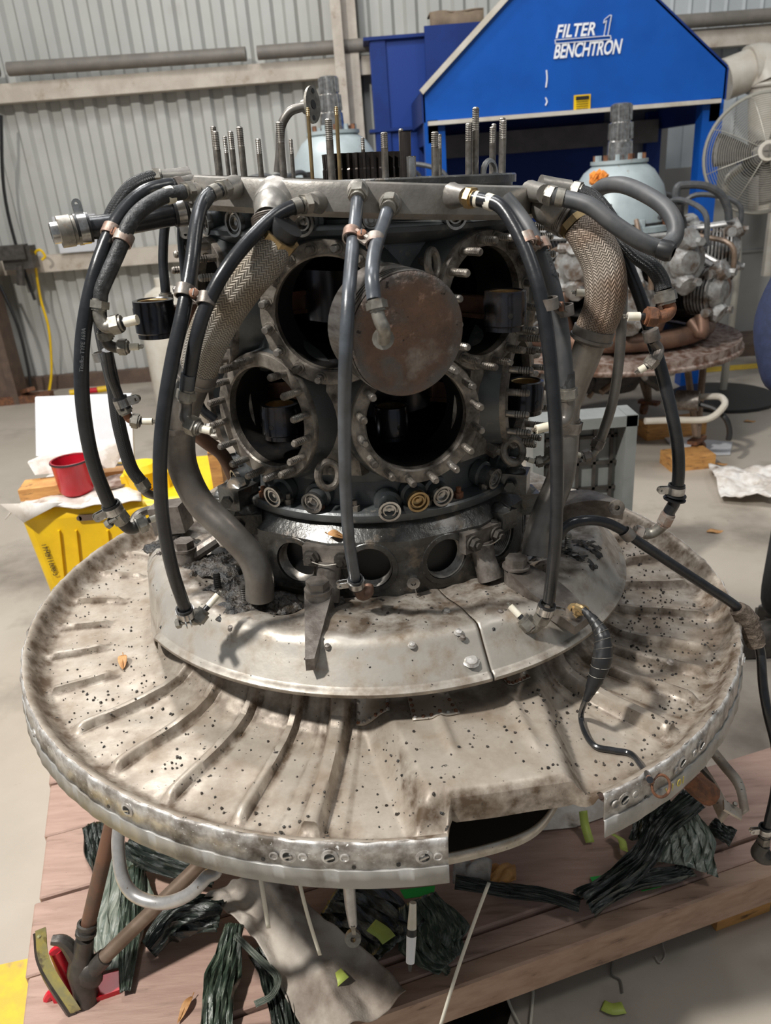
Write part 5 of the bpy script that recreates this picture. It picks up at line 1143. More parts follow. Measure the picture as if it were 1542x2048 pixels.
def pad(px, py, r_):
    c = RC(px, py, .270); q = ERG.inverted() @ c; n_ = (ERG.to_3x3() @ V((q.x, q.y, -.018)).normalized()); mb = MB(); mb.lathe([(r_ * 1.15, -.006), (r_, .002), (r_ * .9, .004), (r_ * .78, .012), (r_ * .6, .022), (.0001, .026)], 28, c, n_); return part('lead_boss', mb, M_ring, t_ring)
def nut(pa, pb, r, parent, mm=M_fit, nm='hex_nut'):
    mb = MB(); d = (pb - pa); mb.cyl(pa, pb, r * .92, r * .92, seg=6); mb.cyl(pa - d * .25, pa + d * .1, r * .72, seg=14); mb.cyl(pb - d * .1, pb + d * .3, r * .70, seg=14); return part(nm, mb, mm, parent)
pad(548, 408, .028)
def big_elbow(p0, p1, p2, r0, thread_dir):
    mb = MB(); mb.tube([p0, p1, p2], [r0 * .7, r0 * 1.15, r0 * .95], 22, n=8); e = part('intake_elbow', mb, M_ring, t_ring)
    d = thread_dir.normalized(); pr = []
    mb = MB()
    for i in range(9): h = i * .0026; pr += [(r0 * 1.06, h), (r0 * 1.13, h + .0013)]
    pr += [(r0 * 1.12, .025), (r0 * .8, .026), (r0 * .78, .004)]
    mb.lathe(pr, 30, p2 - d * .004, d); part('threaded_collar', mb, M_steelbr, e); return e
big_elbow(RC(549, 405, .25), P(546, 414, .99), P(540, 440, .968), .0195, P(550, 490, .95) - P(540, 425, .965))
big_elbow(RC(1088, 400, .262), P(1098, 415, 1.12), P(1112, 428, 1.12), .021, P(1150, 450, 1.10) - P(1105, 425, 1.12))

# ============================================================ HOSES AND LEADS
def lead(label, path, r=.0075, mm=M_rubber, group=None, name='ignition_lead', hn='hose', cat='lead'):
    pts = [P(*q) for q in path]; t = thing(name, label, cat, pts[-1], group); mb = MB(); mb.tube(pts, r, 14, n=8); part(hn, mb, mm, t); t['_p'] = 0; del t['_p']; return t, pts
def collar(t, a, b, r, mm=M_sleeve, nm='collar'):
    mb = MB(); mb.cyl(P(*a), P(*b), r, seg=16); part(nm, mb, mm, t)
def elbow(t, path, r=.0062, mm=M_fit, n1=None, n2=None, nr=.0115, nm_=None):
    pts = [P(*q) for q in path]; mb = MB(); mb.tube(pts, r, 12, n=8); e = part('elbow', mb, mm, t)
    if n1: a, b = P(*n1[0]), P(*n1[1]); nut(a, b, nr, t, nm_ or M_fit)
    if n2: a, b = P(*n2[0]), P(*n2[1]); nut(a, b, nr, t, nm_ or M_fit)
    return e
def terminal(t, a, b, r=.0048, spring=True):
    a, b = P(*a), P(*b); d = b - a; mb = MB(); mb.cyl(a, a + d * .34, r * .85, seg=14); part('terminal_sleeve', mb, M_black, t)
    mb = MB(); mb.cyl(a + d * .30, b, r, seg=16); part('ceramic_tip', mb, M_ceram, t)
    if spring:
        mb = MB(); x, y, z = frame(d); L0 = .006; pts = [b + z * (L0 * k / 18) + (x * math.cos(k * 1.2) + y * math.sin(k * 1.2)) * .0026 for k in range(19)]; mb.tube(pts, .0006, 5, sm=False); part('contact_spring', mb, M_fit, t)
def clampband(t, c, d, r, mm=M_rustclamp, w=.012, nm='clamp_band'):
    c = P(*c) if len(c) == 3 and not isinstance(c, Vector) else c; d = V(d).normalized(); mb = MB(); mb.lathe([(r, -w / 2), (r + .0018, -w / 2), (r + .0018, w / 2), (r, w / 2)], 20, c, d, closed=True); return part(nm, mb, mm, t)
def pair_clamp(label, c1, c2, d, r1, r2, mm=M_rustclamp):
    p1, p2 = P(*c1), P(*c2); t = thing('hose_clamp', label, 'clamp', (p1 + p2) / 2); d = V(d).normalized(); mb = MB()
    for p, r in ((p1, r1), (p2, r2)): mb.lathe([(r, -.0065), (r + .0018, -.0065), (r + .0018, .0065), (r, .0065)], 22, p, d, closed=True)
    s_ = (p2 - p1); s_ = s_ - d * s_.dot(d); s_ = s_.normalized(); fw = s_.cross(d).normalized()
    if fw.y > 0: fw = -fw
    a_, b_ = p1 + s_ * (r1 * .8), p2 - s_ * (r2 * .8); mb.bar(a_ + fw * .001, b_ + fw * .001, .013, .0035, up=fw) ; mb.bar(a_ + fw * .001, b_ + fw * .001, .0035, .013, up=fw)
    part('clamp_strap', mb, mm, t); mb = MB(); m = (a_ + b_) / 2; mb.lathe([(.0058, .0), (.0054, .004), (.003, .0052), (.0001, .0054)], 14, m + fw * .004, fw); s2 = part('clamp_screw', mb, M_rust, t)
    mb = MB(); mb.bar(m + fw * .0094 - d * .004, m + fw * .0094 + d * .004, .001, .001); part('screw_slot', mb, M_dark, s2)
def pclip(t, c, d, r, tabdir, mm=M_bright):
    c = P(*c); d = V(d).normalized(); mb = MB(); mb.lathe([(r, -.009), (r + .0024, -.009), (r + .0024, .009), (r, .009)], 20, c, d, closed=True); k = part('cushion_clip', mb, M_black, t)
    mb = MB(); mb.lathe([(r + .0024, -.0055), (r + .0034, -.0055), (r + .0034, .0055), (r + .0024, .0055)], 20, c, d, closed=True); td = V(tabdir).normalized()
    td = (td - d * td.dot(d)).normalized(); n_ = td.cross(d)
    for o_ in (-.003, .003):
        q = c + td * (r + .001) + n_ * o_; mb.bar(q, q + td * .011, .0012, .0115, up=d); 
        mb.lathe([(.0022, -.0008), (.0058, -.0008), (.0058, .0008), (.0022, .0008)], 12, q + td * .012, n_, closed=True)
    part('clip_band', mb, mm, k)

# centre pair
b1 = RC(716, 384, .272); boss(RC(716, 384, .27), P(715, 390, .985), .015, .012)
t, p = lead('long grey centre ignition lead hanging from ring to the rear case', [(715, 388, .98), (712, 430, .955), (705, 500, .90), (697, 600, .845), (691, 720, .83), (689, 850, .85), (691, 970, .87), (698, 1080, .90), (712, 1170, .945)], .0078, M_rubgrey)
nut(P(717, 380, .99), P(715, 394, .975), .0125, t); pclip(t, (712, 1165, .94), P(712, 1165, .94) - P(706, 1120, .92), .0085, (-1, 0, -.15))
elbow(t, [(714, 1168, .945), (722, 1190, .95), (736, 1186, .955), (737, 1172, .965)], .0075, M_exh)
boss(RC(780, 408, .27), P(780, 408, .98), .015, .012)
t, p = lead('short centre ignition lead curving in front of the rusty piston', [(779, 408, .975), (766, 450, .94), (750, 500, .88), (744, 550, .835), (748, 600, .82)], .0078, M_rubgrey)
nut(P(781, 402, .985), P(778, 414, .965), .0125, t); elbow(t, [(753, 618, .818), (760, 640, .815), (768, 660, .815), (767, 680, .83)], .0072, M_fit, n1=((752, 603, .82), (755, 618, .818)), nr=.0125)
mb = MB(); mb.lathe([(.0001, 0), (.010, 0), (.012, .008), (.0001, .008)], 14, P(766, 676, .84), (0, -1, .1)); part('elbow_cap', mb, M_fit, t)
pair_clamp('rusty double clamp tying the two centre leads together', (703, 470, .918), (750, 483, .90), P(700, 500, .90) - P(708, 440, .94), .0082, .0082)
# left front pair
boss(RC(640, 405, .268), P(622, 406, .99), .014, .011)
t, p = lead('black ignition lead arching left from the ring past the braided hose', [(616, 407, .985), (590, 412, .975), (545, 436, .95), (490, 490, .92), (445, 550, .90), (412, 615, .89), (392, 680, .885), (375, 775, .89)], .0082, M_rubber)
nut(P(618, 407, .985), P(606, 409, .98), .0135, t); collar(t, (600, 410, .977), (586, 415, .972), .0092, M_fit)
collar(t, (377, 748, .887), (373, 780, .89), .0088, M_rubgrey); elbow(t, [(371, 795, .89), (371, 815, .89), (372, 838, .885), (388, 850, .88), (400, 856, .878)], .0075, M_pipe, n1=((374, 782, .89), (371, 798, .89)), n2=((378, 848, .885), (394, 855, .88)), nr=.013)
terminal(t, (392, 855, .88), (422, 862, .875))
boss(RC(470, 375, .270), P(448, 378, 1.015), .015, .012)
t, p = lead('long black ignition lead on the left reaching down to the shroud', [(446, 379, 1.01), (420, 388, .995), (403, 410, .98), (393, 450, .955), (383, 530, .92), (366, 625, .89), (345, 720, .875), (327, 830, .865), (320, 930, .86), (326, 1040, .87), (345, 1140, .88), (372, 1222, .90)], .0084, M_rubber)
nut(P(452, 377, 1.017), P(441, 381, 1.008), .0135, t); collar(t, (434, 382, 1.003), (422, 388, .996), .0095, M_fit); collar(t, (418, 389, .994), (400, 416, .978), .0088, M_crack)
pclip(t, (371, 1225, .90), P(372, 1225, .90) - P(360, 1190, .89), .0090, (.3, -.6, -1)); elbow(t, [(374, 1230, .902), (388, 1240, .905), (400, 1236, .91), (408, 1222, .915)], .0072, M_fit, n2=((393, 1240, .905), (405, 1224, .912)), nr=.0125); terminal(t, (408, 1222, .915), (436, 1190, .93))
mb = MB(); mb.cyl(P(357, 1247, .895), P(385, 1243, .895), .0028, seg=8); mb.cyl(P(353, 1248, .895), P(361, 1246, .895), .0068, seg=6); part('clip_bolt', mb, M_fit, t)
pair_clamp('grey double clamp joining the two long left leads', (369, 583, .90), (413, 600, .893), P(365, 620, .89) - P(376, 560, .91), .0090, .0090, M_steelbr)
# far left trio
t, p = lead('braided black lead at far upper left of the ring', [(320, 355, 1.12), (295, 358, 1.11), (262, 375, 1.10), (236, 408, 1.09), (220, 440, 1.085), (207, 500, 1.08), (200, 560, 1.075), (200, 640, 1.07), (215, 720, 1.065), (228, 780, 1.06), (238, 850, 1.06), (260, 930, 1.065), (283, 965, 1.07)], .0095, M_braidblk)
boss(RC(375, 355, .271), P(318, 355, 1.12), .014, .010); nut(P(320, 355, 1.12), P(308, 356, 1.118), .0145, t); elbow(t, [(285, 970, 1.07), (293, 985, 1.07), (312, 992, 1.08), (330, 995, 1.09)], .0065, M_pipe, n1=((281, 962, 1.07), (290, 976, 1.07)), nr=.0125); clampband(t, (205, 712, 1.045), (0.1, 0, -1), .0105, M_bright)
t, p = lead('thick black ignition lead forming the outermost left loop', [(350, 372, 1.08), (330, 373, 1.07), (290, 385, 1.05), (250, 420, 1.03), (222, 465, 1.01), (193, 540, .985), (172, 630, .97), (163, 720, .96), (167, 820, .96), (185, 920, .965), (215, 1000, .975), (226, 1020, .98)], .0094, M_rubber)
boss(RC(385, 368, .271), P(355, 371, 1.085), .012, .010); nut(P(362, 370, 1.085), P(350, 373, 1.08), .0135, t, M_steelbr); collar(t, (345, 373, 1.078), (326, 374, 1.07), .0103, M_sleeve)
pclip(t, (226, 1018, .98), P(228, 1024, .98) - P(212, 994, .975), .0102, (-.6, -.3, -1)); elbow(t, [(230, 1026, .98), (245, 1045, .985), (262, 1057, .99), (285, 1048, 1.0)], .0085, M_castblk, n1=((233, 1026, .98), (244, 1040, .983)), n2=((276, 1050, .995), (290, 1044, 1.0)), nr=.0145)
mb = MB(); mb.cyl(P(216, 1048, .97), P(233, 1036, .97), .003, seg=8); mb.cyl(P(214, 1050, .97), P(221, 1045, .97), .0068, seg=6); part('clip_bolt', mb, M_fit, t); terminal(t, (292, 1043, 1.0), (316, 1034, 1.01), spring=False)
pl_ = t
t, p = lead('cracked black ignition lead inside the outer left loop', [(372, 383, 1.05), (350, 387, 1.04), (322, 395, 1.03), (285, 418, 1.015), (258, 450, 1.0), (240, 495, .99), (218, 545, .98), (203, 580, .975), (200, 600, .975)], .0092, M_crack)
boss(RC(395, 383, .270), P(375, 383, 1.055), .012, .010); nut(P(381, 382, 1.055), P(370, 384, 1.048), .0140, t); collar(t, (346, 388, 1.04), (332, 392, 1.035), .0104, M_ceram, 'marker_sleeve')
elbow(t, [(197, 612, .973), (197, 632, .972), (210, 652, .97), (228, 651, .968), (238, 648, .968)], .0082, M_fit, n1=((198, 602, .975), (197, 617, .973)), n2=((224, 651, .968), (240, 647, .968)), nr=.0140, nm_=M_fit); terminal(t, (240, 647, .968), (275, 639, .965), .0060, False)
pair_clamp('rust brown double clamp on the outer left pair of leads', (223, 463, 1.011), (247, 478, .995), P(215, 485, 1.0) - P(235, 440, 1.02), .0100, .0100)
t, p = lead('small elbow lead with white tip below the left loop', [(205, 645, .985), (208, 660, .985), (212, 668, .985)], .0075, M_rubber)
elbow(t, [(211, 672, .985), (216, 688, .985), (230, 695, .985), (242, 694, .985)], .0068, M_castblk, n1=((209, 664, .985), (213, 677, .985)), n2=((239, 694, .985), (253, 694, .985)), nr=.0118); terminal(t, (252, 694, .985), (277, 693, .985), .0045)
t, p = lead('thin lower left lead with clip and white tip', [(214, 700, 1.0), (222, 750, 1.01), (235, 785, 1.02), (243, 808, 1.025)], .0066, M_rubber)
pclip(t, (244, 806, 1.025), (.2, 0, -1), .0072, (.9, 0, .5)); elbow(t, [(250, 822, 1.025), (258, 836, 1.025), (270, 842, 1.025)], .0062, M_rust, n1=((245, 812, 1.025), (252, 824, 1.025)), n2=((265, 841, 1.025), (277, 843, 1.025)), nr=.0115); terminal(t, (277, 843, 1.025), (305, 843, 1.025))
t, p = lead('slim black lead hanging behind the left side against the wall', [(336, 430, 1.30), (329, 460, 1.30), (326, 520, 1.29), (330, 570, 1.28), (332, 590, 1.28)], .0075, M_rubber)
nut(P(332, 588, 1.28), P(333, 602, 1.28), .0125, t)
t, p = lead('dark lead dropping beside the left cylinder hole', [(366, 420, 1.15), (365, 480, 1.15), (372, 560, 1.15), (378, 660, 1.16), (388, 760, 1.17), (402, 815, 1.17), (430, 840, 1.17)], .0072, M_rubber)
mb = MB(); mb.tube([P(365, 845, 1.12), P(410, 882, 1.14), P(445, 910, 1.18), P(470, 960, 1.2)], .011, 12); single('rusty_tube', mb, M_exh, 'short rusty tube bending behind the left grey pipe', 'tube')
# transverse oil tube at left
t = thing('oil_drain_tube', 'black tube with silver open end sticking out at upper left', 'tube', P(120, 465, 1.06)); d = P(150, 460, 1.06) - P(110, 466, 1.05)
mb = MB(); mb.tube([P(146, 459, 1.06), P(230, 450, 1.08), P(330, 432, 1.12), P(372, 425, 1.14)], .0145, 16); part('tube_body', mb, M_rubber, t)
mb = MB(); q = P(102, 467, 1.05); x_ = d.normalized(); mb.lathe([(.011, 0), (.0135, .001), (.0135, .016), (.011, .016)], 20, q, x_, closed=True); part('open_end', mb, M_bright, t)
mb = MB(); mb.lathe([(.0135, .010), (.0195, .010), (.0195, .026), (.018, .027), (.018, .030), (.0195, .031), (.0195, .036), (.0145, .037)], 24, q, x_); part('end_coupling', mb, M_fit, t)
pclip(t, (166, 456, 1.065), d, .0165, (-.25, 0, 1)); pclip(t, (360, 425, 1.13), d, .0155, (.1, 0, -1))
# right front pair
boss(RC(905, 392, .270), P(933, 394, 1.0), .016, .011)
t, p = lead('glossy black right front ignition lead with brass nut, reaching the shroud', [(938, 396, .995), (965, 400, .985), (1000, 412, .97), (1030, 455, .95), (1056, 510, .93), (1078, 580, .91), (1093, 660, .90), (1104, 760, .895), (1112, 870, .89), (1114, 980, .89), (1110, 1090, .895), (1098, 1200, .91)], .0084, M_rubber)
nut(P(936, 395, .998), P(946, 397, .993), .0145, t, M_brass); collar(t, (951, 398, .991), (957, 399, .989), .0094, M_ceram, 'marker_sleeve'); collar(t, (974, 402, .983), (986, 406, .977), .0095, M_ceram, 'marker_sleeve')
pclip(t, (1092, 1218, .913), P(1090, 1222, .913) - P(1100, 1190, .908), .0092, (.7, 0, -.8)); elbow(t, [(1086, 1230, .915), (1075, 1250, .92), (1062, 1256, .922), (1050, 1245, .925)], .0082, M_fit, n1=((1092, 1222, .914), (1082, 1240, .918)), n2=((1062, 1255, .922), (1048, 1240, .927)), nr=.0140); terminal(t, (1047, 1240, .927), (1020, 1212, .94))
t, p = lead('grey right ignition lead with raised lettering beside the glossy one', [(1010, 395, 1.02), (1035, 425, 1.01), (1062, 465, .99), (1088, 520, .97), (1108, 580, .955), (1122, 650, .945), (1130, 720, .94), (1134, 770, .94)], .0092, M_sleeve)
collar(t, (1134, 745, .94), (1135, 775, .94), .0096, M_crack); elbow(t, [(1136, 795, .94), (1137, 820, .94), (1130, 840, .938), (1108, 850, .935)], .0082, M_pipe, n1=((1135, 778, .94), (1136, 794, .94)), nr=.0140); terminal(t, (1108, 850, .935), (1072, 859, .93), .0058)
ld2 = t
pair_clamp('bronze double clamp on upper right front leads', (1052, 480, .942), (1082, 492, .975), P(1062, 520, .93) - P(1040, 465, .95), .0092, .0100)
pair_clamp('lower double clamp joining the right front leads', (1098, 607, .905), (1128, 620, .947), (.12, .0, -1), .0090, .0100, M_steelbr)
# right loop and others
boss(RC(1060, 382, .270), P(1090, 388, 1.08), .014, .012)
t, p = lead('large looped black hose folding back on itself at upper right', [(1104, 392, 1.075), (1130, 397, 1.07), (1180, 412, 1.05), (1230, 450, 1.03), (1280, 482, 1.02), (1322, 496, 1.02), (1347, 478, 1.03), (1350, 448, 1.04), (1330, 415, 1.06), (1290, 388, 1.09), (1245, 370, 1.13), (1210, 372, 1.18), (1192, 384, 1.22)], .0108, M_sleeve)
nut(P(1095, 389, 1.08), P(1108, 393, 1.075), .0150, t); collar(t, (1112, 394, 1.073), (1128, 397, 1.07), .0118, M_fit)
mb = MB(); mb.lathe([(.0001, 0), (.012, 0), (.013, .012), (.011, .018), (.006, .019)], 16, P(1318, 497, 1.01), P(1345, 505, 1.0) - P(1318, 497, 1.01)); part('split_end_cap', mb, M_black, t)
boss(RC(1080, 372, .272), P(1140, 378, 1.17), .015, .012)
t, p = lead('mottled braided lead running down the right side to a rusty elbow', [(1158, 384, 1.16), (1185, 395, 1.15), (1212, 425, 1.13), (1240, 470, 1.10), (1275, 512, 1.07), (1305, 535, 1.05), (1322, 560, 1.045), (1328, 580, 1.04)], .0105, M_braidblk)
nut(P(1147, 380, 1.165), P(1160, 383, 1.16), .0150, t); nut(P(1330, 584, 1.04), P(1333, 602, 1.038), .0165, t); elbow(t, [(1336, 606, 1.038), (1340, 620, 1.035), (1330, 632, 1.03), (1312, 634, 1.03)], .0085, M_rust); nut(P(1310, 634, 1.03), P(1294, 633, 1.03), .0150, t, M_rust); terminal(t, (1290, 633, 1.03), (1255, 633, 1.03), .0058)
t, p = lead('long black lead down the far right ending above the dish', [(1222, 470, 1.12), (1240, 500, 1.11), (1262, 550, 1.10), (1285, 610, 1.09), (1305, 680, 1.08), (1325, 750, 1.075), (1342, 820, 1.07), (1355, 890, 1.07), (1357, 950, 1.07), (1350, 1000, 1.075), (1338, 1024, 1.08)], .0092, M_rubber)
mb = MB(); mb.cyl(P(1300, 660, 1.07), P(1305, 680, 1.07), .0115, seg=14); mb.tube([P(1306, 682, 1.07), P(1318, 700, 1.07), P(1310, 722, 1.06), P(1302, 728, 1.06)], .007, 10); part('side_branch', mb, M_steelbr, t); nut(P(1308, 718, 1.06), P(1298, 730, 1.06), .011, t, M_flange); terminal(t, (1296, 731, 1.06), (1278, 742, 1.06), .0052)
pclip(t, (1352, 980, 1.073), (.08, 0, 1), .0100, (-1, 0, .1)); mb = MB(); mb.lathe([(.009, 0), (.0165, .002), (.017, .004), (.009, .006), (.0165, .009), (.016, .011), (.009, .012)], 20, P(1348, 1002, 1.075), (.15, 0, 1)); part('rubber_grommet', mb, M_black, t)
elbow(t, [(1332, 1038, 1.08), (1322, 1054, 1.083), (1303, 1066, 1.088), (1280, 1067, 1.09)], .0088, M_fit, n1=((1336, 1030, 1.08), (1328, 1046, 1.082)), n2=((1284, 1068, 1.09), (1270, 1064, 1.092)), nr=.0138, nm_=M_rustclamp)
t, p = lead('brown grey thin lead behind the braided hose on the right', [(1246, 560, 1.18), (1243, 640, 1.18), (1238, 720, 1.18), (1226, 800, 1.18), (1208, 860, 1.18), (1200, 880, 1.18)], .0080, M_pipe)
elbow(t, [(1195, 892, 1.18), (1186, 906, 1.18), (1172, 912, 1.18)], .0070, M_fit, n1=((1199, 880, 1.18), (1193, 894, 1.18)), n2=((1180, 910, 1.18), (1168, 914, 1.18)), nr=.0125, nm_=M_steelbr); terminal(t, (1167, 914, 1.18), (1148, 906, 1.18), .0045)
t, p = lead('small black lead end pointing left behind the lower right', [(1128, 858, 1.12), (1115, 885, 1.12), (1105, 900, 1.12)], .0068, M_pipe)
elbow(t, [(1102, 905, 1.12), (1092, 918, 1.12), (1080, 922, 1.12)], .006, M_fit, n1=((1104, 898, 1.12), (1098, 910, 1.12)), n2=((1084, 922, 1.12), (1074, 924, 1.12)), nr=.010); terminal(t, (1073, 924, 1.12), (1056, 919, 1.12), .004)
t, p = lead('short white tipped lead end behind the braided hose', [(1190, 586, 1.2), (1172, 586, 1.2)], .0045, M_black); terminal(t, (1176, 586, 1.2), (1152, 585, 1.2), .0055)
# text on hoses
def hose_text(parent, s_, px, py, Y, px2, py2, size, mm):
    a, b = P(px, py, Y), P(px2, py2, Y); x_ = (b - a).normalized(); n_ = V((0, -1, 0)); y_ = n_.cross(x_).normalized(); text(parent, s_, a, size, mm, xdir=x_, ydir=y_, ext=.0006)
M_emb = mat('embossed_letters', (.10, .105, .11), rough=.45)
hose_text(ld2, 'Titeflex TYPE 169A', 1091, 497, .952, 1118, 600, .0072, M_emb)
hose_text(pl_, 'Titeflex TYPE 169A', 166, 745, .948, 172, 650, .0068, M_emb)
# control cable on the right
t = thing('control_cable', 'long black cable crossing the right of the dish and hanging off its rim', 'cable', P(1500, 1260, .98))
mb = MB(); mb.tube([P(1118, 1075, 1.02), P(1130, 1055, 1.02), P(1160, 1042, 1.02), P(1200, 1042, 1.03), P(1240, 1058, 1.04), (P(1290, 1092, 1.05)), P(1350, 1132, 1.06), P(1420, 1178, 1.07), P(1475, 1215, 1.08), P(1500, 1250, 1.08), P(1520, 1300, 1.07), P(1526, 1370, 1.05), P(1536, 1430, 1.03), P(1552, 1500, 1.02), P(1552, 1570, 1.01), P(1538, 1640, 1.0), P(1530, 1665, 1.0)], .0078, 12); part('cable_sheath', mb, M_rubber, t)
mb = MB(); pts = [P(1476, 1216, 1.078), P(1492, 1238, 1.078), P(1503, 1262, 1.075), P(1512, 1288, 1.07)]; mb.tube(pts, [.013, .018, .017, .016], 16); 
for i, v in enumerate(mb.v): mb.v[i] = v + V((random.uniform(-1, 1), random.uniform(-1, 1), random.uniform(-1, 1))) * .0016
part('worn_lagging', mb, mat('worn_lagging', (.17, .13, .10), (.10, .075, .055), rough=.9, scale=120, bump=2, bscale=160), t)
clampband(t, (1255, 1068, 1.04), P(1262, 1075, 1.04) - P(1248, 1060, 1.04), .0085, M_steelbr, .016)
nut(P(1529, 1672, 1.0), P(1527, 1685, 1.0), .013, t, M_flange); mb = MB(); mb.tube([P(1526, 1688, 1.0), P(1516, 1706, 1.0), P(1530, 1716, 1.0), P(1545, 1712, 1.0)], .0125, 12); part('end_elbow', mb, M_castblk, t); pclip(t, (1530, 1660, 1.0), (0, 0, 1), .0085, (-1, 0, .2))
# taped cable and ring on the dish
t = thing('taped_cable', 'black taped cable ending in a rusty ring on the right rim of the dish', 'cable', P(1322, 1572, .78))
pw_ = [P(1166, 1218, .90), P(1190, 1245, .885), P(1205, 1275, .87), P(1204, 1320, .855), P(1188, 1365, .85), P(1172, 1400, .845)]
mb = MB(); mb.tube(pw_, [.0045, .0075, .0115, .0130, .0100, .0045], 14, n=8)
for i, v in enumerate(mb.v): mb.v[i] = v + V((random.uniform(-1, 1), random.uniform(-1, 1), random.uniform(-1, 1))) * .0007
part('black_tape', mb, M_black, t); mb = MB()
sp_ = smooth_path(pw_, 8)
for k in range(8, 32, 3): d = (sp_[k + 1] - sp_[k - 1]).normalized(); rr = [.0045, .0075, .0115, .0130, .0100, .0045]; i = k / 8; r_ = rr[int(i)] + (rr[min(5, int(i) + 1)] - rr[int(i)]) * (i % 1); mb.torus(sp_[k], d + V((.2, 0, .1)), r_ + .0003, .0004, 20, 4)
part('lacing_thread', mb, M_fit, t)
mb = MB(); mb.tube([P(1150, 1212, .905), P(1160, 1216, .902), P(1168, 1222, .90)], .005, 8); part('brass_ferrule', mb, M_brass, t)
def onD(px, py, up=.006):
    z = -.03
    for _ in range(6): q = PZ(px, py, z); a = az_of(q); z = dish_pt(a, min(.619, math.hypot(q.x, q.y))).z + up
    return ENG @ PZ(px, py, z)
mb = MB(); mb.tube([P(1172, 1398, .845), onD(1162, 1430, .012), onD(1170, 1465), onD(1190, 1492), onD(1225, 1500), onD(1262, 1508), onD(1285, 1535), onD(1300, 1560, .010)], .0042, 10); part('rubber_cable', mb, M_rubber, t)
rcn = ENG @ (PC(1322, 1572, .630)); mb = MB(); mb.torus(rcn, (.3, -.8, .45), .0135, .0019, 30, 8); mb.tube([onD(1298, 1556, .010), rcn + V((-.012, 0, .008))], .0035, 8, sm=False); part('rusty_ring', mb, M_rust, t)

# ---------------- big braided hoses and grey pipes
def bighose(label, path, r, bm_, pipe, pr_, loc, collar_pts, brass):
    t = thing('braided_pipe', label, 'pipe', loc)
    mb = MB(); mb.tube([P(*q) for q in path], r, 28, n=10); part('braided_sleeve', mb, bm_, t)
    mb = MB(); mb.tube([P(*q) for q in pipe], pr_, 24, n=10); part('metal_pipe', mb, M_pipe, t)
    a, b = collar_pts; a, b = P(*a), P(*b); d = b - a; rr = (r[-1] if isinstance(r, list) else r); mb = MB(); mb.lathe([(rr * .95, 0), (rr * 1.08, d.length * .05), (rr * 1.08, d.length * .6), (rr * 1.14, d.length * .62), (rr * 1.14, d.length * .8), (rr * .9, d.length)], 28, a, d); part('end_ferrule', mb, M_pipe, t)
    a, b = brass; a, b = P(*a), P(*b); mb = MB(); mb.cyl(a, b, (r[0] if isinstance(r, list) else r) * 1.10, seg=8, rot=10); part('brass_nut', mb, M_brass, t)
    a2 = a + (a - b) * 1.3; mb = MB(); mb.cyl(a2, a, (r[0] if isinstance(r, list) else r) * .85, seg=24); part('rubber_joint', mb, M_black, t)
    return t
bighose('thick braided pipe curving down the left front of the engine', [(556, 478, .955), (530, 515, .955), (488, 560, .955), (445, 620, .965), (415, 680, .985), (398, 740, 1.0)], [.022, .0255, .027, .0275, .0265, .024], M_braid,
        [(396, 745, 1.0), (372, 810, 1.02), (360, 870, 1.03), (366, 935, 1.03), (400, 1005, 1.02), (455, 1060, 1.0), (500, 1110, .99), (517, 1150, .985), (520, 1195, .985)], [.021] * 4 + [.0205] * 3 + [.021, .021], Ew(-35, .3, .12), ((400, 735, 1.0), (388, 765, 1.005)), ((563, 468, .953), (553, 482, .956)))
t_ = bighose('thick braided pipe curving down the right side of the engine', [(1155, 450, 1.10), (1180, 478, 1.09), (1203, 520, 1.08), (1212, 570, 1.07), (1207, 615, 1.07), (1186, 665, 1.07)], [.022, .0265, .028, .028, .0275, .0265], M_braidr,
        [(1186, 668, 1.07), (1170, 715, 1.08), (1150, 770, 1.09), (1135, 820, 1.09), (1132, 880, 1.09), (1122, 950, 1.08), (1095, 1020, 1.06), (1078, 1070, 1.05), (1072, 1110, 1.04)], [.0215, .021, .019, .018, .019, .0205, .0215, .022, .022], Ew(45, .3, .12), ((1190, 655, 1.07), (1180, 685, 1.072)), ((1147, 441, 1.105), (1156, 452, 1.10)))
nut(P(1133, 862, 1.09), P(1137, 842, 1.09), .0245, t_, M_flange); 
mb = MB(); mb.lathe([(.0215, 0), (.024, .001), (.024, .008), (.0215, .009)], 24, P(362, 862, 1.03), (0, 0, 1)); single('pipe_band', mb, M_steelbr, 'grey band around the left grey pipe below the braided sleeve', 'clamp')

# ============================================================ PALLET AND WHAT LIES ON IT
PT = .165; th = math.atan2(.19, .68)
pu = V((math.cos(th), math.sin(th), 0)); pv = V((-math.sin(th), math.cos(th), 0))
PO = V((-.650, .730, 0)); RZ = Matrix.Rotation(th, 3, 'Z')
def PP(u, v, z): return PO + pu * u + pv * v + V((0, 0, z))
t_pal = thing('wooden_pallet', 'large dusty pink brown timber pallet under the engine stand', 'pallet', PP(.85, .7, 0))
v_ = .0; i = 0; BW = [.045, .20, .172, .175, .172, .175, .17]
for i, bw in enumerate(BW):
    jx = [0, .004, -.003, .006, .0, -.004, .003, .0, .002][i]; ln = [1.9, 1.88, 1.45, 1.5, 1.46, 1.52, 1.47, 1.5, 1.48][i]
    mb = MB(); z_ = PT - .0165 + (.002 if i % 2 else -.001) - (.004 if i == 0 else 0); mb.box(PP(jx + ln / 2, v_ + bw / 2 - .002, z_), (ln, bw - .005, .028), RZ); o = part('deck_plank', mb, M_wood, t_pal, ang=0); bv = o.modifiers.new('bevel', 'BEVEL'); bv.width = .003; bv.segments = 1
    v_ += bw
mb = MB(); mb.box(PP(.95, -.02, PT - .05), (1.95, .04, .085), RZ); o = part('front_beam', mb, M_woodf, t_pal, ang=0); bv = o.modifiers.new('bevel', 'BEVEL'); bv.width = .004; bv.segments = 1
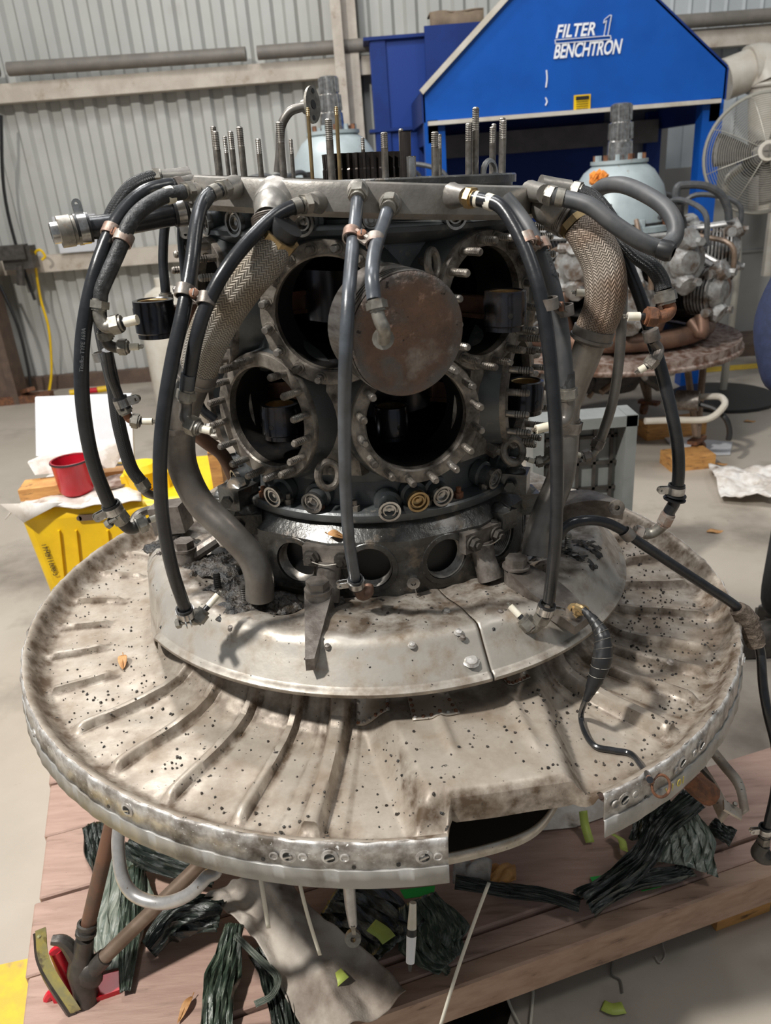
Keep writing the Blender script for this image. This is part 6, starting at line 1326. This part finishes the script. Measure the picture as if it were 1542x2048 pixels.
for u in (.0, .62, 1.35):
    mb = MB(); mb.box(PP(u + .06, .55, .068), (.10, 1.06, .13), RZ); part('bearer', mb, M_woodf, t_pal, ang=0)
for u in (.30, 1.30, 1.75):
    mb = MB(); mb.box(PP(u + .06, .05, .036), (.13, .12, .072), RZ); part('foot_block', mb, M_orwood if u > 1 else M_woodf, t_pal, ang=0)
for k in range(7):
    a = P(1470 + random.uniform(-8, 10), 1560 + k * 5, 1.40); mb = MB(); mb.bar(a, a + V((random.uniform(.03, .07), random.uniform(-.01, .03), random.uniform(-.004, .008))), .012, .006); part('splinter', mb, M_wood, t_pal)
# oil stain on floor under pallet
mb = MB(); pts = [F(px, py, .0035) for px, py in ((870, 2010), (930, 1930), (1015, 1950), (1012, 1985), (1022, 2025), (1000, 2100), (880, 2110))]; mb.prism(pts, (0, 0, .001)); single('oil_puddle', mb, M_oil, 'black oil puddle on the floor under the pallet front', 'puddle', ang=0)
# ---------------- stand
t_st = thing('engine_stand', 'tubular engine stand foot on the pallet at lower left, yellow band and red block', 'stand', P(160, 1990, .93))
def fl_(px, py): return F(px, py, PT)
def ext(a, b, z):
    d = b - a; return a + d * ((z - a.z) / d.z)
mb = MB(); q_ = ext(P(172, 1868, .935), P(232, 1612, .985), .66); mb.tube([q_, P(172, 1868, .935)], .0125, 18, sm=False); part('stand_leg', mb, M_legrust, t_st)
mb = MB(); q0 = P(174, 1850, .937); d = P(170, 1880, .93) - q0; mb.lathe([(.0125, -.004), (.0165, -.003), (.0165, .003), (.0140, .004), (.0140, .010), (.0175, .011), (.0175, .017), (.0135, .018)], 20, q0, d); part('rubber_sleeve', mb, M_castblk, t_st)
mb = MB(); mb.tube([ext(P(205, 1918, .925), P(440, 1690, 1.02), .64), P(205, 1918, .925)], .0125, 18, sm=False); part('stand_leg', mb, M_legtan, t_st)
mb = MB(); mb.tube([P(170, 1875, .932), P(166, 1905, .93), P(163, 1940, .925), P(172, 1985, .915), P(182, 2060, .90)], [.015, .0175, .024, .021, .018], 16); mb.tube([P(210, 1914, .926), P(185, 1938, .922), P(172, 1965, .918)], [.015, .018, .018], 14); mb.tube([P(160, 1925, .93), P(130, 1885, .93), P(104, 1880, .93)], [.016, .011, .008], 10); mb.tube([P(168, 1990, .915), P(150, 2030, .91), P(150, 2060, .905)], [.014, .012, .012], 10); mb.blob(P(176, 1950, .918), .026, 2, .05, (1, .7, 1.2)); part('foot_casting', mb, M_castblk, t_st)
a, b, c = P(70, 1862, .925), P(88, 1930, .91), P(140, 2025, .885)
def band(off, w_, mm, nm, th_):
    pts = smooth_path([a + off, b + off + V((-.006, 0, 0)), c + off], 10); mb = MB(); vs = []
    for p in pts: vs += [p, p + w_, p + w_ + V((0, .0, -th_)), p + V((0, 0, -th_))]
    n = len(pts); mb.add(vs, [(i * 4 + j, i * 4 + 4 + j, i * 4 + 4 + (j + 1) % 4, i * 4 + (j + 1) % 4) for i in range(n - 1) for j in range(4)] + [(0, 1, 2, 3), (n * 4 - 1, n * 4 - 2, n * 4 - 3, n * 4 - 4)]); return part(nm, mb, mm, t_st)
bnd = band(V((0, 0, 0)), V((.017, .004, .003)), M_bandyel, 'curved_band', .004); band(V((-.004, -.002, -.004)), V((.012, .004, 0)), M_castblk, 'band_backing', .018)
for px, py in ((79, 1875), (135, 2005)):
    mb = MB(); mb.blob(P(px, py, .898 if py > 1900 else .918) + V((0, 0, .002)), .004, 1, 0); part('band_rivet', mb, M_bandyel, bnd)
mb = MB(); mb.cyl(P(112, 1900, .935), P(152, 2000, .92), .012, seg=14); mb.box(P(120, 2030, .92) + V((0, .02, -.01)), (.09, .05, .07)); mb.box(P(215, 1988, .93), (.05, .04, .05), Matrix.Rotation(.3, 3, 'Z')); mb.tube([P(90, 2010, .92), P(105, 1985, .92), P(120, 2010, .915)], .008, 8); part('red_block', mb, M_red, t_st)
mb = MB(); a_ = P(233, 1640, .90); b_ = P(440, 1715, .85); mb.tube([V((a_.x + .02, a_.y + .05, .68)), a_ + V((.003, .01, .0)), P(236, 1690, .89), P(245, 1755, .865), P(272, 1792, .85), P(325, 1806, .835), P(375, 1790, .825), P(412, 1755, .83), b_, V((b_.x + .02, b_.y + .09, .68))], .0098, 16, n=10); part('lifting_handle', mb, M_silver, t_st)
for px, py, r_ in ((300, 1700, .5), (1000, 1650, .5), (620, 1650, .45)):
    pass
for a_ in (-150, 150):
    f0 = ENG @ L(a_, .50, -.60 + .02); f0.z = PT + .06; mb = MB(); mb.tube([ENG @ L(a_, .42, -.10), V((f0.x, f0.y, PT + .02))], .0125, 12, sm=False); part('stand_leg', mb, M_legrust, t_st); mb = MB(); mb.box(V((f0.x, f0.y, PT + .02)), (.10, .10, .04)); part('foot_plate', mb, M_castblk, t_st)
mb = MB(ENG); mb.torus((0, 0, -.11), (0, 0, 1), .40, .014, 48, 10); part('stand_hoop', mb, M_castblk, t_st)
mb = MB(ENG); mb.lathe([(.0001, -.36), (.12, -.36), (.15, -.25), (.22, -.12), (.25, .0), (.25, .10)], 28); part('accessory_case', mb, M_engblk, t_eng)
for i_ in range(8):
    a_ = -60 + i_ * 22; mb = MB(ENG); mb.tube([L(a_, .20, -.10), L(a_ + 10, .30, -.17), L(a_ + 15, .24, -.33)], .010 + .004 * (i_ % 3), 8); part('accessory_pipe', mb, random.choice([M_castblk, M_pipe, M_engblk]), t_eng)
mb = MB(); mb.tube([P(697, 1760, .80), P(701, 1810, .80), P(706, 1850, .80)], [.009, .0085, .0065], 12); cr = part('control_rod', mb, M_silver, t_eng)
mb = MB(); mb.bar(P(706, 1845, .80), P(709, 1868, .80), .014, .006); mb.lathe([(.004, -.006), (.0115, -.006), (.0125, 0), (.0115, .006), (.004, .006)], 20, P(706, 1876, .795), (.1, -.9, .5), closed=True); part('rod_eye', mb, M_fit, cr)
# exhaust bracket at right under the rim
t = thing('curved_bracket', 'curved sheet metal bracket under the right side of the dish rim', 'bracket', P(1440, 1600, .98))
def strip(pts, w_, mm, nm, th_=.003):
    pts = smooth_path(pts, 8); mb = MB(); vs = []
    for p in pts: vs += [p, p + V(w_)]
    mb.add(vs, [(2 * i, 2 * i + 2, 2 * i + 3, 2 * i + 1) for i in range(len(pts) - 1)]); o = part(nm, mb, mm, t); solid(o, th_); return o
strip([P(1412, 1500, 1.08), P(1440, 1535, 1.04), P(1470, 1575, .99), P(1482, 1632, .93)], (.018, .01, .0), M_dish, 'outer_strip')
strip([P(1395, 1560, 1.05), P(1420, 1600, 1.0), P(1440, 1642, .95)], (.022, .016, .01), M_dish, 'inner_strip', .012)
strip([P(1400, 1535, 1.06), P(1430, 1570, 1.02), P(1455, 1620, .96)], (.008, .008, -.02), M_castblk, 'rubber_strip', .004)
mb = MB(); mb.bar(P(1447, 1610, .94), P(1482, 1630, .93), .022, .004); part('end_clip', mb, M_dish, t); mb = MB(); mb.lathe([(.0001, 0), (.004, .0), (.003, .003), (.0001, .003)], 10, P(1470, 1608, .94), (0, -.5, .8)); part('clip_rivet', mb, M_fit, t)
mb = MB(); mb.tube([P(1385, 1560, 1.0), P(1400, 1575, .99), P(1420, 1590, .99)], .02, 10); part('rust_stub', mb, M_rust, t)

# ---------------- rag
def surf(name, fn, nu, nv, mm, label, cat, th_=.002, group=None, ang=60):
    mb = MB(); mb.grid(fn, nu, nv); o = single(name, mb, mm, label, cat, group, ang=ang); solid(o, th_); return o
def bil(A, B, C_, D, u, v): return (A * (1 - u) + B * u) * (1 - v) + (D * (1 - u) + C_ * u) * v
rA, rB, rC, rD = F(410, 1800, PT + .05), F(520, 1730, PT + .10), F(797, 1962, PT + .03), F(640, 2060, PT + .02)
def ragf(u, v):
    p = bil(rA, rB, rC, rD, v, u) ; return p + V((0, 0, .012 * math.sin(u * 5 + v * 9) + .018 * math.exp(-((v - .5 - .15 * math.sin(u * 5)) / .10) ** 2) * (1 - .5 * u) + .010 * mn.noise(p * 14) + .012 * abs(mn.noise(p * 24 + V((9, 0, 0)))) + .004 * mn.noise(p * 60))) + pu * (.015 * math.sin(u * 8 + 1) * (v - .3)) + pv * (.03 * math.sin(u * 4.5))
surf('shop_rag', ragf, 80, 50, M_rag, 'large dirty white shop rag draped over the pallet front', 'rag')
# ---------------- stretch film bunches
def film(path, w0, label, mm=M_wrap, folds=7, seed=0, name='stretch_film', flat=.35, ws=None):
    pts = smooth_path(path, 8); rg = random.Random(seed); n = len(pts); nu = 34; prof_ = [(rg.uniform(-1, 1)) for _ in range(nu + 1)]; ph_ = [rg.uniform(0, 6.28) for _ in range(nu + 1)]
    vs = []
    for i, p in enumerate(pts):
        t_ = (pts[min(i + 1, n - 1)] - pts[max(i - 1, 0)]).normalized(); s_ = t_.cross(V((0, 0, 1))); s_ = s_.normalized() if s_.length > .1 else V((1, 0, 0)); nn = s_.cross(t_).normalized()
        u_ = i / (n - 1); w_ = w0 * ((ws[0] + (ws[1] - ws[0]) * min(1, 2 * u_)) if u_ < .5 and ws else (ws[1] + (ws[2] - ws[1]) * (2 * u_ - 1)) if ws else 1)
        for k in range(nu + 1):
            x_ = k / nu - .5; h = flat * w_ * (.35 * prof_[k] + .22 * math.sin(k * 1.3 + u_ * folds) + .05 * math.sin(ph_[k] + u_ * 9)); h = abs(h) + .5 * flat * w_ * math.cos(x_ * 3.1)
            vs.append(p + s_ * (w_ * (x_ + .04 * math.sin(u_ * 11 + k))) + nn * h)
    mb = MB(); ij = [(i, k) for i in range(n - 1) for k in range(nu)]; mb.add(vs, [(i * (nu + 1) + k, i * (nu + 1) + k + 1, (i + 1) * (nu + 1) + k + 1, (i + 1) * (nu + 1) + k) for i, k in ij], [[(k / nu, i / n), ((k + 1) / nu, i / n), ((k + 1) / nu, (i + 1) / n), (k / nu, (i + 1) / n)] for i, k in ij])
    o = single(name, mb, mm, label, 'plastic film', ang=40); solid(o, .0006); return o
Fp = lambda px, py, dz=.012: F(px, py, PT + dz)
film([Fp(250, 1700, .04), Fp(245, 1790), Fp(235, 1870), Fp(225, 1940)], .13, 'pale crinkled film hanging between the two stand legs', M_wrapg, 8, 1, flat=.08, ws=(.5, 1, .35))
film([Fp(190, 1650, .03), Fp(195, 1700), Fp(215, 1750)], .05, 'small dark film scrap by the rusty stand leg', M_wrapblk, 6, 2)
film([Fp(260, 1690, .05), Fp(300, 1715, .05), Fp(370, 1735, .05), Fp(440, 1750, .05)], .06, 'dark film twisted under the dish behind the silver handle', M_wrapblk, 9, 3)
film([Fp(300, 1900), Fp(340, 1855, .03), Fp(390, 1835, .04), Fp(450, 1830, .05)], .085, 'dark crumpled film left of the rag', M_wrapblk, 8, 4, ws=(.5, 1, .9))
film([Fp(270, 1735, .03), Fp(265, 1810), Fp(258, 1900), Fp(250, 1985)], .055, 'narrow glossy film strip trailing beside the tan leg', M_wrap, 9, 5, ws=(.8, 1, .3))
film([Fp(470, 1850, .05), Fp(455, 1920, .03), Fp(440, 1990, .02), Fp(430, 2080, 0)], .060, 'green twisted film hanging left of the rag bottom', M_wrap, 9, 6, flat=.4, ws=(.6, 1, .9))
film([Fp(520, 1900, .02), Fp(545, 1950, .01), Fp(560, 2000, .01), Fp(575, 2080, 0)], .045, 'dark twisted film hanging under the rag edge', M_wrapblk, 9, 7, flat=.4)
film([Fp(470, 1870, .05), Fp(520, 1920, .04), Fp(555, 1955, .04), Fp(545, 1990, .04), Fp(510, 2010, .04)], .012, 'thin green film ribbon curling by the twisted films', M_wrapg, 5, 8, 'film_ribbon')
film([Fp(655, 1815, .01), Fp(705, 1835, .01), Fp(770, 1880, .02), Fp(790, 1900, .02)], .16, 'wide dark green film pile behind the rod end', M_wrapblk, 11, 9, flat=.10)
film([Fp(835, 1800, .03), Fp(860, 1850, .02), Fp(880, 1900, .01), Fp(905, 1925, .01)], .13, 'green crinkled film fan right of the marker pen', M_wrap, 12, 10, flat=.10, ws=(.6, 1, .5))
film([Fp(880, 1925, .01), Fp(905, 1960, -.03), Fp(925, 2000, -.08)], .022, 'frayed tail of green film over the pallet edge', M_wrap, 8, 11)
film([Fp(910, 1765, .03), Fp(1000, 1780, .02), Fp(1080, 1790, .02), Fp(1160, 1810, .02)], .032, 'long flattened black film rope across the pallet', M_wrapblk, 9, 12, flat=.25)
film([Fp(1165, 1812, .02), Fp(1230, 1770, .02), Fp(1285, 1720, .03), Fp(1320, 1660, .04), Fp(1390, 1600, .07)], .060, 'glossy black film rope rising to the right rim', M_wrapblk, 10, 13, flat=.45, ws=(1, .8, .9))
film([Fp(1200, 1800, .02), Fp(1280, 1765, .015), Fp(1350, 1750, .015), Fp(1380, 1740, .015)], .035, 'black film branch lying toward the right pallet edge', M_wrapblk, 9, 14)
film([Fp(1360, 1620, .05), Fp(1375, 1680, .03), Fp(1370, 1740, .015)], .10, 'pale green film tuft spread at the right of the pallet', M_wrapg, 12, 15, flat=.16, ws=(.6, 1, 1.1))
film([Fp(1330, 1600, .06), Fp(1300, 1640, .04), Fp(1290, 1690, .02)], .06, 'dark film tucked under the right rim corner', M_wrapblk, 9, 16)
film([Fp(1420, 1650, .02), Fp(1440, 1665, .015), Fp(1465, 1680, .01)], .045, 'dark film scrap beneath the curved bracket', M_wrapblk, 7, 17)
def clearf(u, v): p = bil(Fp(912, 1715, .05), Fp(985, 1725, .05), Fp(980, 1765, .02), Fp(905, 1760, .02), u, v); return p + V((0, 0, .012 * math.sin(u * 9 + v * 4) + .02 * math.sin(v * 3.1)))
surf('clear_bag', clearf, 16, 10, mat('clear_bag_film', (.62, .60, .57), (.4, .38, .35), rough=.2, scale=30, trans=.5, bump=1, bscale=60), 'crumpled clear plastic bag end on the pallet below the dish gap', 'bag', .0008)
surf('stained_rag', lambda u, v: bil(Fp(985, 1730, .02), Fp(1030, 1728, .02), Fp(1032, 1762, .015), Fp(980, 1768, .015), u, v) + V((0, 0, .012 * math.sin(u * 3.1) * math.sin(v * 3.1) + .004 * math.sin(u * 12 + v * 9))), 12, 10, M_orwood, 'small orange stained rag beside the clear bag', 'rag', .003)
# tapes, card, sheet
def ribbon(path, w_, mm, label, name='tape_strip', cat='tape', up=(0, 0, 1), th_=.0006):
    pts = smooth_path(path, 6); vs = []
    for i, p in enumerate(pts): t_ = (pts[min(i + 1, len(pts) - 1)] - pts[max(i - 1, 0)]).normalized(); s_ = t_.cross(V(up)).normalized(); vs += [p - s_ * w_ / 2, p + s_ * w_ / 2]
    mb = MB(); mb.add(vs, [(2 * i, 2 * i + 1, 2 * i + 3, 2 * i + 2) for i in range(len(pts) - 1)]); o = single(name, mb, mm, label, cat); solid(o, th_); return o
ribbon([Fp(1166, 1622, .045), Fp(1170, 1650, .02), Fp(1180, 1685, .006)], .018, M_tape, 'lime tape strip lying straight below the dish gap')
ribbon([Fp(1225, 1668, .015), Fp(1243, 1680, .018), Fp(1250, 1700, .02), Fp(1275, 1705, .02), Fp(1290, 1680, .025)], .015, M_tape, 'curled lime tape strip below the right rim corner', up=(0, .6, .6))
ribbon([Fp(742, 1850, .045), Fp(765, 1865, .045), Fp(778, 1880, .045)], .028, M_tape, 'lime tape scrap near the rod end on dark film')
ribbon([Fp(664, 1968, .045), Fp(678, 1955, .05), Fp(690, 1945, .05)], .022, M_tape, 'lime tape scrap stuck on the white rag')
a = F(1205, 2010, .004); ribbon([a, F(1225, 2018, .006), F(1248, 2015, .004)], .022, M_tape, 'lime tape scrap lying alone on the concrete floor')
mb = MB(); mb.prism([Fp(1180, 1755, .004), Fp(1245, 1745, .004), Fp(1240, 1765, .004), Fp(1190, 1775, .004)], (0, 0, .001)); single('green_card', mb, M_green, 'bright green card piece under the black film rope', 'card', ang=0)
mb = MB(); mb.prism([Fp(1280, 1778, .004), Fp(1322, 1768, .004), Fp(1322, 1774, .004), Fp(1284, 1783, .004)], (0, 0, .001)); single('green_card', mb, M_green, 'thin green card edge near the front pallet beam', 'card', ang=0)
mb = MB(); mb.prism([Fp(800, 1780, .03), Fp(870, 1772, .03), Fp(868, 1790, .03), Fp(810, 1798, .03)], (0, 0, .001)); single('green_card', mb, M_green, 'green card under the dish front left of the gap', 'card', ang=0)
mb = MB(); mb.prism([Fp(1040, 1665, .004), Fp(1110, 1600, .004), Fp(1185, 1590, .004), Fp(1235, 1625, .004), Fp(1150, 1655, .004)], (0, 0, .001)); single('white_board_sheet', mb, M_dirtypaper, 'dusty white sheet on the pallet beneath the dish gap', 'sheet', ang=0)
# marker pen, zip ties, string, leaf
t = thing('marker_pen', 'white and black marker pen standing against the green film', 'pen', P(820, 1935, .82))
a, b = P(826, 1805, .86), P(820, 1935, .82); d = b - a
for nm, u0, u1, r0, r1, mm in (('pen_barrel', .0, .40, .0055, .0075, M_ceram), ('pen_grip', .40, .50, .0082, .0082, M_black), ('pen_cap', .50, .92, .0080, .0068, M_white), ('pen_tip', .92, 1.05, .004, .0025, M_black)):
    mb = MB(); mb.cyl(a + d * u0, a + d * u1, r0, r1, seg=16); part(nm, mb, mm, t)
ribbon([P(514, 1690, .80), P(521, 1755, .78), P(528, 1800, .77), P(537, 1856, .765)], .006, M_nylon, 'left nylon cable tie end hanging under the rim', 'cable_tie', 'cable tie', up=(0, -1, 0), th_=.0015)
ribbon([P(588, 1690, .79), P(600, 1768, .76), P(618, 1840, .75), P(640, 1910, .75)], .005, M_nylon, 'second nylon cable tie end hanging over the rag', 'cable_tie', 'cable tie', up=(0, -1, 0), th_=.0015)
ribbon([P(978, 1765, .80), P(950, 1840, .78), P(915, 1940, .75), P(878, 2060, .72)], .005, M_nylon, 'long nylon tie slanting down over the pallet edge', 'cable_tie', 'cable tie', up=(0, -1, 0), th_=.0015)
mb = MB(); mb.tube([F(1272, 1868, .03), F(1200, 1925, .01), F(1130, 1948, .006), F(1068, 1948, .006), F(1066, 1990, .006), F(1058, 2080, .006)], .0028, 6); single('cable_tie', mb, M_nylon, 'white cable tie looped on the floor in front of the pallet', 'cable tie')
mb = MB(); mb.tube([F(1005, 1962, .02), F(1020, 2010, .006), F(1045, 2060, .006)], .0028, 6); single('cable_tie', mb, M_nylon, 'white cable tie straight across the oil puddle', 'cable tie')
mb = MB(); mb.tube([F(1388, 1833, .03), F(1345, 1850, .01), F(1325, 1880, .006), F(1330, 1910, .004), F(1320, 1925, .004), F(1310, 1912, .004)], .0016, 5); single('string_piece', mb, M_rag, 'frayed string curling on the floor below the beam', 'string')
leaf('dry_leaf', Fp(370, 2020, .006), .045, .016, Fp(355, 2045) - Fp(385, 1995), 'orange dry leaf on the pallet near the bottom edge')
mb = MB(); mb.tube([F(1230, 1900, .004), F(1222, 1945, .004), F(1240, 1960, .004), F(1245, 1985, .004)], .002, 5); single('string_piece', mb, M_conduit, 'grey string lying on the floor left of the frayed one', 'string')
# groups of alike things
GR_ = {'ignition_lead': 'ignition leads hanging from the manifold ring', 'hose_clamp': 'double clamps on the ignition leads', 'stretch_film': 'bunches of stretch film on the pallet', 'tape_strip': 'lime tape scraps',
       'cable_tie': 'nylon cable ties', 'green_card': 'green card pieces', 'floor_leaf': 'leaves on the floor', 'dry_leaf': 'dry leaves', 'parked_engine': 'background radial engines', 'braided_pipe': 'braided pipes', 'wood_offcut': 'wood offcuts beside the red pot', 'string_piece': 'string pieces on the floor'}
for o in bpy.data.objects:
    if o.parent is None and o.name.split('.')[0] in GR_: o['group'] = GR_[o.name.split('.')[0]]
